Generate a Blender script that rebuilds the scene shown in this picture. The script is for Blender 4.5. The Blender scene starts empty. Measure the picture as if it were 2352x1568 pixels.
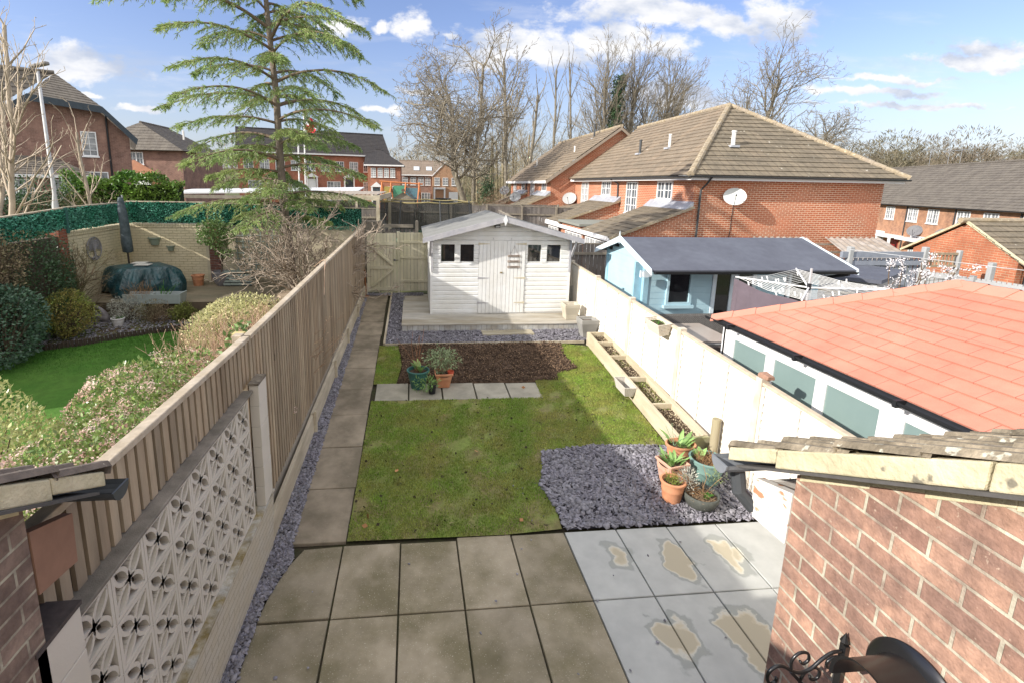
import bpy, math, random
import numpy as np
from mathutils import Vector, Matrix
R = math.radians
sc = bpy.context.scene
COL = sc.collection
# ---------------- camera ----------------
PIT, ROL, YAW, CH = .1942, .01724, .10334, 3.7765
c, s = math.cos(YAW), math.sin(YAW)
r_ = Vector((c, -s, 0)); f_ = Vector((s, c, 0)); u_ = Vector((0, 0, 1))
fw = f_*math.cos(PIT)-u_*math.sin(PIT); up = u_*math.cos(PIT)+f_*math.sin(PIT)
rr = r_*math.cos(ROL)+up*math.sin(ROL); uu = up*math.cos(ROL)-r_*math.sin(ROL)
cd = bpy.data.cameras.new('camera'); cam = bpy.data.objects.new('camera', cd); COL.objects.link(cam)
cam.matrix_world = Matrix(((rr.x, uu.x, -fw.x, 0), (rr.y, uu.y, -fw.y, 0), (rr.z, uu.z, -fw.z, CH), (0, 0, 0, 1)))
cd.sensor_width = 36; cd.lens = 36*1128.27/2352
cd.shift_x = (1176-1062.88)/2352; cd.shift_y = -(784-646.83)/2352
cd.clip_start = .05; cd.clip_end = 3000
sc.camera = cam
# ---------------- exposure, sun, sky ----------------
sc.view_settings.view_transform = 'Standard'; sc.view_settings.look = 'None'
sc.view_settings.gamma = 1; sc.view_settings.exposure = EXPO = 0.72
SUN = Vector((-.956, -.292, .475)).normalized()      # towards the sun
sl = bpy.data.lights.new('sun', 'SUN'); sl.energy = 4.0; sl.angle = R(.6); sl.color = (1, .94, .85)
so = bpy.data.objects.new('sun', sl); COL.objects.link(so); so.rotation_euler = SUN.to_track_quat('Z', 'Y').to_euler()
so.location = (-30, -10, 30)
W = bpy.data.worlds.new('World'); sc.world = W; W.use_nodes = True
N, L = W.node_tree.nodes, W.node_tree.links
N.clear()
def nd(t, **k):
    n = N.new(t)
    for a, b in k.items(): setattr(n, a, b)
    return n
def mth(op, a, b=None, cl=False):
    n = nd('ShaderNodeMath', operation=op); n.use_clamp = cl
    for i, v in enumerate((a, b)):
        if v is None: continue
        if isinstance(v, (int, float)): n.inputs[i].default_value = v
        else: L.new(v, n.inputs[i])
    return n.outputs[0]
def vm(op, a, b):
    n = nd('ShaderNodeVectorMath', operation=op)
    for i, v in enumerate((a, b)):
        if isinstance(v, tuple): n.inputs[i].default_value = v
        elif v is not None: L.new(v, n.inputs[i])
    return n.outputs['Value' if op in ('LENGTH', 'DOT_PRODUCT') else 'Vector']
sky = nd('ShaderNodeTexSky', sky_type='NISHITA'); sky.sun_disc = False
sky.sun_elevation = math.asin(SUN.z); sky.sun_rotation = math.atan2(SUN.x, SUN.y)
sky.air_density = 1.2; sky.dust_density = .6; sky.ozone_density = 2.0
tc = nd('ShaderNodeTexCoord'); sep = nd('ShaderNodeSeparateXYZ'); L.new(tc.outputs['Generated'], sep.inputs[0])
X_, Y_, Z_ = sep.outputs
yy = mth('MAXIMUM', mth('ABSOLUTE', Y_), .12)
px = mth('DIVIDE', X_, yy); pz = mth('DIVIDE', Z_, yy)
cmb = nd('ShaderNodeCombineXYZ'); L.new(px, cmb.inputs[0]); L.new(pz, cmb.inputs[1])
P0 = cmb.outputs[0]
def noise(vec, scale, det=6, ro=.55, dist=0):
    n = nd('ShaderNodeTexNoise'); n.inputs['Scale'].default_value = scale; n.inputs['Detail'].default_value = det
    n.inputs['Roughness'].default_value = ro; n.inputs['Distortion'].default_value = dist
    L.new(vec, n.inputs['Vector']); return n.outputs[0]
def mr(v, a, b, c=0., d=1.):
    n = nd('ShaderNodeMapRange'); n.clamp = True; n.interpolation_type = 'SMOOTHSTEP'
    L.new(v, n.inputs[0])
    for i, k in enumerate((a, b, c, d)): n.inputs[i+1].default_value = k
    return n.outputs[0]
def mx(f, a, b):
    n = nd('ShaderNodeMix', data_type='RGBA')
    for i, v in ((0, f), (6, a), (7, b)):
        if isinstance(v, (int, float)): n.inputs[i].default_value = v
        elif isinstance(v, tuple): n.inputs[i].default_value = v
        else: L.new(v, n.inputs[i])
    return n.outputs[2]
# each cloud: centre (x/y, z/y) of its direction and its half sizes
CLOUDS = [
    (-0.586, 0.198, 0.132, 0.037),
    (-0.129, 0.286, 0.048, 0.024),
    (-0.001, 0.289, 0.041, 0.029),
    (0.254, 0.267, 0.249, 0.049),
    (0.384, 0.276, 0.228, 0.047),
    (0.450, 0.336, 0.215, 0.046),
    (0.595, 0.330, 0.082, 0.031),
    (0.743, 0.333, 0.127, 0.050),
    (1.180, 0.272, 0.235, 0.021),
    (1.236, 0.300, 0.157, 0.028),
    (0.948, 0.211, 0.227, 0.012),
    (1.004, 0.235, 0.244, 0.010),
    (1.076, 0.185, 0.281, 0.007),
    (-0.062, 0.281, 0.024, 0.011),
    (0.064, 0.276, 0.025, 0.009),
    (-0.581, 0.151, 0.033, 0.007),
    (-0.490, 0.131, 0.057, 0.009),
    (0.538, 0.180, 0.154, 0.037),
    (0.011, 0.171, 0.063, 0.011),
    (-0.056, 0.133, 0.056, 0.007),
    (0.119, 0.242, 0.076, 0.041),
]
wn = nd('ShaderNodeTexNoise'); wn.inputs['Scale'].default_value = 7; wn.inputs['Detail'].default_value = 5; wn.inputs['Roughness'].default_value = .6; L.new(P0, wn.inputs['Vector'])
PW = vm('ADD', P0, vm('MULTIPLY', vm('SUBTRACT', wn.outputs[1], (.5, .5, .5)), (.14, .075, 0)))
best = None; low = None
for cx, cz, rx, rz in CLOUDS:
    d = vm('MULTIPLY', vm('SUBTRACT', PW, (cx, cz, 0)), (1/rx, 1/rz, 0))
    l = mth('SUBTRACT', 1, vm('LENGTH', d, None))
    best = l if best is None else mth('MAXIMUM', best, l)
st = vm('MULTIPLY', P0, (1, 1.7, 1))
nz = noise(st, 14, 9, .62, .1)
dens = mth('ADD', best, mth('MULTIPLY', mth('SUBTRACT', nz, .5), 2.1))
cov = mr(dens, .05, .62)
st2 = vm('MULTIPLY', P0, (1, 5.5, 1))
wisp = mth('MULTIPLY', mr(noise(st2, 3.2, 7, .6), .5, .72), mr(pz, .0, .16))
wisp = mth('MULTIPLY', mth('MULTIPLY', wisp, mr(pz, .52, .16)), .45)
shade = noise(vm('ADD', vm('MULTIPLY', P0, (1, 2.2, 1)), (3.1, .35, 0)), 5.5, 5, .55)
ccol = mx(mr(shade, .42, .64), (1.0, 1.0, 1.02, 1), (.56, .63, .78, 1))
haze = mr(pz, .30, -.02)
tint = nd('ShaderNodeMix', data_type='RGBA', blend_type='MULTIPLY'); tint.inputs[0].default_value = 1
L.new(sky.outputs[0], tint.inputs[6]); tint.inputs[7].default_value = (1.02, .96, 1.2, 1)
K = 5.6
scl = nd('ShaderNodeMix', data_type='RGBA'); L.new(mth('MULTIPLY', haze, .6), scl.inputs[0]); L.new(tint.outputs[2], scl.inputs[6]); scl.inputs[7].default_value = (.50*K*1.15, .60*K*1.15, .74*K*1.15, 1)
cc = nd('ShaderNodeVectorMath', operation='SCALE'); L.new(ccol, cc.inputs[0]); cc.inputs['Scale'].default_value = K*1.12
cover = mth('MAXIMUM', cov, wisp)
fin = nd('ShaderNodeMix', data_type='RGBA'); L.new(cover, fin.inputs[0]); L.new(scl.outputs[2], fin.inputs[6]); L.new(cc.outputs[0], fin.inputs[7])
# unseen bright cloud added overhead and behind the house to fill the shade
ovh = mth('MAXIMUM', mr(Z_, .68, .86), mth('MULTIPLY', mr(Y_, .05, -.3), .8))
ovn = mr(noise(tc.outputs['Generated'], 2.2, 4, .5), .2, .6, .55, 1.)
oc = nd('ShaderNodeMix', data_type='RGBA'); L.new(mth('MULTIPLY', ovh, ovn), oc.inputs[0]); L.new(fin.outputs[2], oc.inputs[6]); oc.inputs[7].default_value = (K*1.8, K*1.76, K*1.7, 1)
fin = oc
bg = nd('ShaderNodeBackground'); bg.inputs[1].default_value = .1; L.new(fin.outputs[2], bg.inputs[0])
ow = nd('ShaderNodeOutputWorld'); L.new(bg.outputs[0], ow.inputs[0])
sc.render.engine = 'CYCLES'
sc.cycles.max_bounces = 6; sc.cycles.transparent_max_bounces = 12
sc.cycles.use_denoising = True

# ---------------- materials ----------------
MATS = {}
def mat(name, col, rough=.85, var=.18, scale=6., col2=None, amt=.5, scale2=1.3, bump=0., bscale=60., stretch=(1, 1, 1), spec=.3,
        brick=None, trans=0., metal=0., spots=None, spot_thr=.62, spot_scale=30, island=0., uv=False, alpha=None):
    """procedural surface: base colour, fine variation, a second colour in large patches, spots, bump"""
    if name in MATS: return MATS[name]
    m = bpy.data.materials.new(name); m.use_nodes = True; MATS[name] = m
    nt = m.node_tree; N, L = nt.nodes, nt.links
    b = N['Principled BSDF']; b.inputs['Roughness'].default_value = rough; b.inputs['Metallic'].default_value = metal
    b.inputs['Specular IOR Level'].default_value = spec
    g = N.new('ShaderNodeNewGeometry'); tcn = N.new('ShaderNodeTexCoord')
    mp = N.new('ShaderNodeMapping'); mp.inputs['Scale'].default_value = stretch
    L.new(tcn.outputs['UV'] if uv else g.outputs['Position'], mp.inputs[0]); P = mp.outputs[0]
    def noise(sc_, det=4, ro=.55):
        n = N.new('ShaderNodeTexNoise'); n.inputs['Scale'].default_value = sc_; n.inputs['Detail'].default_value = det
        n.inputs['Roughness'].default_value = ro; L.new(P, n.inputs['Vector']); return n.outputs[0]
    def mrange(v, a, b, c, d):
        n = N.new('ShaderNodeMapRange'); L.new(v, n.inputs[0])
        for i, k in enumerate((a, b, c, d)): n.inputs[i+1].default_value = k
        return n.outputs[0]
    def mix(f, a, b_, bt='MIX'):
        n = N.new('ShaderNodeMix'); n.data_type = 'RGBA'; n.blend_type = bt
        for i, v in ((0, f), (6, a), (7, b_)):
            if isinstance(v, (int, float)): n.inputs[i].default_value = v
            elif isinstance(v, tuple): n.inputs[i].default_value = (*v[:3], 1)
            else: L.new(v, n.inputs[i])
        return n.outputs[2]
    out = tuple(col); hgt = None
    if brick:
        bw, bh, mort, mcol, c2 = brick[:5]; msz = brick[5] if len(brick) > 5 else .005
        br = N.new('ShaderNodeTexBrick'); L.new(tcn.outputs['UV'], br.inputs['Vector'])
        br.inputs['Scale'].default_value = 1; br.inputs['Brick Width'].default_value = bw; br.inputs['Row Height'].default_value = bh
        br.inputs['Mortar Size'].default_value = msz; br.inputs['Mortar Smooth'].default_value = .12; br.inputs['Bias'].default_value = 0
        br.inputs['Color1'].default_value = (*col, 1); br.inputs['Color2'].default_value = (*c2, 1); br.inputs['Mortar'].default_value = (*mcol, 1)
        br.offset = brick[6] if len(brick) > 6 else .5
        out = br.outputs['Color']; hgt = br.outputs['Fac']
    if col2 is not None:
        out = mix(mrange(noise(scale2, 5, .6), .5-.12, .5+.12, 0, amt), out, tuple(col2))
    if spots is not None:
        out = mix(mrange(noise(spot_scale, 3, .5), spot_thr, spot_thr+.05, 0, 1), out, tuple(spots))
    if var:
        n = mrange(noise(scale, 5, .6), .25, .75, 1-var, 1+var)
        cx = N.new('ShaderNodeCombineXYZ')
        for i in range(3): L.new(n, cx.inputs[i])
        out = mix(1., out, cx.outputs[0], 'MULTIPLY')
    if island:
        n = mrange(g.outputs['Random Per Island'], 0, 1, 1-island, 1+island)
        cx = N.new('ShaderNodeCombineXYZ')
        for i in range(3): L.new(n, cx.inputs[i])
        out = mix(1., out, cx.outputs[0], 'MULTIPLY')
    if isinstance(out, tuple): b.inputs['Base Color'].default_value = (*out, 1)
    else: L.new(out, b.inputs['Base Color'])
    if bump or hgt is not None:
        bm = N.new('ShaderNodeBump'); bm.inputs['Strength'].default_value = 1
        if hgt is not None:
            h = mrange(hgt, 0, 1, .006, 0)
            if bump:
                a = N.new('ShaderNodeMath'); a.operation = 'ADD'; L.new(h, a.inputs[0]); L.new(mrange(noise(bscale), 0, 1, 0, bump), a.inputs[1]); h = a.outputs[0]
        else: h = mrange(noise(bscale), 0, 1, 0, bump)
        bm.inputs['Distance'].default_value = 1; L.new(h, bm.inputs['Height']); L.new(bm.outputs[0], b.inputs['Normal'])
    if trans:
        t = N.new('ShaderNodeBsdfTranslucent'); ms = N.new('ShaderNodeMixShader'); ms.inputs[0].default_value = trans
        if isinstance(out, tuple): t.inputs[0].default_value = (*out, 1)
        else: L.new(out, t.inputs[0])
        L.new(b.outputs[0], ms.inputs[1]); L.new(t.outputs[0], ms.inputs[2]); L.new(ms.outputs[0], N['Material Output'].inputs[0])
    if alpha is not None:
        b.inputs['Alpha'].default_value = alpha
    return m
def glass(name, tintc=(.02, .025, .03), rough=.04, a=.0):
    m = mat(name, tintc, rough=rough, var=0, spec=.9); return m

# ---------------- mesh builder ----------------
def uv_project(me):
    """planar UVs in metres: u level, v up the slope of each face"""
    n = len(me.polygons)
    if not n: return
    nor = np.empty(n*3, np.float32); me.polygons.foreach_get('normal', nor); nor = nor.reshape(-1, 3)
    lt = np.empty(n, np.int32); me.polygons.foreach_get('loop_total', lt)
    vi = np.empty(len(me.loops), np.int32); me.loops.foreach_get('vertex_index', vi)
    co = np.empty(len(me.vertices)*3, np.float32); me.vertices.foreach_get('co', co); co = co.reshape(-1, 3)
    ua = np.stack([-nor[:, 1], nor[:, 0], np.zeros(n)], 1); ln = np.linalg.norm(ua, axis=1)
    flat = ln < .05; ua[flat] = (1, 0, 0); ln[flat] = 1; ua /= ln[:, None]
    va = np.cross(nor, ua); va[flat] = (0, 1, 0)
    p = co[vi]; ul = np.repeat(ua, lt, 0); vl = np.repeat(va, lt, 0)
    uv = np.stack([(p*ul).sum(1), (p*vl).sum(1)], 1).astype(np.float32)
    me.uv_layers.new(name='UVMap'); me.uv_layers[0].data.foreach_set('uv', uv.ravel())
class MB:
    def __init__(s): s.v = []; s.f = []
    def add(s, vs, fs):
        o = len(s.v); s.v += [tuple(v) for v in vs]; s.f += [tuple(i+o for i in f) for f in fs]; return s
    def quad(s, *p): return s.add(p, [tuple(range(len(p)))])
    def box(s, x0, x1, y0, y1, z0, z1):
        x0, x1 = sorted((x0, x1)); y0, y1 = sorted((y0, y1)); z0, z1 = sorted((z0, z1))
        return s.add([(x0, y0, z0), (x1, y0, z0), (x1, y1, z0), (x0, y1, z0), (x0, y0, z1), (x1, y0, z1), (x1, y1, z1), (x0, y1, z1)],
                     [(3, 2, 1, 0), (4, 5, 6, 7), (0, 1, 5, 4), (1, 2, 6, 5), (2, 3, 7, 6), (3, 0, 4, 7)])
    def beam(s, a, b, w, h, upv=(0, 0, 1)):
        a, b = Vector(a), Vector(b); d = (b-a).normalized(); sd = d.cross(Vector(upv)).normalized()*w/2; u = sd.cross(d).normalized()*h/2
        vs = [p+e*sd+g*u for p in (a, b) for e, g in ((-1, -1), (1, -1), (1, 1), (-1, 1))]
        return s.add(vs, [(0, 1, 2, 3), (7, 6, 5, 4), (0, 4, 5, 1), (1, 5, 6, 2), (2, 6, 7, 3), (3, 7, 4, 0)])
    def prism(s, poly, d):
        """polygon (3d points) extruded along vector d"""
        n = len(poly); d = Vector(d); p = [Vector(q) for q in poly]
        nn = sum(((p[i].cross(p[(i+1) % n])) for i in range(n)), Vector())
        if nn.dot(d) > 0: p = p[::-1]
        vs = p+[q+d for q in p]
        return s.add(vs, [tuple(range(n)), tuple(range(2*n-1, n-1, -1))]+[((i+1) % n, i, n+i, n+(i+1) % n) for i in range(n)])
    def tube(s, pts, r, n=6, cap=True):
        pts = [Vector(p) for p in pts]; rs = r if isinstance(r, (list, tuple)) else [r]*len(pts)
        o = len(s.v); prev = None
        for i, p in enumerate(pts):
            d = (pts[min(i+1, len(pts)-1)]-pts[max(i-1, 0)]).normalized()
            a = prev if prev is not None else (Vector((0, 0, 1)) if abs(d.z) < .9 else Vector((1, 0, 0)))
            x = (a-d*a.dot(d)).normalized(); prev = x; y = d.cross(x)
            s.v += [tuple(p+(x*math.cos(2*math.pi*k/n)+y*math.sin(2*math.pi*k/n))*rs[i]) for k in range(n)]
        for i in range(len(pts)-1):
            for k in range(n):
                k2 = (k+1) % n; s.f.append((o+i*n+k, o+i*n+k2, o+(i+1)*n+k2, o+(i+1)*n+k))
        if cap:
            s.f.append(tuple(o+k for k in range(n))[::-1]); s.f.append(tuple(o+(len(pts)-1)*n+k for k in range(n)))
        return s
    def lathe(s, prof, c, n=20, axis='z', arc=(0, 1), sq=0):
        """profile of (radius, height) about an axis through c; sq>0 squares the section"""
        c = Vector(c); o = len(s.v); full = arc == (0, 1); m = n if full else n+1
        for r, h in prof:
            for k in range(m):
                t = 2*math.pi*(arc[0]+(arc[1]-arc[0])*k/n); ct, st = math.cos(t), math.sin(t)
                q = 1. if not sq else min(1/max(abs(ct), abs(st)), 1+sq)
                a, b = r*ct*q, r*st*q
                v = {'z': (a, b, h), 'x': (h, a, b), 'y': (b, h, a)}[axis]; s.v.append(tuple(c+Vector(v)))
        for i in range(len(prof)-1):
            for k in range(m if full else m-1):
                k2 = (k+1) % m; s.f.append((o+i*m+k, o+i*m+k2, o+(i+1)*m+k2, o+(i+1)*m+k))
        return s
    def build(s, name, m=None, parent=None, smooth=False, bevel=0, **tags):
        me = bpy.data.meshes.new(name); o = Vector((0, 0, 0))
        if parent is not None: o = WORLD[parent.name]
        v = s.v if o.length == 0 else [(a[0]-o.x, a[1]-o.y, a[2]-o.z) for a in s.v]
        me.from_pydata(v, [], s.f); me.update()
        return finish(name, me, m, parent, smooth, bevel, o, **tags)
WORLD = {}
def finish(name, me, m, parent=None, smooth=False, bevel=0, o=Vector((0, 0, 0)), uv=True, **tags):
    if uv: uv_project(me)
    ob = bpy.data.objects.new(name, me); COL.objects.link(ob)
    if m is not None: me.materials.append(m)
    if parent is not None: ob.parent = parent
    WORLD[ob.name] = o.copy()
    if smooth:
        me.polygons.foreach_set('use_smooth', [True]*len(me.polygons))
        if smooth == 2: me.set_sharp_from_angle(angle=R(38))
    if bevel:
        b = ob.modifiers.new('bevel', 'BEVEL'); b.width = bevel; b.segments = 2; b.limit_method = 'ANGLE'; b.angle_limit = R(40)
    for k, v in tags.items(): ob[k] = v
    return ob
def raw(name, V, F, m, parent=None, smooth=False, uv=False, **tags):
    """numpy mesh: V (n,3), F (m,3|4)"""
    o = WORLD[parent.name] if parent is not None else Vector((0, 0, 0))
    V = (np.asarray(V, np.float32)-np.array(o, np.float32)); F = np.asarray(F, np.int32); k = F.shape[1]
    me = bpy.data.meshes.new(name); me.vertices.add(len(V)); me.vertices.foreach_set('co', V.ravel())
    me.loops.add(F.size); me.loops.foreach_set('vertex_index', F.ravel())
    me.polygons.add(len(F)); me.polygons.foreach_set('loop_start', np.arange(0, F.size, k, dtype=np.int32))
    me.update(calc_edges=True)
    return finish(name, me, m, parent, smooth, 0, o, uv=uv, **tags)
def thing(name, label, cat, loc, group=None):
    o = bpy.data.objects.new(name, None); COL.objects.link(o); o.location = loc; o.empty_display_size = .1
    o['label'] = label; o['category'] = cat
    if group: o['group'] = group
    WORLD[o.name] = Vector(loc)
    return o
def T(label, cat, group=None):
    d = dict(label=label, category=cat)
    if group: d['group'] = group
    return d
def dup(o, loc, label, rz=0., scale=1., parent=None):
    """copy a thing, its parts and their sub-parts"""
    r = o.copy(); COL.objects.link(r)
    if parent is None:
        r.location = loc; r.rotation_euler = (0, 0, rz); r.scale = (scale,)*3; r['label'] = label
    else: r.parent = parent
    for ch in list(o.children): dup(ch, None, None, parent=r)
    return r
ST = dict(kind='structure')
def G(Y): return 0 if Y < 4.7 else .0622*(min(Y, 14)-4.7)
rnd = random.Random(7); nr = np.random.default_rng(7)
def U(a, b): return rnd.uniform(a, b)

# ---------------- plants ----------------
def leaf_mesh(C, D, S, wid=.42, nrm=None):
    """rhombic leaves at C (n,3) growing along D (n,3), length S (n,)"""
    n = len(C); D = D/np.maximum(np.linalg.norm(D, axis=1, keepdims=True), 1e-6)
    A = nr.normal(size=(n, 3)) if nrm is None else nrm+nr.normal(size=(n, 3))*.35
    sd = np.cross(D, A); sd /= np.maximum(np.linalg.norm(sd, axis=1, keepdims=True), 1e-6)
    S = S[:, None]; w = sd*S*wid/2
    V = np.stack([C, C+D*S*.5+w, C+D*S, C+D*S*.5-w], 1).reshape(-1, 3)
    F = np.arange(4*n).reshape(n, 4); return V, F
def blob_points(n, c, r, shell=.35, noise=.25, seed=0, flat=False):
    """points near the surface of a lumpy ellipsoid, with outward normals"""
    g = np.random.default_rng(seed+11)
    d = g.normal(size=(n, 3)); d /= np.linalg.norm(d, axis=1, keepdims=True)
    if flat: d[:, 2] = np.where(d[:, 2] < -.5, -d[:, 2], d[:, 2])
    k = g.normal(size=(7, 3)); k /= np.linalg.norm(k, axis=1, keepdims=True)
    ph = g.uniform(0, 6, 7); fr = g.uniform(3, 7, 7)
    l = sum(np.sin((d@k[i])*fr[i]+ph[i]) for i in range(7))/7
    rad = (1+noise*l*1.8)*(1-shell*g.uniform(0, 1, n)**1.6)
    return np.array(c)+d*np.array(r)*rad[:, None], d/np.array(r)/np.linalg.norm(d/np.array(r), axis=1, keepdims=True)
def shrub(name, label, cat, c, r, n, leaf, m, seed=0, shell=.4, noise=.25, wid=.5, stems=True, group=None, extra=None, core=None):
    base = (c[0], c[1], c[2]-r[2]); t = thing(name, label, cat, base, group)
    P, Nn = blob_points(n, c, r, shell, noise, seed)
    P[:, 2] = np.maximum(P[:, 2], base[2]+.02)
    D = Nn*.6+nr.normal(size=P.shape)*.7; D[:, 2] += .25
    V, F = leaf_mesh(P, D, nr.uniform(.6, 1.25, n)*leaf, wid)
    raw('foliage', V, F, m, t)
    if stems:
        b = MB(); g = random.Random(seed)
        for i in range(26):
            a = g.uniform(0, 6.28); q = g.uniform(.2, .85); z = g.uniform(.2, .85)
            e = (c[0]+math.cos(a)*q*r[0], c[1]+math.sin(a)*q*r[1], c[2]+(z*2-1)*r[2])
            mid = (c[0]+math.cos(a)*q*r[0]*.4, c[1]+math.sin(a)*q*r[1]*.4, (base[2]+e[2])/2)
            b.tube([(c[0]+g.uniform(-.05, .05), c[1]+g.uniform(-.05, .05), base[2]), mid, e], [.018, .012, .005], 4)
        b.build('stem', M_BARK, t)
    if extra is not None: extra(t, P, Nn)
    return t
def segs_mesh(S, n=3):
    """S: list of (p0,p1,r0,r1) -> numpy prisms"""
    A = np.array([q[0] for q in S]); B = np.array([q[1] for q in S]); r0 = np.array([q[2] for q in S]); r1 = np.array([q[3] for q in S])
    d = B-A; d /= np.maximum(np.linalg.norm(d, axis=1, keepdims=True), 1e-6)
    a = np.where(np.abs(d[:, 2:3]) < .8, np.array([[0, 0, 1.]]), np.array([[1., 0, 0]]))
    x = np.cross(d, a); x /= np.linalg.norm(x, axis=1, keepdims=True); y = np.cross(d, x)
    V = []
    for P, r in ((A, r0), (B, r1)):
        for k in range(n):
            t = 2*math.pi*k/n; V.append(P+(x*math.cos(t)+y*math.sin(t))*r[:, None])
    V = np.stack(V, 1).reshape(-1, 3); m = len(S); base = (np.arange(m)*2*n)[:, None]
    F = np.concatenate([base+np.array([[k, (k+1) % n, n+(k+1) % n, n+k]]) for k in range(n)], 0)
    return V, F
def grow(g, p, d, ln, r, lvl, S, P):
    """recursive bare branch; P: dict of habits"""
    n = max(2, int(ln/P['seg'])); rad = r
    for i in range(n):
        w = P['wig']*(.4 if lvl == 0 and r > .1 else 1+.3*lvl)
        d = (d+Vector((g.gauss(0, w), g.gauss(0, w), g.gauss(0, w)+P['up']))).normalized()
        q = p+d*(ln/n); r2 = max(rad*(1-P['tap']/n), P['rmin']); S[min(lvl, 1) if r > P['split'] else 1].append((tuple(p), tuple(q), rad, r2))
        f = (i+1)/n
        if lvl < P['lv'] and f > (P['clear'] if lvl == 0 else .12):
            for _ in range(P['kids'][lvl]):
                if g.random() < P['prob']:
                    ang = g.uniform(*P['ang']); ax = d.orthogonal().normalized(); ax.rotate(Matrix.Rotation(g.uniform(0, 6.283), 3, d))
                    nd_ = (d*math.cos(ang)+ax*math.sin(ang)).normalized()
                    grow(g, q, nd_, ln*P['ratio']*g.uniform(.65, 1.1)*(1-.45*f if lvl == 0 else 1-.3*f), r2*g.uniform(.45, .68), lvl+1, S, P)
        p, rad = q, r2
HAB = dict(seg=.9, wig=.10, up=.05, tap=.75, rmin=.011, split=.05, lv=4, clear=.28, kids=[2, 2, 2, 1, 0], prob=.8, ang=(.45, 1.0), ratio=.56)
def bare_tree(name, label, base, h, r, seed, group=None, m=None, lean=(0, 0), cat='bare tree', **k):
    P = dict(HAB); P.update(k); g = random.Random(seed); S = [[], []]
    grow(g, Vector(base), Vector((lean[0], lean[1], 1)).normalized(), h, r, 0, S, P)
    t = thing(name, label, cat, base, group); m = m or M_BARK2
    V, F = segs_mesh(S[0], 6); raw('trunk', V, F, m, t, smooth=True)
    if S[1]: V, F = segs_mesh(S[1], 3); raw('crown', V, F, M_TWIG if m is M_BARK2 else m, t)
    return t
M_BARK = mat('bark', (.12, .085, .06), .95, .3, 20)
M_BARK2 = mat('bark_oak', (.20, .175, .135), .95, .3, 5)
M_TWIG = mat('twigs', (.25, .22, .17), .95, .25, 3)
# ======================= own garden: ground, paving, lawn =======================
def terrain(x, y):
    z = G(y)
    if x > 4.6: z -= min(.10*(x-4.6), .85)+max(0, min(.07*(x-18), 1.6))
    if x < -9: z += min(.035*(-9-x), .9)
    if y > 60: z += .012*(min(y, 120)-60)
    d = math.hypot(x, y)
    if d > 120: z += .03*(d-120)
    return z
def bl(a, b, n): return [a+(b-a)*i/n for i in range(n+1)]
M_EARTH = mat('ground_earth', (.13, .12, .06), .95, .3, 3, (.08, .11, .035), .7, .35, .02, 30)
gx_ = bl(-400, -40, 10)[:-1]+bl(-40, -12, 8)[:-1]+bl(-12, 6, 18)[:-1]+bl(6, 40, 20)[:-1]+bl(40, 400, 12)
gy_ = bl(-40, 0, 4)[:-1]+bl(0, 16, 32)[:-1]+bl(16, 60, 12)[:-1]+bl(60, 600, 30)
b = MB(); nx = len(gx_)
for y in gy_:
    for x in gx_: b.v.append((x, y, terrain(x, y)-(.06 if y < 70 else 0)-(.12 if -8 < x < -1.6 and 11 < y < 15 else 0)))
b.f = [(j*nx+i, j*nx+i+1, (j+1)*nx+i+1, (j+1)*nx+i) for j in range(len(gy_)-1) for i in range(nx-1)]
b.build('ground', M_EARTH, smooth=True, **ST)

def slab(b, x0, x1, y0, y1, zf, th=.04, j=0.004, chop=None):
    dz = U(-.003, .003); q = [(x0+U(0, j), y0+U(0, j)), (x1-U(0, j), y0+U(0, j)), (x1-U(0, j), y1-U(0, j)), (x0+U(0, j), y1-U(0, j))]
    if chop: q = chop
    n = len(q); bt = [(x, y, zf(y)-th+dz) for x, y in q]; cx = sum(p[0] for p in q)/n; cy = sum(p[1] for p in q)/n
    e = .006
    t1 = [(x, y, zf(y)-e+dz) for x, y in q]; t2 = [(x+(cx-x)*e*2.5, y+(cy-y)*e*2, zf(y)+dz) for x, y in q]
    fs = [tuple(range(2*n, 3*n))]
    for a in (0, n): fs += [(a+i, a+(i+1) % n, a+n+(i+1) % n, a+n+i) for i in range(n)]
    b.add(bt+t1+t2, fs)
M_SLAB = mat('paving_weathered', (.35, .30, .22), .93, .14, 4, (.19, .165, .10), .95, 1.7, .003, 200, spots=(.44, .40, .32), spot_thr=.64, spot_scale=75, island=.10)
M_SLABP = mat('paving_path', (.31, .26, .195), .93, .16, 4, (.165, .14, .10), .9, 2.2, .003, 200, spots=(.36, .32, .26), spot_thr=.68, spot_scale=75, island=.10)
M_SLABG = mat('paving_grey', (.47, .475, .45), .8, .08, 5, (.38, .385, .37), .6, 2.2, .001, 200)
M_SLABL = mat('paving_light', (.36, .335, .275), .9, .14, 4, (.25, .235, .19), .8, 2.6, .002, 200)
M_JOINT = mat('joint_dirt', (.05, .04, .028), 1, .4, 30, (.045, .05, .02), .8, 6)
b = MB()
ys = [4.70, 3.776, 2.85, 1.92, .9]; xs = [-.742+.6035*i for i in range(5)]
for r in range(4):
    for i in range(4): slab(b, xs[i]+.006, xs[i+1]-.006, ys[r+1]+.006, ys[r]+U(-.03, .02)*(r == 0)-.006, lambda y: 0)
slab(b, -1.35, xs[0]-.006, 3.782, 4.68, lambda y: 0, chop=[(-1.37, 3.79), (-.75, 3.79), (-.75, 4.67), (-1.14, 4.65), (-1.31, 4.3)])
slab(b, -1.40, xs[0]-.006, 2.856, 3.77, lambda y: 0); slab(b, -1.42, xs[0]-.006, 1.93, 2.845, lambda y: 0)
b.build('patio', M_SLAB, **ST)
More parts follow.
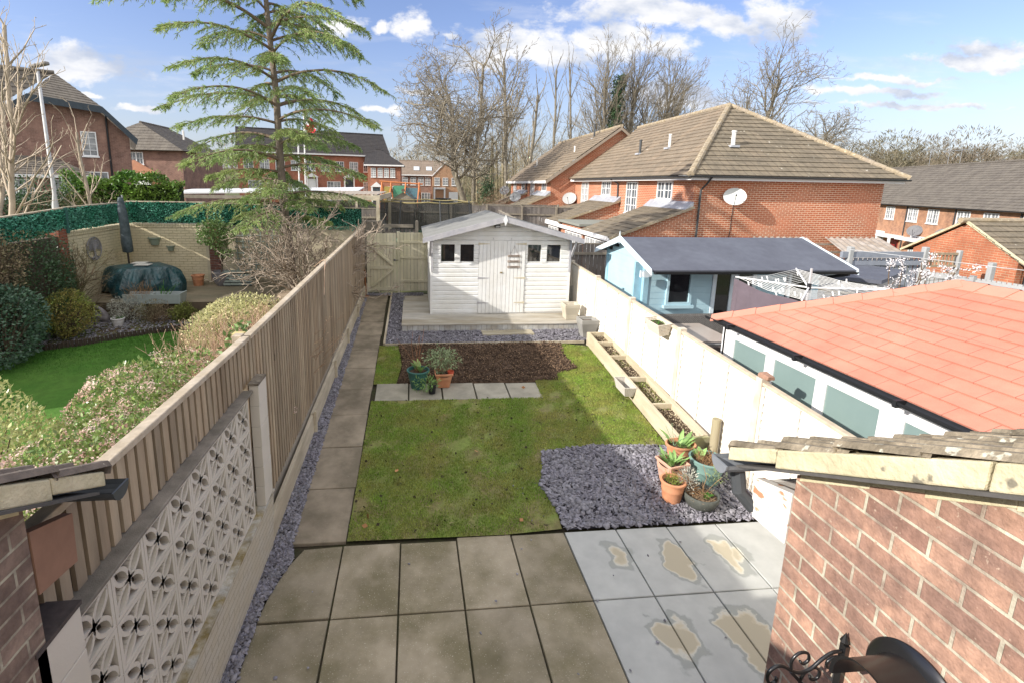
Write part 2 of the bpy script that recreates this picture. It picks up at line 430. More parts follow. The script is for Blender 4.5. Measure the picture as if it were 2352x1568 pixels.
# grey slabs, each with the iron-stained patch the photo shows
b = MB(); x0 = xs[4]
for r in range(4):
    for i in range(5):
        xa = x0+.5967*i+.005
        slab(b, xa, xa+.585, ys[r+1]+.005, ys[r]-.005, lambda y: 0, j=.001)
b.build('patio_grey_slabs', M_SLABG, **ST)
m = MATS['paving_grey']
nt = m.node_tree; N, L = nt.nodes, nt.links; bs = N['Principled BSDF']; src = bs.inputs['Base Color'].links[0].from_socket
g = N.new('ShaderNodeNewGeometry'); nz = N.new('ShaderNodeTexNoise'); nz.inputs['Scale'].default_value = 3.3; nz.inputs['Detail'].default_value = 6; L.new(g.outputs[0], nz.inputs['Vector'])
nz2 = N.new('ShaderNodeVectorMath'); nz2.operation = 'MULTIPLY_ADD'; L.new(nz.outputs[1], nz2.inputs[0]); nz2.inputs[1].default_value = (.55, .55, 0); L.new(g.outputs[0], nz2.inputs[2])
best = None
for cx, cy, rx, ry, k in ((2.72, 4.20, .15, .26, 1), (3.28, 4.24, .14, .24, .75), (2.15, 4.28, .13, .2, .55), (2.25, 3.32, .18, .24, .9), (2.88, 3.3, .19, .27, 1.25), (3.45, 4.2, .14, .2, .5), (2.25, 2.5, .15, .25, .8)):
    v = N.new('ShaderNodeVectorMath'); v.operation = 'SUBTRACT'; L.new(nz2.outputs[0], v.inputs[0]); v.inputs[1].default_value = (cx+.27, cy+.27, 0)
    w = N.new('ShaderNodeVectorMath'); w.operation = 'MULTIPLY'; L.new(v.outputs[0], w.inputs[0]); w.inputs[1].default_value = (1/rx, 1/ry, 0)
    l = N.new('ShaderNodeVectorMath'); l.operation = 'LENGTH'; L.new(w.outputs[0], l.inputs[0])
    a = N.new('ShaderNodeMath'); a.operation = 'SUBTRACT'; a.inputs[0].default_value = 1.45; L.new(l.outputs['Value'], a.inputs[1])
    q = N.new('ShaderNodeMath'); q.operation = 'MULTIPLY'; L.new(a.outputs[0], q.inputs[0]); q.inputs[1].default_value = k
    if best is None: best = q.outputs[0]
    else:
        h = N.new('ShaderNodeMath'); h.operation = 'MAXIMUM'; L.new(best, h.inputs[0]); L.new(q.outputs[0], h.inputs[1]); best = h.outputs[0]
rp = N.new('ShaderNodeValToRGB'); L.new(best, rp.inputs[0]); e = rp.color_ramp.elements
e[0].position = 0; e[0].color = (.5, .5, .48, 0); e[1].position = .95; e[1].color = (.44, .39, .29, 1)
for p_, c_ in ((.06, (.50, .51, .49, 0)), (.2, (.30, .31, .29, .85)), (.36, (.30, .31, .28, .8)), (.42, (.55, .53, .46, .9)), (.52, (.52, .46, .34, 1)), (.62, (.44, .39, .29, 1))):
    k = e.new(p_); k.color = c_
mm = N.new('ShaderNodeMix'); mm.data_type = 'RGBA'; L.new(rp.outputs[1], mm.inputs[0]); L.new(src, mm.inputs[6]); L.new(rp.outputs[0], mm.inputs[7]); L.new(mm.outputs[2], bs.inputs['Base Color'])
b = MB()
PY = [4.72+.8787*i for i in range(12)]
for i in range(11):
    o = U(-.008, .008); dz = U(0, .012)
    slab(b, -1.297+o, -.716+o, PY[i]+.005, min(PY[i+1], 14.3)-.005, lambda y, d=dz: G(y)+.012+d)
b.build('garden_path', M_SLABP, **ST)
b = MB()
for i in range(5):
    q = -.655+.582*i; slab(b, q+.008, q+.57, 7.80-.01*i, 8.43-.02*i, lambda y: G(y)+.012)
b.build('stepping_slabs', M_SLABL, **ST)
b = MB().quad((-1.7, .3, -.03), (4.3, .3, -.03), (4.3, 4.74, -.03), (-1.7, 4.74, -.03)).quad((-1.7, 4.74, -.028), (4.3, 4.74, -.028), (4.3, 14.5, .56), (-1.7, 14.5, .56)); b.build('bedding_soil', M_JOINT, **ST)

# lawn bases
M_TURF = mat('turf_moss', (.18, .23, .055), .95, .3, 14, (.22, .165, .09), .75, 2.6, .012, 70, spots=(.07, .055, .03), spot_thr=.66, spot_scale=9)
M_TURF2 = mat('turf_green', (.055, .15, .018), .95, .25, 8, (.09, .18, .03), .6, 1.2, .01, 60)
def sheet(poly, off, step=.18):
    """triangulated sheet over a polygon, laid on the sloping ground"""
    xs_ = [p[0] for p in poly]; ys_ = [p[1] for p in poly]
    return [(x, y, G(y)+off) for x, y in poly]
def inside(poly, X, Y):
    n = len(poly); r = np.zeros(len(X), bool)
    for i in range(n):
        x1, y1 = poly[i]; x2, y2 = poly[(i+1) % n]
        if y1 == y2: continue
        c_ = ((y1 > Y) != (y2 > Y)) & (X < (x2-x1)*(Y-y1)/(y2-y1)+x1); r ^= c_
    return r
def ipts(poly, n):
    P = np.array(poly); lo, hi = P.min(0), P.max(0); X = nr.uniform(lo[0], hi[0], int(n*2.5)); Y = nr.uniform(lo[1], hi[1], int(n*2.5))
    k = inside(poly, X, Y); return X[k][:n], Y[k][:n]
Gn = lambda Y: np.where(Y < 4.7, 0, .0622*(np.minimum(Y, 14)-4.7))
LAWN = [(-.71, 4.73), (1.0, 4.70), (1.66, 4.74), (1.69, 5.1), (1.62, 5.5), (1.76, 5.9), (1.80, 6.2), (2.6, 6.26), (3.68, 6.2), (3.84, 10.0), (3.25, 10.2), (3.1, 9.4), (3.2, 8.95), (2.72, 8.7), (2.66, 8.5), (2.26, 8.42), (2.2, 7.78), (-.7, 7.80)]
LAWN2 = [(-.71, 8.42), (-.3, 8.43), (-.22, 9.2), (-.3, 10.2), (-.71, 10.22)]
SOIL = [(-.32, 10.24), (3.28, 10.22), (3.14, 9.4), (3.24, 8.92), (2.74, 8.68), (2.68, 8.42), (-.28, 8.42), (-.2, 9.2)]
for nm, poly, m_ in (('lawn', LAWN, M_TURF), ('lawn_strip', LAWN2, M_TURF)):
    b = MB(); b.quad(*sheet(poly, .008)); b.build(nm, m_, **ST)
def blades(name, polys, n, h, mats, wid=.004, zf=Gn, off=.008, lean=.6, patchy=False, **tags):
    k = len(mats); obs = []
    X, Y = zip(*[ipts(p, int(n*f)) for p, f in polys]); X = np.concatenate(X); Y = np.concatenate(Y)
    if patchy:
        v = sum(np.sin(X*np.cos(q)*f_+Y*np.sin(q)*f_+q*9) for q, f_ in ((.3, 3.1), (1.4, 4.7), (2.2, 7.3), (2.9, 5.1), (.9, 11.), (1.9, 17.), (2.6, 23.)))/7; k_ = v+nr.uniform(-.25, .25, len(X)) > -.30; X, Y = X[k_], Y[k_]
    Z = zf(Y)+off
    a = nr.uniform(0, 6.283, len(X)); H = h*nr.uniform(.35, 1.3, len(X)); ln = lean*nr.uniform(.2, 1.3, len(X)); b2 = nr.uniform(0, 6.283, len(X))
    w = np.stack([np.cos(a), np.sin(a), 0*a], 1)*wid; P = np.stack([X, Y, Z], 1)
    tip = P+np.stack([np.cos(b2)*ln*H, np.sin(b2)*ln*H, H], 1)
    V = np.stack([P-w, P+w, tip], 1).reshape(-1, 3); F = np.arange(len(V)).reshape(-1, 3)
    return raw(name, V, F, mats[0], **tags)
M_GRASS = mat('grass_blade', (.23, .37, .055), .8, .3, 2.5, (.36, .36, .10), .95, 2.2, island=.45, trans=.3)
M_GRASS2 = mat('grass_blade_green', (.075, .20, .028), .75, .22, 2.0, (.08, .21, .03), .8, 1.0, island=.35, trans=.3)
blades('grass', [(LAWN, 1), (LAWN2, .06)], 150000, .024, [M_GRASS], .0042, patchy=True, kind='stuff', label='short mossy grass of the lawn', category='grass')
M_STRAW = mat('straw', (.42, .35, .2), .9, .2, island=.3)
X, Y = ipts(LAWN, 480); P = np.stack([X, Y, Gn(Y)+.03], 1); D = np.concatenate([nr.normal(size=(len(X), 2)), nr.normal(size=(len(X), 1))*.06], 1)
V, F = leaf_mesh(P, D, nr.uniform(.04, .13, len(X)), .035); raw('dry_grass_stalks', V, F, M_STRAW, kind='stuff', label='dry straw stalks strewn over the lawn', category='grass')
X, Y = ipts(LAWN, 260); P = np.stack([X, Y, Gn(Y)+.024], 1); V, F = leaf_mesh(P, nr.normal(size=(len(X), 3))*(1, 1, .25), nr.uniform(.02, .05, len(X)), .8)
raw('worm_casts', V, F, mat('cast_soil', (.05, .04, .028), 1, .3), kind='stuff', label='dark soil crumbs on the lawn', category='soil')
# soil bed: a displaced grid plus clods
M_SOIL = mat('dug_soil', (.125, .082, .055), 1, .4, 22, (.065, .042, .03), .9, 7, .02, 55)
n = 150; X = np.linspace(-.4, 3.3, n*2); Y = np.linspace(8.38, 10.26, n); XX, YY = np.meshgrid(X, Y); h = np.zeros_like(XX)
for k in range(60):
    f = nr.uniform(6, 60); a = nr.uniform(0, 6.28); h += np.sin((XX*np.cos(a)+YY*np.sin(a))*f+nr.uniform(0, 6.28))/f**.6
h = (h-h.min())/(h.max()-h.min()); ins = inside(SOIL, XX.ravel(), YY.ravel()).reshape(XX.shape)
Z = Gn(YY)-.02+h*.075*ins
V = np.stack([XX, YY, Z], 2).reshape(-1, 3); i, j = np.meshgrid(np.arange(len(X)-1), np.arange(len(Y)-1)); q = (j*len(X)+i).ravel(); F = np.stack([q, q+1, q+len(X)+1, q+len(X)], 1)
F = F[ins.ravel()[F].any(1)]
raw('soil_bed', V, F, M_SOIL, smooth=True, **ST)
def chips(name, polys, n, size, m_, zf=Gn, off=.0, flat=.35, tilt=.45, keep=None, **tags):
    X, Y = zip(*[ipts(p, int(n*f)) for p, f in polys]); X = np.concatenate(X); Y = np.concatenate(Y); n = len(X)
    Z = zf(Y)+off+nr.uniform(0, .022, n)
    k = 6; ang = np.sort(nr.uniform(0, 1, (n, k)), 1)*.25+np.arange(k)/k; ang = ang*2*np.pi
    S = size*nr.uniform(.5, 1.3, n)[:, None]*nr.uniform(.75, 1.15, (n, k)); el = nr.uniform(.5, 1, n)[:, None]
    a = np.cos(ang)*S; b_ = np.sin(ang)*S*el
    ex = nr.normal(size=(n, 3)); ex[:, 2] *= tilt; ex /= np.linalg.norm(ex, axis=1, keepdims=True)
    t = nr.normal(size=(n, 3))*(tilt, tilt, 0)+(0, 0, 1); ez = t-(t*ex).sum(1, keepdims=True)*ex; ez /= np.linalg.norm(ez, axis=1, keepdims=True); ey = np.cross(ez, ex)
    P = np.stack([X, Y, Z], 1)[:, None]; th = (size*flat*nr.uniform(.5, 1.2, n))[:, None, None]
    top = P+ex[:, None]*a[..., None]*.85+ey[:, None]*b_[..., None]*.85+ez[:, None]*th; bot = P+ex[:, None]*a[..., None]+ey[:, None]*b_[..., None]
    V = np.concatenate([top, bot], 1).reshape(-1, 3); base = (np.arange(n)*2*k)[:, None]
    F = [base+np.array([[0, 1, 2, 3]]), base+np.array([[0, 3, 4, 5]])]+[base+np.array([[q+k, (q+1) % k+k, (q+1) % k, q]]) for q in range(k)]
    return raw(name, V, np.concatenate(F, 0), m_, **tags)
chips('soil_clods', [(SOIL, 1)], 5200, .021, M_SOIL, off=.015, flat=1.1, tilt=1, kind='stuff', label='clods of freshly dug brown soil', category='soil')
chips('soil_crumbs', [(SOIL, 1)], 3000, .012, mat('soil_dry', (.21, .14, .09), 1, .3, island=.4), off=.04, flat=1., tilt=1, kind='stuff', label='pale dry crumbs on the dug soil', category='soil')
M_SLATE = mat('slate_chip', (.20, .19, .222), .62, .12, 3, (.25, .245, .262), .6, 4, island=.38, spec=.4)
M_SLATEB = mat('slate_under', (.05, .046, .055), .9, .3, 40)
SA = [(-.60, 10.32), (4.2, 10.32), (4.2, 11.1), (-.24, 11.1), (-.24, 14.3), (-.60, 14.3)]
SB = [(-1.50, .9), (-1.34, .9), (-1.36, 4.0), (-1.22, 4.5), (-1.28, 4.75), (-1.30, 14.1), (-1.42, 14.1), (-1.50, 4.8)]
SC = [(1.70, 4.72), (4.2, 4.72), (4.2, 6.0), (3.66, 6.1), (3.62, 6.22), (2.6, 6.3), (1.80, 6.2), (1.74, 5.9), (1.60, 5.5), (1.67, 5.1)]
SD = [(-1.40, 14.0), (.3, 14.0), (.3, 14.32), (-1.40, 14.32)]
b = MB()
b.quad(*[(x, y, .004) for x, y in SB[:4]+[(-1.27, 4.72), (-1.50, 4.72)]]); b.quad(*sheet([(-1.50, 4.74), (-1.28, 4.74), (-1.30, 14.0), (-1.40, 14.0)], .004))
for p in (SA, SC): b.quad(*sheet(p, .012))
b.build('slate_bed', M_SLATEB, **ST)
chips('slate_chippings', [(SC, 1)], 7600, .034, M_SLATE, off=.012, kind='stuff', label='plum grey slate chippings beside the lawn, round the pots', category='slate chippings')
chips('slate_chippings', [(SA, .52), (SB, .43), (SD, .05)], 23000, .026, M_SLATE, off=.012, kind='stuff', label='plum grey slate chippings around the deck and along the fence', category='slate chippings')
# scattered strays and leaves
chips('stray_chips', [([(-1.2, 2.5), (3, 2.5), (3, 4.6), (-1.2, 4.6)], .5), ([(1.2, 4.8), (1.8, 4.8), (1.8, 6.4), (1.2, 6.4)], .5)], 46, .016, M_SLATE, off=.0, flat=.4, tilt=.1, kind='stuff', label='stray slate chips on the paving and lawn edge', category='slate chippings')
M_DLEAF = mat('dead_leaf', (.36, .18, .08), .8, .2, island=.4)
X = np.array([-.5, -.53, 1.2, .9, -.2, .5, 2.0, -.9]); Y = np.array([4.9, 5.1, 4.85, 6.2, 5.9, 7.2, 8.1, 3.1]); P = np.stack([X, Y, Gn(Y)+.04], 1)
V, F = leaf_mesh(P, nr.normal(size=(8, 3))*(1, 1, .2), np.full(8, .075), .7); raw('fallen_leaves', V, F, M_DLEAF, kind='stuff', label='dry brown oak leaves on the lawn', category='fallen leaves')
# ======================= timber and fences =======================
M_WOODW = mat('timber_pale', (.54, .48, .37), .88, .22, 9, (.36, .30, .21), .7, 2.5, .002, 60, stretch=(1, .25, 1))
M_WOODG = mat('timber_grey', (.31, .275, .225), .9, .2, 6, (.22, .19, .15), .8, 2, .002, 90)
M_BOARD = mat('fence_board', (.30, .225, .15), .9, .25, 9, (.38, .31, .22), .8, 3.5, .002, 80, stretch=(1, 1, .18), island=.22, spots=(.06, .045, .035), spot_thr=.71, spot_scale=16)
M_BOARDD = mat('fence_board_back', (.13, .098, .07), .95, .25, 9, stretch=(1, 1, .2))  # back layer coloured darker to stand for shade between the front boards
M_CAP = mat('fence_cap', (.50, .43, .34), .88, .22, 14, (.36, .29, .2), .7, 4, .002, 80)
M_CONC = mat('concrete_coping', (.24, .21, .175), .95, .25, 12, (.14, .125, .1), .8, 4, .003, 150)
M_CREAM = mat('masonry_paint_cream', (.60, .55, .475), .8, .07, 6, (.52, .475, .39), .6, 3, .001, 120)
fenceX = lambda y: -1.573 if y < 4.7 else -1.588+.0205*(y-4.7)
f = thing('timber_fence', 'weathered brown board fence with pale cap rail along the left of the path', 'fence', (-1.6, 8, .3))
def run(y0, y1, zb, zt, nm):
    b = MB(); bk = MB(); y = y0; i = 0
    while y < y1-.05:
        x = fenceX(y); w = .066+U(-.004, .004)
        b.box(x-.004, x+.018, y, y+w, zb(y)+U(-.01, .01), zt(y)-.01)
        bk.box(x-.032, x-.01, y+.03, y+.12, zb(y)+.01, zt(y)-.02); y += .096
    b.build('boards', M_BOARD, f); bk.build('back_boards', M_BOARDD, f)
ztop = lambda y: 2.345-.012*(y-2.5) if y < 4.68 else 2.30+.0285*(y-4.7)
run(.6, 4.66, lambda y: 1.893, ztop, 'a'); run(4.70, 14.3, lambda y: G(y)+.36, ztop, 'b')
for y0, y1, d in ((.6, 4.64, 0), (4.72, 9.5, .0), (9.52, 14.32, .0)):
    MB().beam((fenceX(y0)-.005, y0, ztop(y0)), (fenceX(y1)-.005, y1, ztop(y1)), .075, .042).build('cap_rail', M_CAP, f, bevel=.006)
MB().beam((fenceX(4.75)+.01, 4.75, G(4.75)+.30), (fenceX(14.3)+.01, 14.3, G(14.3)+.30), .035, .13).build('gravel_board', M_WOODG, f)
for y in (4.66, 14.34):
    MB().box(fenceX(y)-.12, fenceX(y)-.035, y-.05, y+.05, G(y)-.05, ztop(y)+.03).build('post', M_CAP, f, bevel=.005)
# screen wall on a dwarf brick wall
M_PBRICK = mat('painted_brick_white', (.57, .525, .44), .85, .08, 5, (.47, .41, .30), .7, 5, .002, 90, brick=(.225, .075, .01, (.42, .37, .28), (.55, .5, .41), .006))
M_LEDGE = mat('mossy_ledge', (.23, .175, .075), .95, .3, 9, (.52, .5, .45), .9, 5.5, .006, 60)
w = thing('screen_block_wall', 'cream pierced screen block wall on a painted brick base below the fence', 'screen wall', (-1.5, 3, 0))
def block():
    b = MB(); s_ = .295; d = .055
    def bar(u0, v0, u1, v1, t, dd=d):
        b.beam((-d/2, u0, v0), (-d/2, u1, v1), dd, t, upv=(0, -(v1-v0), u1-u0))
    t = .025
    b.box(-d, 0, 0.002, s_-.002, .002, t).box(-d, 0, .002, s_-.002, s_-t, s_-.002).box(-d, 0, .002, t, t, s_-t).box(-d, 0, s_-t, s_-.002, t, s_-t)
    c_ = s_/2
    for sx in (-1, 1):
        for sz in (-1, 1):
            n = 9; ln = .178
            for side in (-1, 1):
                pr = None
                for i in range(n+1):
                    q = i/n; a = q*ln; wd = side*.037*math.sin(math.pi*q)**.75
                    u = c_+sx*(a*.707)-sz*0; u += -sx*0
                    u = c_+sx*a*.707+sz*(-wd)*.707*1; v = c_+sz*a*.707+sx*wd*.707
                    if pr: bar(pr[0], pr[1], u, v, .022, d*.9)
                    pr = (u, v)
    return b
proto = None
for i in range(8):
    for j in range(4):
        o = (-1.485, 1.955+.295*i, 1.867-.295*(j+1))
        if proto is None:
            proto = block(); me_ob = proto.build('screen_block', M_CREAM); me_ob.parent = w; me_ob.location = Vector(o)-WORLD[w.name]; proto = me_ob
        else:
            q = proto.copy(); COL.objects.link(q); q.parent = w; q.location = Vector(o)-WORLD[w.name]
MB().box(-1.60, -1.466, 1.93, 4.42, 1.869, 1.892).build('coping', M_CONC, w, bevel=.006)
MB().prism([(-1.60, .8, -.1), (-1.475, .8, -.1), (-1.433, .8, .66), (-1.60, .8, .66)], (0, 3.92, 0)).build('dwarf_wall', M_PBRICK, w)
MB().box(-1.60, -1.585, 1.94, 4.42, .69, 1.866).build('backing_sheet', mat('backing_taupe', (.17, .145, .12), .9, .15, 5), w)
MB().box(-1.60, -1.42, .8, 4.72, .662, .687).build('ledge', M_LEDGE, w, bevel=.004)
def pilaster(nm, label, x0, x1, y0, y1, z0, z1, capm):
    t = thing(nm, label, 'pillar', ((x0+x1)/2, (y0+y1)/2, z0)); k = int((z1-z0)/.2)
    for i in range(k): MB().box(x0+.001*(i % 2), x1+.002*(i % 2), y0, y1, z0+i*(z1-z0)/k+.002, z0+(i+1)*(z1-z0)/k-.002).build('pilaster_block', M_CREAM, t, bevel=.003)
    MB().box(x0+.004, x1-.004, y0+.004, y1-.004, z0, z1-.004).build('mortar', mat('mortar_grey', (.42, .39, .33), .9), t)
    MB().box(x0-.006, x1+.006, y0-.006, y1+.006, z1+.002, z1+.022).build('cap', capm, t)
M_DCAP = mat('dark_cap', (.075, .06, .055), .85, .3, 30)
pilaster('pillar', 'cream block pillar at the far end of the screen block wall', -1.508, -1.425, 4.43, 4.67, .69, 1.93, mat('mossy_cap', (.13, .105, .08), .95, .4, 25, (.3, .26, .2), .6, 12))
pilaster('pillar', 'near cream block pillar with a dark cap beside the brown brick wall', -1.62, -1.42, 1.70, 1.945, .05, 1.99, M_DCAP)
# low pale boards along the fence foot
e = thing('edging_boards', 'low pale retaining boards with short stakes at the foot of the fence', 'edging', (-1.5, 8, .2))
for y0, y1 in ((4.74, 6.88), (6.9, 8.72), (8.74, 10.36), (10.38, 12.1), (12.12, 14.1)):
    ex = lambda y: -1.505+.0145*(y-4.7)
    MB().beam((ex(y0)+U(-.01, .01), y0, G(y0)+.16), (ex(y1), y1, G(y1)+.16), .045, .31).build('board', M_WOODW, e, bevel=.004)
    MB().box(ex(y1)+.025, ex(y1)+.065, y1-.03, y1+.03, G(y1)-.02, G(y1)+.36).build('stake', M_WOODW, e, bevel=.004)
MB().beam((-.62, 10.3, G(10.3)+.02), (-.615, 14.3, G(14.3)+.02), .045, .06).build('edging_board', M_WOODW, **T('thin pale board edging between path and slate chippings', 'edging board'))
MB().beam((-.6, 10.27, G(10.27)+.012), (3.84, 10.27, G(10.27)+.012), .03, .055).build('edging_board', M_WOODW, **T('thin pale board edging between dug soil and slate chippings', 'edging board'))
# right hand painted fence
M_WFENCE = mat('painted_panel_cream', (.80, .76, .69), .85, .05, 4, (.72, .66, .56), .45, 2.2, .0015, 60, stretch=(1, .5, 3))
M_WPOST = mat('painted_post', (.68, .61, .52), .88, .12, 10, (.44, .36, .27), .7, 5)
f = thing('panel_fence', 'cream painted panel fence along the right of the garden', 'fence', (4.27, 8, .2))
FY = [1.8, 3.42, 5.25, 7.1, 8.93, 10.75, 12.6, 14.45]; ft = lambda y: 1.30+.0395*y+(.02 if y > 9 else 0)
for y in FY[1:]: MB().box(4.19, 4.30, y-.05, y+.05, G(y)-.1, ft(y)+.035).build('post', M_WPOST, f, bevel=.006)
for i in range(7):
    y0, y1 = FY[i]+.052, FY[i+1]-.052; b = MB(); n = 14; zb, zt = G(y0)-.02, ft(y0)-.03
    for k in range(n):      # lapped boards, almost flush
        q0, q1 = k/n, (k+1)/n; z = lambda y, q: (G(y)-.02)*(1-q)+(ft(y)-.05)*q
        x0, x1 = 4.228, 4.242
        b.add([(x1-.018, y0, z(y0, q0)), (x1-.018, y1, z(y1, q0)), (x1, y1, z(y1, q1)), (x1, y0, z(y0, q1)), (4.27, y0, z(y0, q0)), (4.27, y1, z(y1, q0)), (4.27, y1, z(y1, q1)), (4.27, y0, z(y0, q1))],
              [(0, 3, 2, 1), (4, 5, 6, 7), (3, 7, 6, 2), (0, 1, 5, 4)])
    b.build('panel', M_WFENCE, f)
    b = MB()
    for q in (.0, .333, .667, 1.):
        y = y0+(y1-y0)*q; y = min(max(y, y0+.018), y1-.018); b.box(4.208, 4.2245, y-.018, y+.018, G(y)-.02, ft(y)-.06)
    b.build('battens', M_WFENCE, f)
    b = MB()
    for q in (.333, .667):
        y = y0+(y1-y0)*q+.022; b.box(4.222, 4.2255, y-.003, y+.003, G(y), ft(y)-.07)
    b.build('joint', mat('joint_brown', (.30, .22, .14), .9), f)
    MB().beam((4.24, y0, ft(y0)-.022), (4.24, y1, ft(y1)-.022), .075, .035).build('capping', mat('panel_capping', (.52, .44, .33), .9, .2, 12), f, bevel=.005)
def rubble(loc, label, g_, col=(.34, .2, .14)):
    b = MB(); v = [Vector((x*U(.7, 1.1), y*U(.7, 1.1), z*U(.7, 1.1))) for x in (-.06, .06) for y in (-.09, .09) for z in (0, .06)]
    b.add([Vector(loc)+q for q in v], [(0, 1, 3, 2), (4, 6, 7, 5), (0, 4, 5, 1), (2, 3, 7, 6), (1, 5, 7, 3), (0, 2, 6, 4)])
    b.build('broken_brick', mat('broken_brick', col, .9, .25, 25), bevel=.012, **T(label, 'brick', g_))
rubble((4.25, 5.20, ft(5.2)+.045), 'broken reddish brick balanced on a post of the cream fence', None)
rubble((4.25, 3.45, ft(3.42)+.045), 'broken brick on the cream fence just above the right lean-to gutter', None, (.36, .24, .17))
# gate and side panel
M_GATE = mat('gate_timber', (.66, .61, .47), .88, .12, 6, (.50, .47, .31), .7, 2.5, .002, 80, stretch=(1, 1, .3), island=.08)
def vboards(b, x0, x1, y, z0, z1, p=.1, gap=.008, th=.018):
    n = max(1, round((x1-x0)/p)); p = (x1-x0)/n
    for i in range(n): b.box(x0+i*p+gap/2, x0+(i+1)*p-gap/2, y, y+th, z0(x0+i*p), z1(x0+i*p)+U(-.004, .004))
g = thing('garden_gate', 'cream boarded garden gate with braces at the end of the path', 'gate', (-.9, 14.38, .6))
b = MB(); vboards(b, -1.33, -.47, 14.40, lambda x: .62, lambda x: 2.36); b.build('boards', M_GATE, g)
b = MB()
for z in (.72, 1.36, 2.06): b.box(-1.32, -.48, 14.366, 14.398, z-.05, z+.05)
b.box(-1.33, -1.25, 14.362, 14.365+.034, .64, 2.1).box(-.555, -.47, 14.362, 14.399, .64, 2.1)
b.build('ledges', M_GATE, g)
MB().beam((-1.22, 14.372, 2.0), (-.58, 14.372, 1.42), .05, .085, upv=(0, 1, 0)).beam((-.58, 14.372, 1.30), (-1.2, 14.372, .79), .05, .085, upv=(0, 1, 0)).build('brace', M_GATE, g)
MB().tube([(-.53, 14.35, 1.58), (-.42, 14.35, 1.58)], .012, 6).box(-.56, -.50, 14.345, 14.36, 1.55, 1.61).build('bolt', mat('iron_grey', (.2, .2, .2), .5, metal=.6), g)
MB().box(-.455, -.375, 14.36, 14.44, .5, 2.41).build('gate_post', M_GATE, **T('cream square post between gate and side fence panel', 'post'), bevel=.005)
g = thing('side_fence', 'cream boarded fence panel between gate post and shed', 'fence', (.1, 14.4, .6))
b = MB(); vboards(b, -.37, .75, 14.42, lambda x: .64, lambda x: 2.38); b.build('boards', M_GATE, g)
b = MB()
for z in (.96, 1.66, 2.12): b.beam((-.37, 14.40, z), (.75, 14.40, z-.03), .035, .06)
b.build('rail', M_GATE, g)
MB().tube([(-1.345, 14.0, .55), (-1.36, 14.02, 1.35)], .025, 6).box(-1.40, -1.25, 13.8, 13.95, .57, .62).build('rusty_stake', mat('rust', (.25, .11, .05), .9, .3, 30), **T('rusty iron stake by the fence beside the gate', 'stake'))
# ======================= summer shed and deck =======================
M_SHED = mat('shed_paint_white', (.76, .77, .77), .62, .05, 8, (.66, .65, .60), .5, 2.2, .001, 60, spots=(.42, .38, .32), spot_thr=.74, spot_scale=14)
M_SHEDG = mat('shed_paint_grey', (.36, .36, .39), .8, .12, 8, (.46, .45, .46), .8, 3, .001, 60)
M_FELT = mat('roof_felt_grey', (.225, .225, .215), .9, .08, 120, (.18, .18, .17), .6, 2, .001, 300)
M_GLS = glass('window_glass', (.012, .014, .016), .03)
M_DECK = mat('deck_boards', (.33, .29, .22), .8, .2, 8, (.48, .46, .42), .9, 2.4, .002, 70, stretch=(.25, 1, 1))
M_DECKF = mat('deck_fascia', (.46, .47, .47), .8, .15, 10, (.34, .30, .24), .7, 4, .001, 60, island=.1)
M_BLACK = mat('black_plastic', (.018, .019, .022), .45, .1, 20)
DZ = .585
d = thing('decking', 'weathered timber deck with grey vertical fascia under the white shed', 'decking', (2, 12.5, .4))
b = MB(); y = 11.02
while y < 14.2: b.box(-.26, 4.17, y, y+.118, DZ-.028, DZ+U(-.001, .001)); y += .123
b.build('deck_boards', M_DECK, d)
b = MB(); x = -.25
while x < 4.1: b.box(x, x+.118, 11.04, 11.055, .38, DZ-.03+U(-.004, 0)); x += .124
y = 11.06
while y < 14.2: b.box(-.25, -.235, y, y+.118, .38, DZ-.03); y += .124
b.build('fascia', M_DECKF, d)
MB().box(-.23, 4.15, 11.06, 14.2, .3, DZ-.04).build('frame', mat('dark_timber', (.06, .05, .04), .95), d)
S = thing('garden_shed', 'white shiplap garden shed with grey apex roof on the deck', 'shed', (2.2, 13, DZ))
SX0, SX1, SY, SB_, EA = .452, 3.952, 11.95, 14.25, 2.49
rz = lambda x: 3.0-abs(x-2.2)*.2655
b = MB(); h = .115; z = DZ+.02
def lap(b, x0, x1, z0, z1, y, xax=True, sgn=-1):
    """one shiplap board: rounded lip at its foot"""
    p = [(0, z0+.008), (.015, z0+.009), (.019, z0+.016), (.019, z1-.024), (.007, z1-.004), (0, z1)]
    if xax: b.prism([(x0, y+sgn*a, q) for a, q in p], (x1-x0, 0, 0))
    else: b.prism([(y+sgn*a, x0, q) for a, q in p], (0, x1-x0, 0))
k = 0
while z < 3.0:
    z1 = z+h; m_ = min(z1, 2.46); 
    if z1 <= 2.55:
        segs = [(SX0, 1.625), (2.80, SX1)] if z1 < 1.9 else ([(SX0, .68), (1.04, 1.155), (1.515, 1.625), (2.80, 2.845), (3.205, 3.335), (3.705, SX1)] if z1 < 2.44 else [(SX0, SX1)])
        for a, c_ in segs: lap(b, a, c_, z, z1, SY)
    else:
        hw = max(0, (3.0-z1)/.2655); 
        if hw > .05: lap(b, 2.2-hw, 2.2+hw, z, z1, SY)
    z = z1
b.box(SX0, SX1, SY, SY+.03, DZ, 1.9).box(SX0, .68, SY, SY+.03, 1.9, 2.46).box(1.04, 1.155, SY, SY+.03, 1.9, 2.46).box(1.515, 2.845, SY, SY+.03, 1.9, 2.46).box(3.205, 3.335, SY, SY+.03, 1.9, 2.46).box(3.705, SX1, SY, SY+.03, 1.9, 2.46)
b.prism([(SX0, SY, 2.46), (SX1, SY, 2.46), (SX1, SY, rz(SX1)), (2.2, SY, 2.99), (SX0, SY, rz(SX0))], (0, .03, 0))
b.build('front_wall', M_SHED, S)
b = MB(); z = DZ+.02
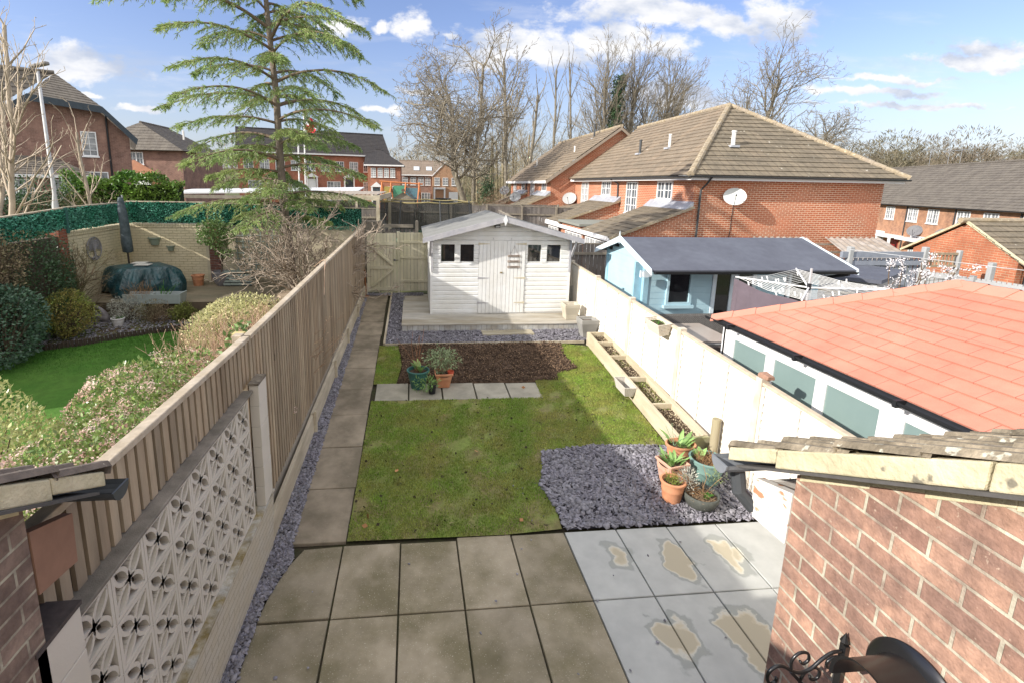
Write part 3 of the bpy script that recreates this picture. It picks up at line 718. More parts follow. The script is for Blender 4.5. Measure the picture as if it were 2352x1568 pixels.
while z < 2.4: lap(b, SY, SB_, z, z+h, SX0, False, -1); lap(b, SY, SB_, z, z+h, SX1, False, 1); z += h
b.box(SX0, SX0+.03, SY+.03, SB_, DZ, 2.5).box(SX1-.03, SX1, SY+.03, SB_, DZ, 2.5).box(SX0, SX1, SB_, SB_+.03, DZ, 2.5)
b.build('side_wall', M_SHED, S)
for q in (SX0-.022, SX1-.035): MB().box(q, q+.057, SY-.022, SY-.002, DZ, 2.5).build('corner_trim', M_SHED, S)
for a, c_ in ((.68, 1.04), (1.155, 1.515), (2.845, 3.205), (3.335, 3.705)):
    wi = MB().box(a, c_, SY+.012, SY+.018, 1.90, 2.44).build('window', M_GLS, S)
    MB().box(a, a+.014, SY-.006, SY+.012, 1.9, 2.44).box(c_-.014, c_, SY-.006, SY+.012, 1.9, 2.44).box(a+.014, c_-.014, SY-.006, SY+.012, 1.9, 1.914).box(a+.014, c_-.014, SY-.006, SY+.012, 2.426, 2.44).build('frame', M_SHED, wi)
M_HNG = mat('hinge_cream', (.55, .50, .38), .6, .15, 30)
for a, c_, sd in ((1.632, 2.195, 0), (2.232, 2.792, 1)):
    dr = MB(); n = 6; p = (c_-a)/n
    for i in range(n): dr.box(a+i*p+.004, a+(i+1)*p-.004, SY-.034, SY-.012, .61, 2.44)
    dr.box(a, c_, SY-.012, SY-.004, .61, 2.44)
    dr = dr.build('door', M_SHED, S)
    for z in (2.36, 1.505, .87):
        hg = MB()
        if sd: hg.prism([(c_+.02, SY-.034, z-.03), (c_-.03, SY-.034, z-.022), (c_-.26, SY-.034, z-.006), (c_-.26, SY-.034, z+.006), (c_-.03, SY-.034, z+.022), (c_+.02, SY-.034, z+.03)], (0, -.006, 0))
        else: hg.prism([(a-.02, SY-.034, z-.03), (a+.03, SY-.034, z-.022), (a+.26, SY-.034, z-.006), (a+.26, SY-.034, z+.006), (a+.03, SY-.034, z+.022), (a-.02, SY-.034, z+.03)], (0, -.006, 0))
        hg.build('hinge', M_HNG if (sd or z > 2) else M_SHEDG, dr)
MB().box(2.196, 2.231, SY-.036, SY-.01, .60, 2.44).build('door_batten', M_SHED, S)
MB().box(2.165, 2.225, SY-.05, SY-.036, 1.63, 1.66).build('latch', mat('brass_dull', (.3, .24, .13), .5, metal=.5), S)
for x in (1.98, 2.43): MB().tube([(x, SY-.03, 2.47), (x, SY-.05, 2.49), (x, SY-.03, 2.51)], .005, 5).build('hook', M_SHEDG, S)
# roof: two felted slopes, grey bargeboards
y0, y1 = 11.58, 14.75; hw = 1.945
for sg in (-1, 1):
    b = MB(); xe = 2.2+sg*hw; n = 1
    A = [(2.2, 3.045), (xe, 3.045-hw*.2655), (xe, 3.02-hw*.2655), (2.2, 3.02)]
    b.prism([(p, y0, q) for p, q in A], (0, y1-y0, 0)); b.build('roof', M_FELT, S)
    for y in (12.62, 13.66): MB().prism([(2.2, y, 3.0475), (xe, y, 3.0475-hw*.2655), (xe, y, 3.0455-hw*.2655), (2.2, y, 3.0455)], (0, .06, 0)).build('felt_lap', M_FELT, S)
    MB().prism([(2.2+sg*.002, y0-.022, 3.05), (xe+sg*.02, y0-.022, 3.05-(hw+.02)*.2655), (xe+sg*.02, y0-.022, 2.93-(hw+.02)*.2655), (2.2+sg*.002, y0-.022, 2.92)], (0, .02, 0)).build('bargeboard', M_SHEDG, S)
MB().prism([(2.2, y0-.034, 3.10), (2.255, y0-.034, 2.965), (2.2, y0-.034, 2.83), (2.145, y0-.034, 2.965)], (0, .011, 0)).build('finial', M_SHED, S)
# grey bracket posts at the corners
for x, sg in ((SX0-.005, 1), (SX1+.005, -1)):
    MB().box(x-.0, x+sg*.045, SY-.06, SY-.024, 1.66, 2.47).build('bracket_post', M_SHEDG, S)
MB().beam((SX1+.03, SY-.03, 2.06), (SX1+.03, 11.62, 2.46), .045, .045).beam((SX0-.03, SY-.03, 2.06), (SX0-.03, 11.62, 2.46), .045, .045).build('roof_bracket', M_SHEDG, S)
t = thing('security_light', 'small black floodlight under the apex of the white shed', 'lamp', (2.06, 11.8, 2.75))
MB().box(1.99, 2.12, 11.80, 11.87, 2.76, 2.84).box(2.03, 2.08, 11.87, 11.95, 2.76, 2.80).build('housing', M_BLACK, t, bevel=.008)
MB().box(2.005, 2.105, 11.794, 11.80, 2.77, 2.815).build('lens', mat('lens_pale', (.5, .52, .55), .2), t)
# hanging sign
t = thing('hanging_sign', 'three small weathered wooden slats reading WELCOME TO OUR GARDEN hung on the right shed door', 'sign', (2.5, 11.9, 1.8))
M_SLAT = mat('sign_slat', (.34, .29, .25), .9, .2, 30)
M_INK = mat('sign_ink', (.10, .08, .07), .9)
def text(body, size, loc, m_, parent, rot=(R(90), 0, 0), ext=.001, name='lettering', align='CENTER'):
    cu = bpy.data.curves.new('t', 'FONT'); cu.body = body; cu.size = size; cu.align_x = align; cu.align_y = 'CENTER'; cu.extrude = ext
    tmp = bpy.data.objects.new('t', cu); me = bpy.data.meshes.new_from_object(tmp); bpy.data.objects.remove(tmp)
    ob = bpy.data.objects.new(name, me); COL.objects.link(ob); me.materials.clear(); me.materials.append(m_)
    ob.parent = parent; ob.location = Vector(loc)-WORLD[parent.name]; ob.rotation_euler = rot; WORLD[ob.name] = Vector(loc); return ob
for i, (z, s_) in enumerate(((2.06, 'WELCOME'), (1.925, 'TO OUR'), (1.785, 'GARDEN'))):
    MB().box(2.345, 2.665, SY-.052, SY-.036, z-.028, z+.028).build('slat', M_SLAT, t, bevel=.006)
    text(s_, .052, (2.505, SY-.0535, z), M_INK, t)
MB().tube([(2.40, SY-.045, 2.08), (2.515, SY-.045, 2.31), (2.62, SY-.045, 2.08)], .004, 5).tube([(2.375, SY-.04, 2.05), (2.375, SY-.04, 1.79)], .0035, 5).tube([(2.635, SY-.04, 2.05), (2.635, SY-.04, 1.79)], .0035, 5).build('cord', M_SLAT, t)
MB().beam((1.59, 10.86, .412), (2.80, 10.87, .412), .34, .04).build('step_board', mat('step_board', (.36, .32, .23), .88, .2, 8, (.46, .42, .34), .7, 4, stretch=(.3, 1, 1)), bevel=.004, **T('flat timber board lying on slate as a step before the deck', 'board'))
# square stone planters
M_STONE = mat('planter_stone', (.50, .465, .385), .9, .12, 10, (.40, .36, .28), .7, 5, .001, 120)
M_STONEG = mat('planter_grey', (.30, .295, .28), .9, .12, 10, (.22, .215, .2), .7, 5, .001, 120)
M_COMPOST = mat('compost', (.055, .038, .027), 1, .4, 40, (.14, .095, .06), .6, 25, .008, 120)
def sq_planter(nm, label, x, y, z, w0, w1, h, m_):
    t = thing(nm, label, 'planter', (x, y, z)); s_ = 2**.5
    MB().lathe([(0, 0), (w0/2*s_*.98, 0), (w0/2*s_, .01), (w0/2*s_*1.04, h*.3), (w1/2*s_, h*.8), (w1/2*s_, h), (w1/2*s_-.05, h), (w1/2*s_-.07, h-.06), (w0/2*s_*.7, h-.07), (0, h-.07)], (x, y, z), 4).build('planter_body', m_, t, bevel=.01)
    for o in t.children: o.data.transform(Matrix.Rotation(R(45), 4, 'Z'))
    MB().box(x-w1*.36, x+w1*.36, y-w1*.36, y+w1*.36, z+h-.1, z+h-.065).build('soil', M_COMPOST, t)
sq_planter('stone_planter', 'pale square stone planter standing on the right end of the deck', 3.86, 11.42, DZ, .29, .38, .38, M_STONE)
sq_planter('stone_planter', 'grey square planter on the slate below the deck corner', 4.02, 10.62, .36, .29, .41, .44, M_STONEG)
# wire guard behind the shed
t = thing('wire_guard', 'small roll of grey wire mesh between shed and cream fence', 'wire mesh', (4.1, 12.3, DZ))
b = MB()
for i in range(14): b.tube([(4.0+.016*i, 12.2+.01*i, DZ), (4.0+.016*i, 12.2+.01*i, 1.22)], .0025, 3)
for i in range(24): b.tube([(4.0, 12.2, DZ+.027*i), (4.22, 12.34, DZ+.027*i)], .0025, 3)
b.build('mesh', mat('galvanised', (.34, .36, .36), .5, metal=.3), t)
# raised sleeper planter
t = thing('raised_bed', 'long low raised timber planter with gravelly soil beside the cream fence', 'raised bed', (3.95, 8, .2))
RX = lambda y: 3.70+.037*(y-6.0); GB = .30
M_SLP = mat('sleeper', (.56, .49, .37), .88, .18, 8, (.44, .38, .26), .7, 3, .002, 70, stretch=(1, .25, 1))
for y0, y1 in ((6.02, 8.08), (8.085, 10.1)):
    for k in (0, 1): MB().beam((RX(y0)+.02, y0, G(y0)+.075+.145*k), (RX(y1)+.02, y1, G(y1)+.075+.145*k), .05, .143).build('long_board', M_SLP, t, bevel=.004)
    MB().beam((RX(y0)+.41, y0, G(y0)+.15), (RX(y1)+.40, y1, G(y1)+.15), .085, .29).build('long_board', M_SLP, t, bevel=.004)
for k in (0, 1): MB().box(RX(6)-.005, RX(6)+.45, 5.965, 6.012, G(6)+.145*k, G(6)+.143+.145*k).build('end_board', mat('sleeper_green', (.40, .37, .24), .9, .2, 8, (.3, .3, .14), .7, 5), t, bevel=.004)
MB().box(RX(10)-.005, RX(10)+.45, 10.105, 10.15, G(10), G(10)+.29).build('end_board', M_SLP, t, bevel=.004)
for y in (6.95, 7.9, 8.85, 9.55): MB().box(RX(y)+.047, RX(y)+.365, y-.025, y+.025, G(y)+.2, G(y)+.285).build('spacer', M_SLP, t, bevel=.004)
MB().quad((RX(6)+.04, 6.0, G(6)+.19), (RX(6)+.38, 6.0, G(6)+.19), (RX(10.1)+.38, 10.1, G(10.1)+.19), (RX(10.1)+.04, 10.1, G(10.1)+.19)).build('soil', M_COMPOST, t)
RB = [(RX(6)+.05, 6.03), (RX(6)+.36, 6.03), (RX(10)+.36, 10.08), (RX(10)+.05, 10.08)]
chips('bed_gravel', [(RB, 1)], 1500, .012, mat('gravel_buff', (.42, .35, .24), .9, .2, island=.5), off=.188, flat=.6, tilt=.6, kind='stuff', label='buff gravel strewn in the raised bed', category='gravel')
blades('bed_weeds', [([(RX(6.9)+.05, 6.9), (RX(6.9)+.36, 6.9), (RX(8)+.36, 8.0), (RX(8)+.05, 8.0)], 1), ([(RX(9)+.05, 8.5), (RX(9)+.36, 8.5), (RX(9)+.36, 9.2), (RX(9)+.05, 9.2)], .3)], 900, .03, [M_GRASS], .004, off=.19, kind='stuff', label='small green seedlings in the raised bed', category='seedlings')
MB().lathe([(.0, 0), (.055, 0), (.055, .66), (.05, .668), (0, .668)], (4.14, 5.86, .03), 14).build('round_post', mat('round_post', (.36, .31, .21), .9, .2, 8, (.26, .24, .12), .6, 4, stretch=(1, 1, .3)), smooth=2, **T('short round timber post at the near end of the raised bed', 'post'))
# wicker baskets
M_WICK = mat('wicker_grey', (.50, .47, .42), .85, .25, 60, bump=.004, bscale=180)
def basket(label, c_, ln, w_, h, ang, m_, fill, tilt=0):
    t = thing('wicker_basket', label, 'basket', c_); b = MB(); q = MB()
    def ring(l, w2, z): return [(-l/2, -w2/2, z), (l/2, -w2/2, z), (l/2, w2/2, z), (-l/2, w2/2, z)]
    n = 7; pr = None
    for i in range(n+1):
        f = i/n; r_ = ring(ln*(.8+.2*f), w_*(.68+.32*f), h*f)
        for k in range(4): b.tube([r_[k], r_[(k+1) % 4]], .0085, 5)
        if i == 0: q.quad(*r_)
        pr = r_
    a, e = ring(ln*.8, w_*.68, 0), ring(ln, w_, h)
    for k in range(4):
        q.quad(a[k], a[(k+1) % 4], e[(k+1) % 4], e[k])
        m2 = 9 if k % 2 == 0 else 4
        for i in range(m2+1):
            u = i/m2; p0 = Vector(a[k]).lerp(Vector(a[(k+1) % 4]), u); p1 = Vector(e[k]).lerp(Vector(e[(k+1) % 4]), u); b.tube([p0, p1], .006, 4)
    M4 = Matrix.Translation(c_)@Matrix.Rotation(ang, 4, 'Z')@Matrix.Rotation(tilt, 4, 'X')
    for mb, nm, mm in ((b, 'wicker', m_), (q, 'lining', m_)):
        mb.v = [tuple(M4@Vector(v)) for v in mb.v]; mb.build(nm, mm, t)
    if fill:
        f = MB().quad(*[tuple(M4@Vector(v)) for v in ring(ln*.93, w_*.88, h*.72)]); f.build('soil', M_COMPOST, t)
        P = np.array([tuple(M4@Vector((U(-.4, .4)*ln, U(-.35, .35)*w_, h*.75))) for _ in range(60)]); V, F = leaf_mesh(P, nr.normal(size=P.shape)+(0, 0, 1.2), np.full(60, .035), .6); raw('seedlings', V, F, M_GRASS2, t)
basket('empty grey wicker trough hooked on the front of the raised bed', (3.66, 7.70, .31), .50, .20, .16, R(88), M_WICK, False)
basket('pale wicker trough of soil hanging on the cream fence panel', (4.12, 7.60, 1.40), .50, .22, .19, R(90), mat('wicker_pale', (.60, .54, .45), .85, .2, 60), True, R(-8))
# ======================= pots =======================
M_TERRA = mat('terracotta', (.55, .235, .12), .85, .12, 12, (.62, .33, .2), .6, 5, .001, 100)
M_TERRAP = mat('terracotta_pink', (.58, .33, .24), .85, .1, 12, (.64, .42, .32), .6, 5)
M_GRNP = mat('green_plastic', (.045, .14, .125), .5, .1, 8)
M_GRNP2 = mat('green_plastic_faded', (.17, .28, .255), .6, .12, 8)
M_DARKP = mat('dark_stone_pot', (.085, .09, .08), .8, .25, 25, spots=(.3, .3, .28), spot_thr=.7, spot_scale=60)
def pot(label, x, y, z, r0, r1, h, m_, rim=.03, n=28, oval=1., sq=0, nm='plant_pot'):
    t = thing(nm, label, 'plant pot', (x, y, z))
    q = [(0, 0), (r0, 0), (r0+(r1-r0)*.55, h*.55), (r0+(r1-r0)*.62, h*.57), (r0+(r1-r0)*.6, h*.6), (r1-.012, h-rim), (r1+.006, h-rim), (r1+.010, h-.006), (r1+.004, h), (r1-.016, h), (r1-.022, h-.03), (r1-.03, h-.055), (0, h-.055)]
    b = MB().lathe(q, (0, 0, 0), 4 if sq else n)
    b.v = [(vx*1.0+x, vy*oval+y, vz+z) for vx, vy, vz in b.v]
    if sq:
        cs, sn = math.cos(R(45+sq)), math.sin(R(45+sq)); b.v = [((vx-x)*cs-(vy-y)*sn+x, (vx-x)*sn+(vy-y)*cs+y, vz) for vx, vy, vz in b.v]
    b.build('pot', m_, t, smooth=2, bevel=.008 if sq else 0)
    s2 = MB().lathe([(r1*.86 if not sq else r1*.8, h-.05), (0, h-.045)], (0, 0, 0), 20)
    s2.v = [(vx+x, vy*oval+y, vz+z) for vx, vy, vz in s2.v]; s2.build('soil', M_COMPOST, t)
    return t
M_TULIP = mat('leaf_tulip', (.26, .42, .14), .5, .12, 20, island=.25, trans=.2)
M_SAGE = mat('leaf_sage', (.29, .36, .20), .75, .15, 12, island=.3, trans=.2)
M_DRY = mat('dry_stalk', (.34, .2, .10), .9, .2, island=.35)
M_GREY = mat('leaf_silver', (.42, .42, .36), .85, .15, island=.3)
def broad(t, x, y, z, n, ln, sp, m_=None, wid=.36, up=1.1, seed=0, nm='leaves'):
    """tulip-like leaves: each a bent strip that arches outward"""
    g = random.Random(seed+5); b = MB()
    for i in range(n):
        a = g.uniform(0, 6.28); r = g.uniform(0, sp); p = Vector((x+r*math.cos(a), y+r*math.sin(a), z)); L_ = ln*g.uniform(.6, 1.15)
        a2 = a+g.uniform(-.8, .8); d = Vector((math.cos(a2)*.45, math.sin(a2)*.45, up)).normalized(); sd = Vector((-math.sin(a2), math.cos(a2), 0)); w = L_*wid/2
        prof = ((0, .35), (.25, .9), (.5, 1), (.75, .7), (1, .02)); pts = []
        for f, ww in prof:
            q = p+d*L_*f+Vector((math.cos(a2), math.sin(a2), -.35))*L_*.42*f*f; pts.append((q-sd*w*ww+Vector((0, 0, .25*w*ww)), q, q+sd*w*ww+Vector((0, 0, .25*w*ww))))
        o = len(b.v); b.v += [tuple(v) for r3 in pts for v in r3]
        for k in range(4):
            for j in (0, 1): b.f.append((o+k*3+j, o+k*3+j+1, o+(k+1)*3+j+1, o+(k+1)*3+j))
    b.build(nm, m_ or M_TULIP, t, smooth=True)
def wisps(t, x, y, z, n, ln, sp, m_, seed=0, up=1., nm='stalks', r=.002):
    g = random.Random(seed); S = []
    for i in range(n):
        p = np.array([x+g.uniform(-sp, sp), y+g.uniform(-sp, sp), z]); d = np.array([g.gauss(0, .45), g.gauss(0, .45), up])
        L_ = ln*g.uniform(.4, 1.1)
        for k in range(3):
            q = p+d/np.linalg.norm(d)*L_/3; S.append((p, q, r, r*.7)); p = q; d = d+np.array([g.gauss(0, .2), g.gauss(0, .2), g.gauss(-.1, .15)])
    V, F = segs_mesh(S, 3); raw(nm, V, F, m_, t)
g_ = 'pots grouped on the slate by the raised bed'
t = pot('wide terracotta trough with broad green leaves, nearest the raised bed', 3.62, 5.80, .09, .13, .20, .30, M_TERRA, oval=.75)
broad(t, 3.62, 5.80, .33, 16, .20, .13, seed=1, wid=.3, up=.9); wisps(t, 3.58, 5.83, .34, 4, .33, .05, mat('leaf_daffodil', (.2, .36, .22), .6), 3, nm='thin_leaves', r=.005); wisps(t, 3.65, 5.8, .34, 40, .06, .13, M_DRY, 5, .4)
t = pot('square pink terracotta pot crowded with green tulip leaves', 3.30, 5.42, .06, .13, .205, .32, M_TERRAP, sq=12)
broad(t, 3.30, 5.42, .32, 34, .17, .11, seed=2, wid=.24, up=1.2)
t = pot('orange terracotta pot with thin grass, lowest and leftmost of its group', 3.14, 5.10, .03, .10, .145, .29, M_TERRA)
wisps(t, 3.14, 5.10, .29, 60, .12, .08, M_GRASS, 4, .9, 'thin_leaves', .003); wisps(t, 3.14, 5.1, .29, 30, .1, .09, M_DRY, 14, .3)
t = pot('large faded green plastic pot with brown dry tufts', 3.77, 5.42, .05, .15, .215, .34, M_GRNP2)
wisps(t, 3.77, 5.42, .35, 150, .13, .13, M_DRY, 6, .8, r=.003); broad(t, 3.70, 5.46, .34, 5, .15, .06, seed=9)
t = thing('stone_bowl', 'low dark bowl with dead stalks and a silvery lavender tuft', 'bowl planter', (3.44, 4.98, .02))
MB().lathe([(0, 0), (.11, 0), (.165, .05), (.20, .13), (.205, .19), (.19, .195), (.18, .15), (0, .14)], (3.44, 4.98, .02), 24).build('bowl', M_DARKP, t, smooth=True)
MB().lathe([(.185, .15), (0, .165)], (3.44, 4.98, .02), 18).build('soil', M_COMPOST, t)
wisps(t, 3.42, 4.98, .17, 160, .10, .14, mat('dry_pale', (.4, .28, .17), .9, island=.3), 7, .35); wisps(t, 3.48, 4.98, .17, 7, .42, .03, M_DRY, 8, .6, 'twigs', .0045)
P, _ = blob_points(420, (3.30, 5.05, .34), (.11, .10, .16), .9, .2, 5); V, F = leaf_mesh(P, _+(0, 0, .8)+nr.normal(size=P.shape)*.4, np.full(420, .045), .2); raw('lavender_leaves', V, F, M_GREY, t)
P, _ = blob_points(160, (3.62, 5.0, .42), (.12, .08, .1), .9, .2, 6); V, F = leaf_mesh(P, _+(0, 0, .4), np.full(160, .03), .25); raw('rosemary_leaves', V, F, mat('leaf_rosemary', (.25, .3, .13), .8, island=.3), t)
wisps(t, 3.32, 5.03, .16, 16, .22, .04, M_DRY, 11, .9, 'stems', .003); broad(t, 3.48, 4.93, .17, 12, .06, .06, M_GRASS2, seed=4, wid=.8)
g_ = 'pots on the stepping slabs'
t = pot('dark green plastic pot with tulip leaves and bare red twigs on the slabs', .09, 8.26, .24, .125, .195, .33, M_GRNP)
broad(t, .12, 8.26, .53, 12, .20, .09, seed=11); wisps(t, .06, 8.3, .53, 9, .75, .04, mat('twig_red', (.36, .17, .09), .8), 12, 1.4, 'twigs', .004); wisps(t, .1, 8.28, .53, 30, .08, .12, M_DRY, 15, .3)
t = pot('square terracotta pot holding a leafy sage bush on the slabs', .54, 8.30, .24, .14, .215, .27, M_TERRA, sq=2)
P, Nn = blob_points(750, (.53, 8.34, .72), (.30, .2, .20), .75, .3, 21); D = Nn*.7+nr.normal(size=P.shape)*.4-(0, 0, .15); V, F = leaf_mesh(P, D, nr.uniform(.04, .08, len(P)), .34); raw('leaves', V, F, M_SAGE, t)
wisps(t, .52, 8.32, .47, 26, .42, .05, mat('sage_stem', (.28, .22, .14), .9), 22, 1., 'stems', .004)
MB().lathe([(0, 0), (.045, 0), (.06, .09), (.055, .09), (.045, .02), (0, .02)], (.665, 8.22, .455), 14).build('inner_pot', mat('red_plastic', (.45, .07, .03), .5), t, smooth=True)
t = pot('small black nursery pot with narrow green leaves between the two larger pots', .33, 8.02, .225, .055, .075, .17, M_BLACK, rim=.012, n=20)
P, Nn = blob_points(230, (.22, 8.0, .42), (.24, .12, .12), .85, .3, 23); V, F = leaf_mesh(P, Nn+nr.normal(size=P.shape)*.4, nr.uniform(.05, .09, len(P)), .17); raw('leaves', V, F, M_TULIP, t)
wisps(t, .30, 8.02, .37, 14, .28, .03, mat('stem_green', (.2, .25, .08), .8), 24, .5, 'stems', .003)

# ======================= lean-to extensions of the houses =======================
M_BRN = mat('extension_brick', (.50, .30, .21), .92, .3, 26, (.20, .125, .10), .75, 6, .005, 90, spots=(.42, .30, .23), spot_thr=.68, spot_scale=55, brick=(.225, .075, 0, (.52, .49, .38), (.26, .15, .115), .006))
M_BRNS = mat('extension_brick_dark', (.32, .23, .18), .92, .25, 30, (.13, .09, .075), .7, 7, .005, 90, brick=(.225, .075, 0, (.46, .42, .32), (.20, .14, .11), .006))
M_TILE = mat('roof_tile_lichen', (.30, .25, .18), .95, .35, 22, (.12, .10, .07), .9, 6, .008, 50, spots=(.52, .50, .40), spot_thr=.63, spot_scale=20)
M_MORT = mat('verge_mortar', (.62, .55, .38), .95, .14, 10, (.42, .38, .24), .8, 3.5, .008, 40, spots=(.22, .20, .15), spot_thr=.66, spot_scale=13)
M_FLAKE = mat('flaking_white', (.74, .70, .65), .8, .1, 12, spots=(.48, .25, .14), spot_thr=.58, spot_scale=9, stretch=(1, 1, 2.2), bump=.001)
M_BRWN = mat('brown_board', (.27, .15, .10), .75, .14, 10, spots=(.7, .68, .62), spot_thr=.78, spot_scale=7)
M_GUT = mat('gutter_dark', (.06, .065, .07), .45, .15, 20)
M_GUTG = mat('gutter_grey', (.20, .215, .235), .45, .1, 20)
def gutter(b, a, d, r=.06, n=8):
    """half-round gutter from a along d"""
    a, d = Vector(a), Vector(d); sd = d.cross(Vector((0, 0, 1))).normalized(); o = []
    for q, rad in ((0, r), (1, r-.006)):
        for k in range(n+1):
            t = math.pi*k/n; o.append(a+sd*math.cos(t)*rad-Vector((0, 0, 1))*math.sin(t)*rad)
    m_ = n+1; vs = o+[p+d for p in o]; fs = []
    for k in range(n): fs += [(k, k+1, 2*m_+k+1, 2*m_+k), (m_+k+1, m_+k, 3*m_+k, 3*m_+k+1), (k+1, k, m_+k, m_+k+1), (2*m_+k, 2*m_+k+1, 3*m_+k+1, 3*m_+k)]
    b.add(vs, fs); return b
def capend(b, a, d, r=.062, n=8):
    a, d = Vector(a), Vector(d).normalized(); sd = d.cross(Vector((0, 0, 1))).normalized()
    p = [a+sd*math.cos(math.pi*k/n)*r-Vector((0, 0, 1))*math.sin(math.pi*k/n)*r for k in range(n+1)]; b.prism(p, -d*.008); return b
def leanto(sg, X, y1, label, brickm, tilem, cat='lean-to'):
    """single-storey rear extension; sg=+1 lies to the right of x=X"""
    t = thing('house_extension', label, 'house extension', (X, 1, 0)); far = X+sg*5
    zr = lambda y: 2.50+.525*(2.10-y)
    b = MB(); y0 = -2.2
    b.prism([(X, y0, -.1), (X, y1, -.1), (X, y1, zr(y1)-.10), (X, y0, zr(y0)-.10)], (sg*.22, 0, 0)); b.build('side_wall', brickm, t)
    MB().box(X+sg*.22, far, y1-.22, y1, -.1, 2.45).build('rear_wall', brickm, t)
    # interlocking tiles: courses run level, each a row of ridged tiles
    n = 13; g0 = .33; sl = math.hypot(1, .525); b = MB(); wv = .30
    dirv = Vector((0, -1/sl, .525/sl)); nv = Vector((0, .525/sl, 1/sl))
    for k in range(n):
        p0 = Vector((X-sg*.085, 2.10, zr(2.10)))+dirv*(k*g0); xx = 0
        while xx < 4.9:
            prof = ((0, .012), (.02, .034), (.05, .034), (.07, .010), (.15, .006), (.165, .03), (.19, .03), (.205, .008), (.295, .006))
            j = Vector((0, U(-.02, .02), U(-.003, .006)))
            for i in range(len(prof)-1):
                u0, h0 = prof[i]; u1, h1 = prof[i+1]; q = [(u0, h0), (u1, h1)]
                L0 = [p0+Vector((sg*(xx+u), 0, 0))+nv*(h_+.022)+j for u, h_ in q]; L1 = [p0+Vector((sg*(xx+u), 0, 0))+nv*h_+dirv*(g0+.03)+j for u, h_ in q]
                Lb = [p0+Vector((sg*(xx+u), 0, 0))-nv*.0+j for u, h_ in q]
                if sg > 0: b.quad(L0[0], L0[1], L1[1], L1[0]); b.quad(Lb[0], Lb[1], L0[1], L0[0])
                else: b.quad(L0[1], L0[0], L1[0], L1[1]); b.quad(Lb[1], Lb[0], L0[0], L0[1])
            xx += wv
    b.build('roof_tiles', tilem, t)
    MB().prism([(X-sg*.06, 2.08, zr(2.08)-.01), (X-sg*.06, y0, zr(y0)-.01), (X-sg*.06, y0, zr(y0)-.05), (X-sg*.06, 2.08, zr(2.08)-.05)], (sg*4.9, 0, 0)).build('roof_deck', M_BLACK, t)
    # mortar verge with ragged underside over thin slate undercloak
    b = MB(); yy = 2.09; k = 0
    while yy > -1.6:
        s_ = U(.45, .9) if k else .3; th = U(.066, .075) if k else .05
        x0 = X-sg*(.083+U(-.006, .006))
        b.prism([(x0, yy, zr(yy)+.02), (x0, yy-s_+.004, zr(yy-s_)+.02), (x0, yy-s_+.004, zr(yy-s_)-th), (x0, yy, zr(yy)-th)], (sg*.085, 0, 0)); yy -= s_; k += 1
    b.build('verge_mortar', M_MORT, t, bevel=.007)
    MB().prism([(X-sg*.105, 2.0, zr(2.0)-.068), (X-sg*.105, y0, zr(y0)-.068), (X-sg*.105, y0, zr(y0)-.08), (X-sg*.105, 2.0, zr(2.0)-.08)], (sg*.13, 0, 0)).build('undercloak', mat('slate_strip', (.09, .085, .08), .8, .2, 30), t)
    b = MB(); yy = y1-.02
    while yy > -1.6:
        s_ = U(.12, .3); b.prism([(X-sg*.004, yy, zr(yy)-.075), (X-sg*.004, yy-s_, zr(yy-s_)-.075), (X-sg*.004, yy-s_, zr(yy-s_)-.10-U(0, .035)), (X-sg*.004, yy, zr(yy)-.10-U(0, .035))], (sg*.05, 0, 0)); yy -= s_
    b.build('wall_fillet', M_MORT, t, bevel=.003)
    return t, zr
tR, zr = leanto(1, 1.647, 1.762, 'brown brick lean-to with lichened tiles filling the right foreground', M_BRN, M_TILE)
MB().prism([(1.642, 1.765, 2.485), (1.642, 1.985, 2.42), (1.642, 1.975, 2.22), (1.642, 1.765, 2.235)], (.04, 0, 0)).build('boxed_eave', M_FLAKE, tR)
MB().box(1.645, 6, 1.975, 1.995, 2.23, 2.40).build('fascia', M_FLAKE, tR)
b = gutter(MB(), (1.50, 2.06, 2.475), (4.9, 0, 0), .058); capend(b, (1.502, 2.06, 2.475), (1, 0, 0), .06)
b.build('gutter', M_GUTG, tR)
MB().tube([(1.60, 2.06, 2.41), (1.60, 2.03, 2.32), (1.66, 2.0, 2.25)], .034, 10).build('gutter_outlet', M_GUT, tR)
b = MB()
for i in range(7): b.box(1.9+i*.7, 1.93+i*.7, 2.0, 2.125, 2.472, 2.48)
b.build('gutter_bracket', M_BLACK, tR)
tL, zl = leanto(-1, -1.42, 1.75, 'dark brown brick lean-to with ridged tiles at the lower left edge', M_BRNS, mat('roof_tile_brown', (.20, .16, .13), .95, .22, 18, (.11, .09, .075), .7, 8, .005, 60, spots=(.4, .36, .28), spot_thr=.68, spot_scale=22))
MB().prism([(-1.415, 1.755, 2.49), (-1.415, 1.975, 2.41), (-1.415, 1.965, 2.19), (-1.415, 1.755, 2.22)], (-.04, 0, 0)).build('boxed_eave', M_BRWN, tL)
b = gutter(MB(), (-1.30, 2.11, 2.44), (-4.9, 0, 0), .058); capend(b, (-1.302, 2.11, 2.44), (-1, 0, 0), .06); b.build('gutter', M_GUT, tL)
MB().box(-6, -1.42, 2.165, 2.172, 2.40, 2.445).build('gutter_lip', M_GUTG, tL)
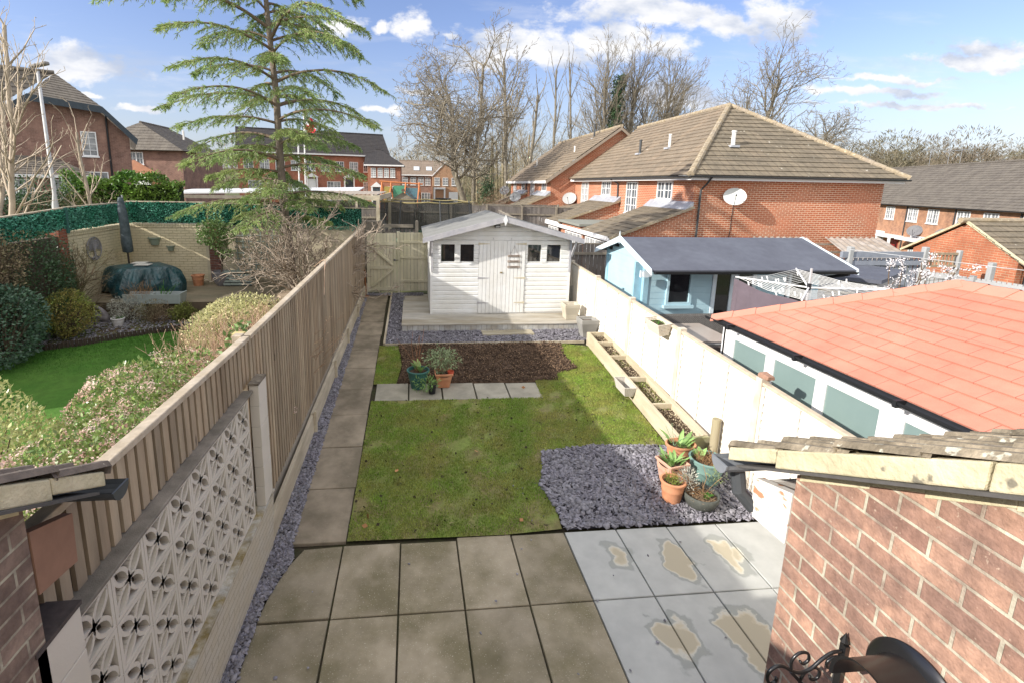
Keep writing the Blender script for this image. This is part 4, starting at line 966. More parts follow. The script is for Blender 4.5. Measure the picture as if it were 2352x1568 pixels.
# wall bracket and bell-like hose drum on the right wall
M_IRON = mat('black_iron', (.012, .012, .013), .28, .1, 20, spec=.6)
t = thing('basket_bracket', 'black wrought iron scroll bracket fixed to the right brick wall', 'bracket', (1.64, 1.41, 2))
def spiral(c_, r, a0, turns, n=22, rr_=.0065):
    return [(c_[0]+r*(1-.78*i/n)*math.cos(a0+turns*6.283*i/n), c_[1], c_[2]+r*(1-.78*i/n)*math.sin(a0+turns*6.283*i/n)) for i in range(n+1)]
b = MB().box(1.628, 1.646, 1.402, 1.428, 1.66, 2.085); b.lathe([(0, .04), (.016, .0), (0, -.02)], (1.632, 1.415, 2.10), 8)
b.build('wall_bar', M_IRON, t, bevel=.002)
y_ = 1.415; tx, tz = 1.345, 1.97
arm = [(1.628, y_, 2.055), (1.59, y_, 2.052), (1.55, y_, 2.025), (1.51, y_, 1.985), (1.47, y_, 1.972), (1.43, y_, 1.985), (1.39, y_, 2.01), (1.36, y_, 2.008), (1.338, y_, 1.985), (1.336, y_, 1.955), (1.352, y_, 1.935), (1.372, y_, 1.942), (1.374, y_, 1.96)]
def smoothc(p, k=4):
    o = []; p = [Vector(q) for q in p]
    for i in range(len(p)-1):
        a, b_, c_, d_ = p[max(i-1, 0)], p[i], p[i+1], p[min(i+2, len(p)-1)]
        for j in range(k):
            t = j/k; o.append(.5*((2*b_)+(-a+c_)*t+(2*a-5*b_+4*c_-d_)*t*t+(-a+3*b_-3*c_+d_)*t**3))
    return o+[p[-1]]
MB().tube(smoothc(arm), .0065, 8).build('arm', M_IRON, t, smooth=True)
MB().tube(smoothc([(1.43, y_, 1.985), (1.425, y_, 2.03), (1.45, y_, 2.062), (1.485, y_, 2.06), (1.495, y_, 2.03), (1.475, y_, 2.012), (1.46, y_, 2.025)]), .0055, 8).tube(smoothc([(1.50, y_, 1.98), (1.525, y_, 1.99), (1.55, y_, 1.97), (1.545, y_, 1.94), (1.52, y_, 1.935), (1.512, y_, 1.953)]), .0055, 8).tube(smoothc([(1.49, y_, 1.975), (1.475, y_, 1.93), (1.49, y_, 1.87), (1.53, y_, 1.80), (1.62, y_, 1.70)]), .0055, 8).tube(smoothc([(1.625, y_, 2.03), (1.60, y_, 2.03), (1.575, y_, 2.01), (1.58, y_, 1.985), (1.60, y_, 1.985), (1.602, y_, 2.0)]), .0055, 8).build('scroll', M_IRON, t, smooth=True)
MB().beam((1.43, y_, 1.98), (1.628, y_, 1.76), .012, .012).build('brace', M_IRON, t)
t = thing('hose_drum', 'glossy black half-round metal hose hanger with a flared rim on the right brick wall', 'hose hanger', (1.6, 1.2, 2.1))
cx, cy, cz = 1.646, 1.165, 2.14
MB().lathe([(.0, 0), (.155, 0), (.17, -.012), (.16, -.022), (.128, -.03), (.122, -.05), (.121, -.185), (.128, -.195), (.118, -.19), (.115, -.05), (.115, -.03), (.0, -.02)], (cx, cy, cz), 40, 'x', arc=(-.02, .52)).build('drum', M_IRON, t, smooth=2)
# ======================= left neighbour's garden =======================
SH = lambda y: fenceX(y)-.06
LL = [(-14, 2), (-14, 9.6), (-8.5, 10.25), (-7.4, 10.3), (-6.8, 10.55), (-6.2, 10.95), (-5.6, 11.25), (-5.0, 11.35), (-4.2, 11.0), (-1.8, 8), (-1.8, 2)]
MB().quad(*sheet(LL, .004)).build('neighbour_lawn', M_TURF2, **ST)
LLv = [(-9, 4.5), (-10, 9.8), (-8.5, 10.2), (-7.4, 10.25), (-6.8, 10.5), (-6.2, 10.9), (-5.6, 11.2), (-5.0, 11.3), (-4.2, 11.0), (-3.0, 8), (-3.0, 4.5)]
blades('grass', [(LLv, 1)], 95000, .045, [M_GRASS2], .006, off=0, lean=.9, kind='stuff', label='bright green mown grass of the neighbouring lawn', category='grass')
LB = [(-9.5, 9.7), (-8.5, 10.3), (-7.4, 10.33), (-6.8, 10.6), (-6.2, 11.0), (-5.6, 11.3), (-5.0, 11.5), (-4.9, 12.35), (-9.5, 12.4)]
MB().quad(*sheet(LB, .02)).build('flower_bed_soil', mat('bed_soil', (.10, .07, .045), 1, .4, 12, (.09, .13, .04), .8, 3, .02, 40), **ST)
chips('bed_slate', [(LB, 1)], 2600, .03, M_SLATE, off=.03, kind='stuff', label='slate pieces scattered over the curved flower bed', category='slate chippings')
t = thing('log_edging', 'dark log roll edging curving round the flower bed', 'edging', (-7, 10.6, .4))
b = MB(); path = [(-9.4, 9.68), (-8.5, 10.25), (-7.4, 10.29), (-6.8, 10.54), (-6.2, 10.94), (-5.6, 11.24), (-5.15, 11.42), (-4.95, 11.8), (-4.9, 12.25)]
for (xa, ya), (xb, yb) in zip(path, path[1:]):
    n = int(math.hypot(xb-xa, yb-ya)/.07)
    for i in range(n):
        x = xa+(xb-xa)*i/n; y = ya+(yb-ya)*i/n; b.tube([(x, y, G(y)-.02), (x, y, G(y)+.13+U(-.012, .012))], .034, 6)
b.build('logs', mat('log_dark', (.06, .045, .035), .95, .3, 20), t)
LDZ = .85
d = thing('neighbour_decking', 'brown timber terrace in the corner of the yellow brick walls', 'decking', (-5, 13.6, .7))
b = MB(); y = 12.3
while y < 14.95: b.box(-8.0, -1.62, y, y+.135, LDZ-.03, LDZ); y += .14
b.build('deck_boards', mat('deck_brown', (.235, .19, .13), .85, .22, 7, (.17, .15, .10), .8, 2, stretch=(.25, 1, 1)), d)
MB().box(-8.0, -1.62, 12.27, 12.295, .3, LDZ+.005).build('fascia', mat('deck_fascia_brown', (.10, .075, .05), .9), d)
# yellow painted brick walls
M_YEL = mat('yellow_brick', (.68, .59, .40), .85, .08, 5, (.60, .53, .38), .6, 2.5, .002, 60, brick=(.225, .075, 0, (.40, .33, .2), (.66, .57, .39), .006))
M_YELD = mat('yellow_render', (.56, .49, .35), .9, .1, 5, (.46, .41, .31), .7, 3, .002, 60)
M_RBR = mat('pier_brick', (.20, .085, .06), .9, .2, 10, brick=(.225, .075, 0, (.22, .18, .15), (.13, .06, .05), .006))
w = thing('yellow_garden_wall', 'pale yellow painted brick garden wall round two sides of the brown terrace', 'garden wall', (-5, 15, .6))
MB().box(-8.1, -6.02, 15.0, 15.22, .4, 2.42).build('rear_section', M_YEL, w)
b = MB()
for i in range(28): b.box(-8.08+i*.0745, -8.08+i*.0745+.066, 14.985, 15.23, 2.425, 2.53)
b.build('soldier_course', M_YEL, w)
MB().box(-6.02, -5.92, 14.97, 15.24, .4, 2.55).build('edge_strip', M_YELD, w)
MB().box(-5.92, -5.62, 14.93, 15.24, .4, 2.58).build('pier', M_RBR, w)
MB().box(-5.62, -1.60, 15.0, 15.22, .4, 2.50).build('rendered_section', M_YELD, w)
MB().box(-8.32, -8.1, 12.4, 15.22, .4, 2.42).build('side_section', M_YEL, w)
b = MB()
for i in range(34): b.box(-8.33, -8.085, 12.42+i*.0745, 12.42+i*.0745+.066, 2.425, 2.53)
b.build('soldier_course', M_YEL, w)
MB().box(-8.36, -8.07, 12.12, 12.4, .4, 2.60).build('pier', mat('pier_red', (.30, .10, .06), .9, .2, 12, brick=(.225, .075, 0, (.3, .2, .15), (.25, .09, .06), .006)), w)
MB().box(-8.099, -8.04, 14.5, 14.75, .8, 2.42).build('pilaster', M_YEL, w)
MB().box(-8.3, -8.1, 7.0, 12.12, .2, 2.45).build('side_section', mat('old_brick_dark', (.10, .075, .055), .9, .2, 10), w)
# artificial hedge panels above the walls
M_HP = mat('hedge_panel_leaf', (.06, .29, .19), .5, .25, 3, (.17, .42, .33), .6, 2.5, island=.45)
M_HPB = mat('hedge_panel_back', (.015, .06, .04), .9)
def hedge_panel(label, a, b_, z0a, z1a, z0b, z1b, nrm, n):
    a, b_ = Vector(a), Vector(b_); t = thing('hedge_screen', label, 'hedge screen', (a.x, a.y, z0a), 'leaf screens on the garden wall')
    nv = Vector(nrm)
    MB().prism([(a.x, a.y, z0a), (b_.x, b_.y, z0b), (b_.x, b_.y, z1b), (a.x, a.y, z1a)], -nv*.03).build('backing', M_HPB, t)
    MB().beam((a.x, a.y, z1a+.015), (b_.x, b_.y, z1b+.015), .07, .03).build('cap', M_CAP, t)
    f = nr.uniform(0, 1, n); g = nr.uniform(0, 1, n); P = np.array(a[:2])+(np.array(b_[:2])-np.array(a[:2]))*f[:, None]
    z0 = z0a+(z0b-z0a)*f; z1 = z1a+(z1b-z1a)*f; z = z0+(z1-z0)*g; z = np.round(z/.055)*.055+nr.normal(0, .012, n)
    z = np.clip(z, z0, z1-.01); P = np.concatenate([P, z[:, None]], 1)+np.array(nv)*nr.uniform(.0, .05, n)[:, None]
    D = np.array(nv)*.5+nr.normal(size=P.shape)*.7; V, F = leaf_mesh(P, D, nr.uniform(.035, .06, n), .6); raw('leaves', V, F, M_HP, t)
hedge_panel('green artificial leaf screen on the side wall, left end', (-8.1, 8.6), (-8.1, 12.38), 2.3, 2.86, 2.62, 3.07, (1, 0, 0), 5200)
hedge_panel('green artificial leaf screen on the side wall above the tree plaque', (-8.1, 12.42), (-8.1, 14.95), 2.54, 3.08, 2.62, 3.12, (1, 0, 0), 4200)
hedge_panel('green artificial leaf screen behind the parasol', (-8.08, 15.0), (-5.95, 15.0), 2.56, 3.14, 2.56, 3.14, (0, -1, 0), 3600)
hedge_panel('green artificial leaf screen behind the bare shrub, up to the fence', (-5.9, 15.02), (-1.52, 15.02), 2.5, 3.12, 2.38, 3.02, (0, -1, 0), 6500)
for y in (12.4,): MB().box(-8.12, -8.03, y-.02, y+.05, 2.5, 3.1).build('screen_post', M_GRNP, **T('dark green post between two leaf screens on the side wall', 'post'))
# tree plaque on the side wall
t = thing('tree_plaque', 'round grey metal tree of life plaque on the yellow side wall', 'wall ornament', (-8.08, 13.35, 2.02))
M_PLQ = mat('plaque_grey', (.24, .23, .24), .6, .2, 20)
def pc(r, a, dx=.02): return (-8.09+dx, 13.32+r*math.cos(a), 2.02+r*math.sin(a))
MB().tube([pc(.29, 6.2832*i/32) for i in range(33)], .014, 5).build('ring', M_PLQ, t)
MB().tube([pc(.27, -1.57), (-8.07, 13.32, 1.9), (-8.07, 13.32, 2.02)], [.05, .03, .02], 6).tube([pc(.27, -2.1), pc(.2, -1.6)], .02, 5).tube([pc(.27, -1.05), pc(.2, -1.55)], .02, 5).build('trunk', M_PLQ, t)
b = MB(); g = random.Random(5)
for i in range(34):
    a = -.15+3.45*i/33; r = g.uniform(.15, .28); m_ = pc(r*.55, a+g.uniform(-.2, .2)); b.tube([(-8.07, 13.32, 2.0), m_, pc(r, a)], [.010, .007, .004], 4)
    for _ in range(7): q = g.uniform(-.25, .25); rr_ = g.uniform(.12, .275); c_ = pc(rr_, a+q); b.lathe([(0, .004), (.017, 0), (0, -.004)], c_, 5, 'x')
b.build('branches', M_PLQ, t)
# wall pots
M_SAGEP = mat('sage_ceramic', (.25, .30, .24), .6, .1, 8)
for x, z, w_, lb in ((-7.42, 2.08, .17, 'larger sage green wall pot on the yellow rear wall'), (-7.0, 1.86, .115, 'smaller sage green wall pot on the yellow rear wall')):
    MB().lathe([(0, -w_*1.0), (w_*.62, -w_*.95), (w_*.85, 0), (w_*1.0, .02), (w_*1.0, w_*.35), (w_*.85, w_*.35), (w_*.8, .0), (0, 0)], (x, 14.985, z), 16, arc=(.5, 1)).build('wall_pot', M_SAGEP, smooth=2, **T(lb, 'wall pot', 'wall pots on the yellow wall'))
# closed parasol
t = thing('closed_parasol', 'tall closed parasol in a dark cover standing by the wall corner', 'parasol', (-7.6, 13.95, LDZ))
MB().tube([(-7.62, 13.95, LDZ), (-7.62, 13.93, 2.2)], .024, 8).build('pole', mat('pole_dark', (.05, .04, .035), .5), t)
b = MB().lathe([(.06, 0), (.125, .02), (.13, .3), (.115, .7), (.095, 1.1), (.07, 1.38), (.05, 1.46), (0, 1.47)], (0, 0, 0), 14)
b.v = [(x*(1+.10*math.sin(z*21+x*40))-7.60+.045*(.7-z)*.9-.02, y*(1+.1*math.cos(z*17))+13.93, z+1.84) for x, y, z in b.v]
b.build('cover', mat('cover_slate', (.055, .075, .085), .5, .25, 20, (.14, .17, .19), .5, 9, .006, 30), t, smooth=True)
MB().tube([(-7.6, 13.93, 3.29), (-7.6, 13.93, 3.36)], .02, 8).build('tip', mat('pole_pale', (.4, .42, .42), .4), t)
# covered table with two tiles
t = thing('covered_table', 'round garden table and chairs under a crumpled dark green tarpaulin', 'covered table', (-7.05, 13.55, LDZ))
g2 = np.random.default_rng(3); n1, n2 = 34, 120; V = []; cols = g2.uniform(0, 6.28, 9); fr = [5, 7, 9, 13, 17, 23, 31, 41, 53]
for i in range(n1+1):
    f = i/n1
    for k in range(n2):
        a = 6.2832*k/n2; lob = .5+.5*math.cos(4*a+.5)
        if f < .42: r = .52*f/.42*(1+.05*math.cos(4*a)); z = .74-.03*(f/.42)**3
        else:
            q = (f-.42)/.58; r = .52+q**.8*(.22+.34*lob); z = .71-.12*q-(.54+.04*lob)*q**1.5+(.07*lob*math.sin(math.pi*min(q*1.2, 1)))
            if q > .75: r -= (q-.75)*.5
        wr = sum(math.sin(a*fr[j]+cols[j]+f*6*(j % 3)) for j in range(9))/9; amp = .012 if f < .42 else .13*(min(1, (f-.42)*3))
        r += wr*amp*1.2; z += wr*amp*.7
        V.append((-7.08+r*math.cos(a)*1.12, 13.5+r*math.sin(a)*.93, LDZ+max(z, .03)))
F = [(i*n2+k, i*n2+(k+1) % n2, (i+1)*n2+(k+1) % n2, (i+1)*n2+k) for i in range(n1) for k in range(n2)]
M_TARP = mat('tarpaulin', (.006, .04, .05), .28, .3, 6, (.02, .085, .10), .7, 3, .035, 13, spec=.7)
raw('tarpaulin', V, F, M_TARP, t, smooth=True)
MB().box(-7.36, -7.02, 13.52, 13.80, 1.597, 1.612).build('tile', mat('tile_pale', (.6, .58, .54), .5), **T('pale square tile on the covered table, the rear of two', 'tile'))
MB().box(-7.14, -6.78, 13.22, 13.48, 1.597, 1.612).build('tile', MATS['tile_pale'], **T('pale square tile on the covered table, the front of two', 'tile'))
pot('small orange terracotta pot half hidden behind the covered table', -6.05, 14.35, LDZ, .12, .17, .30, M_TERRA)
# grey bowl pot with glossy shrub
t = thing('bowl_pot', 'round ribbed grey pot with a glossy leafed shrub by the dark brick pier', 'plant pot', (-5.4, 14.35, LDZ))
MB().lathe([(0, 0), (.13, 0), (.2, .1), (.255, .24), (.26, .36), (.275, .38), (.27, .40), (.25, .40), (.24, .34), (0, .34)], (-5.4, 14.35, LDZ), 28).build('pot', mat('pot_grey', (.20, .19, .20), .7, .08, 10), t, smooth=2)
MB().tube([(-5.4, 14.35, 1.2), (-5.36, 14.35, 1.6), (-5.42, 14.37, 2.1)], [.03, .025, .015], 6).tube([(-5.37, 14.35, 1.55), (-5.2, 14.3, 1.75)], .01, 5).build('stem', M_BARK, t)
M_GLOSS = mat('leaf_glossy', (.17, .27, .085), .38, .2, 5, (.18, .27, .09), .7, 3, island=.35, spec=.6, trans=.15)
P, Nn = blob_points(2000, (-5.52, 14.4, 2.33), (.46, .32, .45), .7, .3, 41); P2, N2 = blob_points(160, (-5.25, 14.3, 1.75), (.26, .2, .12), .9, .2, 42)
P = np.concatenate([P, P2]); Nn = np.concatenate([Nn, N2]); V, F = leaf_mesh(P, Nn*.6+nr.normal(size=P.shape)*.6, nr.uniform(.05, .10, len(P)), .45); raw('foliage', V, F, M_GLOSS, t)
# trellis and slatted planter
M_TREL = mat('trellis_sage', (.27, .31, .28), .8, .15, 10)
t = thing('trellis', 'sage grey square trellis against the rendered wall', 'trellis', (-4.6, 14.95, LDZ))
b = MB()
for i in range(9): b.box(-5.15+.17*i, -5.12+.17*i, 14.955, 14.97, .9, 2.40)
for i in range(9): b.box(-5.2, -3.75, 14.94, 14.955, 1.0+.17*i, 1.03+.17*i)
b.build('lattice', M_TREL, t)
t = thing('slatted_planter', 'sage grey slatted timber planter below the trellis', 'planter', (-4.92, 14.35, LDZ))
b = MB()
for k in range(4): b.box(-5.31, -4.54, 14.17, 14.19, .88+k*.088, .88+.062+k*.088).box(-5.31, -5.29, 14.19, 14.5, .88+k*.088, .942+k*.088).box(-4.56, -4.54, 14.19, 14.5, .88+k*.088, .942+k*.088)
b.box(-5.33, -4.52, 14.15, 14.52, 1.235, 1.255); b.build('slats', M_TREL, t)
MB().box(-5.285, -4.565, 14.195, 14.48, .86, 1.2).build('liner', M_BLACK, t); wisps(t, -4.85, 14.3, 1.2, 6, .5, .1, M_DRY, 31, 1.3, 'stalks', .006)
# trough planter at the deck's front edge
t = thing('trough_planter', 'grey green timber trough planter along the front edge of the brown terrace', 'planter', (-6, 12.3, LDZ))
b = MB(); b.prism([(-6.85, 12.13, LDZ), (-6.85, 12.09, LDZ+.24), (-5.57, 12.09, LDZ+.24), (-5.60, 12.13, LDZ)], (0, .02, 0)).prism([(-6.85, 12.38, LDZ), (-6.85, 12.42, LDZ+.24), (-5.57, 12.42, LDZ+.24), (-5.60, 12.38, LDZ)], (0, .02, 0)).prism([(-5.60, 12.12, LDZ-.02), (-5.60, 12.40, LDZ-.02), (-5.56, 12.45, LDZ+.26), (-5.56, 12.07, LDZ+.26)], (.03, 0, 0)).box(-6.28, -6.25, 12.12, 12.4, LDZ, LDZ+.22)
b.build('boards', mat('trough_sage', (.33, .37, .36), .7, .1, 10), t); MB().box(-6.84, -5.62, 12.15, 12.38, LDZ, LDZ+.17).build('soil', M_COMPOST, t)
wisps(t, -5.95, 12.25, LDZ+.17, 14, .38, .1, M_GRASS2, 33, 1, 'thin_leaves', .006); wisps(t, -6.5, 12.27, LDZ+.15, 80, .42, .25, M_DRY, 34, .9, 'stalks', .003)
# statue
t = thing('garden_statue', 'grey stone statue of a kneeling figure, head on hands, in the flower bed', 'statue', (-7.25, 11.95, .44))
def skin(name, pts, m_, parent, sub=2):
    """pts: (xyz, radius, parent index)"""
    me = bpy.data.meshes.new(name); o = WORLD[parent.name]
    me.from_pydata([tuple(Vector(p)-o) for p, r, k in pts], [(k, i) for i, (p, r, k) in enumerate(pts) if k >= 0], [])
    ob = bpy.data.objects.new(name, me); COL.objects.link(ob); ob.parent = parent; WORLD[ob.name] = o
    sm = ob.modifiers.new('skin', 'SKIN'); sm.use_smooth_shade = True
    for i, (p, r, k) in enumerate(pts): me.skin_vertices[0].data[i].radius = (r, r)
    me.skin_vertices[0].data[0].use_root = True
    s_ = ob.modifiers.new('sub', 'SUBSURF'); s_.levels = s_.render_levels = sub; me.materials.append(m_); return ob
sx, sy, sz = -7.25, 11.95, .45
q = lambda a, b_, c_: (sx+a, sy+b_, sz+c_)
M_STAT = mat('statue_stone', (.27, .25, .26), .8, .2, 25, (.15, .13, .13), .8, 14, .002, 120)
skin('body', [(q(.06, 0, .10), .085, -1), (q(.06, 0, .19), .07, 0), (q(.03, -.01, .29), .065, 1), (q(-.03, -.01, .355), .03, 2), (q(-.10, -.02, .385), .055, 3), (q(-.15, -.03, .37), .03, 4),
              (q(.02, -.07, .28), .03, 2), (q(-.0, -.09, .20), .022, 6), (q(-.09, -.06, .27), .018, 7), (q(-.12, -.04, .31), .02, 8),
              (q(-.02, -.06, .12), .05, 0), (q(-.11, -.06, .24), .035, 10), (q(-.10, -.05, .10), .028, 11), (q(-.11, -.06, .02), .03, 12), (q(-.15, -.07, .01), .02, 13),
              (q(.10, .04, .05), .07, 0), (q(.13, .03, .02), .045, 15)], M_STAT, t)
MB().lathe([(0, 0), (.15, 0), (.155, .03), (.14, .045), (0, .05)], (sx+.03, sy, .43), 18).build('base', M_STAT, t, smooth=2)
t = pot('chipped white painted pot beside the kneeling statue', -6.78, 11.7, .43, .10, .135, .20, mat('white_chipped', (.62, .60, .60), .7, .1, 12, spots=(.35, .2, .13), spot_thr=.66, spot_scale=16)); wisps(t, -6.78, 11.7, .6, 40, .10, .09, M_GRASS2, 36, .6, 'leaves', .004)
MB().lathe([(0, 0), (.12, .01), (.15, .05), (.10, .1), (0, .12)], (-7.45, 11.25, .40), 10, sq=.1).build('rock', mat('boulder', (.36, .32, .25), .9, .2, 9), smooth=True, **T('smooth buff boulder in the flower bed below the statue', 'rock'))
# ---- shrubs of the left garden ----
M_LAUR = mat('leaf_dark', (.045, .095, .04), .45, .2, 3, (.09, .15, .065), .6, 2.5, island=.4, spec=.5, trans=.12)
M_LAURB = mat('leaf_bluegreen', (.06, .125, .075), .4, .2, 3, (.12, .19, .12), .6, 3, island=.35, spec=.55, trans=.12)
M_YGRN = mat('leaf_yellowgreen', (.22, .30, .07), .55, .2, 3, (.35, .24, .08), .8, 3.5, island=.35, trans=.25)
M_BRNT = mat('twig_brown', (.24, .17, .11), .9, .2, 4, (.16, .17, .08), .8, 1.5, island=.35)
M_PALE = mat('leaf_palegreen', (.44, .48, .18), .38, .15, 3, (.46, .44, .20), .8, 3, island=.35, spec=.5, trans=.3)
M_VIB = mat('leaf_viburnum', (.19, .30, .08), .35, .25, 4, (.34, .38, .14), .7, 3, island=.4, spec=.5, trans=.22)
M_CRM = mat('leaf_cream', (.66, .60, .34), .5, .15, 4, (.38, .42, .17), .7, 4, island=.3, trans=.3)
M_FLW = mat('flower_pinkwhite', (.82, .66, .58), .7, .12, 6, (.60, .33, .26), .8, 5, island=.22, trans=.25)
shrub('laurel_bush', 'dark blue-green rounded evergreen bush at the left edge of the lawn', 'bush', (-7.65, 9.6, 1.06), (.68, .85, .78), 6500, .065, M_LAURB, 1, .35, .10)
shrub('rounded_bush', 'rounded yellow-green bush with orange tips beside the statue', 'bush', (-7.35, 10.95, .93), (.52, .46, .50), 5200, .045, M_YGRN, 2, .4, .16)
shrub('viburnum_bush', 'tall dark leafy bush with bare tips in front of the yellow side wall', 'bush', (-8.0, 11.2, 1.42), (.66, .85, 1.05), 10000, .055, M_LAUR, 3, .5, .22)
shrub('straggly_shrub', 'straggly brown shrub at the far left edge of the picture', 'bush', (-7.95, 10.1, 2.1), (.5, .7, .85), 4200, .05, M_BRNT, 4, .8, .3)
shrub('lavender_bush', 'silvery grey lavender clump in the flower bed', 'bush', (-6.72, 12.0, .75), (.42, .28, .33), 3400, .05, M_GREY, 5, .7, .2, .18)
shrub('faded_shrub', 'faded brown twiggy clump in front of the trough planter', 'bush', (-6.05, 11.85, .68), (.42, .26, .32), 2600, .05, M_BRNT, 6, .8, .25, .2)
shrub('small_shrub', 'small olive green shrub at the corner of the brown terrace', 'bush', (-5.45, 11.95, .66), (.32, .22, .24), 2000, .045, mat('leaf_olive', (.18, .2, .05), .6, .2, 5, island=.3, trans=.2), 7, .7, .2)
t = thing('small_tree', 'small bare twiggy tree in the bed behind the rounded bush', 'bare tree', (-7.85, 12.0, .45))
S = [[], []]; g = random.Random(9)
for i in range(5): grow(g, Vector((-7.85, 12.0, .45)), Vector((g.uniform(-.3, .3), g.uniform(-.3, .3), 1)).normalized(), 1.5, .03, 0, S, dict(HAB, seg=.16, rmin=.004, split=.02, lv=3, clear=.1, ratio=.5))
V, F = segs_mesh(S[0]+S[1], 3); raw('branches', V, F, M_BRNT, t)
def flowers(nc, per, size, m_, seed, up=.1):
    def f(t, P, Nn):
        g = np.random.default_rng(seed); k = np.where((Nn[:, 2] > up-.35))[0]; k = g.choice(k, min(nc, len(k)), replace=False)
        C = np.repeat(P[k]+Nn[k]*.035, per, 0); N2 = np.repeat(Nn[k], per, 0); o = g.normal(size=C.shape)*.032; o -= N2*(o*N2).sum(1, keepdims=True)*.7
        V, F = leaf_mesh(C+o, g.normal(size=C.shape)+N2*.2, g.uniform(.6, 1.2, len(C))*size, .95, N2*1.2); raw('flowers', V, F, m_, t)
    return f
shrub('pale_shrub', 'large pale yellow-green shrub at the lower left above the tiled roof', 'bush', (-3.55, 3.7, 1.05), (.98, 1.15, 1.05), 24000, .042, M_PALE, 11, .45, .14)
shrub('laurustinus', 'flowering pink and white evergreen shrub against the near part of the fence', 'flowering shrub', (-2.25, 3.45, 1.02), (.62, 1.35, .98), 17000, .048, M_VIB, 12, .45, .16, extra=flowers(650, 40, .017, M_FLW, 1))
shrub('laurustinus', 'tallest pink and white flowering shrub beside the neighbouring lawn', 'flowering shrub', (-2.65, 4.95, 1.0), (.78, 1.1, 1.0), 17000, .048, M_VIB, 13, .45, .18, extra=flowers(620, 40, .017, M_FLW, 2))
shrub('laurustinus', 'small pink and white flowering shrub where the fence steps up', 'flowering shrub', (-2.2, 6.15, .82), (.55, .75, .66), 9000, .048, M_VIB, 14, .5, .18, extra=flowers(330, 36, .017, M_FLW, 3))
# dense pinkish bare-stemmed hydrangea
t = thing('dormant_shrub', 'mass of thin pinkish brown bare stems behind the fence', 'bare shrub', (-2.6, 7.6, .2))
S = []; g = random.Random(21)
for i in range(760):
    a = g.uniform(0, 6.28); r = g.uniform(0, 1)**.6; p = np.array([-2.6+r*.85*math.cos(a), 7.9+r*1.3*math.sin(a), .3]); d = np.array([g.gauss(0, .16)+.25*math.cos(a)*r, g.gauss(0, .16)+.25*math.sin(a)*r, 1.])
    L_ = g.uniform(.85, 1.28)
    for k in range(4):
        q = p+d/np.linalg.norm(d)*L_/4; S.append((p, q, .006-.001*k, .005-.001*k)); p = q; d = d+np.array([g.gauss(0, .14), g.gauss(0, .14), 0])
        if k > 0:
            for _ in range(2): d2 = d+np.array([g.gauss(0, .5), g.gauss(0, .5), 0]); S.append((p, p+d2/np.linalg.norm(d2)*.16, .004, .002))
V, F = segs_mesh(S, 3); raw('stems', V, F, mat('stem_pinkish', (.42, .27, .18), .85, .2, 6, (.52, .40, .29), .7, 5, island=.3), t)
P = np.array([s_[1] for s_ in S if s_[3] < .003]); P = P[::2]; V, F = leaf_mesh(P, nr.normal(size=P.shape)+(0, 0, 1), nr.uniform(.02, .04, len(P)), .5); raw('buds', V, F, mat('bud_pale', (.60, .45, .30), .8, island=.3), t)
shrub('variegated_shrub', 'cream variegated evergreen shrub near the far end of the fence', 'bush', (-3.35, 9.75, .93), (1.0, .95, .62), 11000, .058, M_CRM, 15, .45, .15)
shrub('green_sprig', 'bright green sprig rising beside the fence step', 'bush', (-1.86, 5.35, 2.0), (.16, .26, .3), 420, .07, M_GLOSS, 16, .9, .3)
MB().box(-1.76, -1.65, 4.80, 4.88, .3, 2.315).build('fence_post', mat('post_new', (.5, .42, .2), .85, .1, 12), **T('yellowish timber post behind the step in the fence', 'post'), bevel=.006)
# big bare spreading shrub
t = thing('bare_shrub', 'large tangled pale grey bare shrub beside the far end of the fence', 'bare shrub', (-2.75, 12.6, .85))
S = [[], []]; g = random.Random(33)
for i in range(24): grow(g, Vector((-2.75+g.uniform(-.2, .2), 12.7+g.uniform(-.2, .2), .85)), Vector((g.uniform(-1, 1), g.uniform(-.8, .8), .95)).normalized(), g.uniform(1.9, 2.7), .028, 0, S, dict(HAB, seg=.15, wig=.20, up=.04, rmin=.007, split=.02, lv=3, clear=.15, kids=[1, 2, 1, 0], prob=.62, ratio=.46, ang=(.4, 1.1)))
V, F = segs_mesh(S[0]+S[1], 4); raw('branches', V, F, mat('bark_pale', (.42, .35, .28), .9, .2, 5, (.28, .22, .17), .8, 4, island=.2), t)
shrub('low_ivy', 'low yellow-green leafy growth under the bare shrub', 'bush', (-2.3, 12.2, 1.15), (.4, .6, .32), 900, .08, M_YGRN, 17, .8, .3)
t = thing('trailing_stem', 'single pale stem trailing over the fence', 'stem', (-1.55, 8, 2.3))
MB().tube(smoothc([(-1.75, 8.9, 2.3), (-1.5, 8.5, 2.48), (-1.42, 8.0, 2.36), (-1.38, 7.7, 2.12), (-1.36, 7.55, 2.08)]), .006, 5).build('stem', MATS['stem_pinkish'], t)
# things by the far corner: stone stack, cloth, feeder
MB().lathe([(0, 0), (.28, 0), (.3, .05), (.22, .06), (.2, .12), (.34, .14), (.33, .19), (0, .2)], (-3.0, 12.35, LDZ), 9, sq=.15).build('bird_bath', mat('stone_layer', (.32, .25, .18), .9, .2, 12), **T('low layered stone stack on the brown terrace by the bare shrub', 'stone stack'))
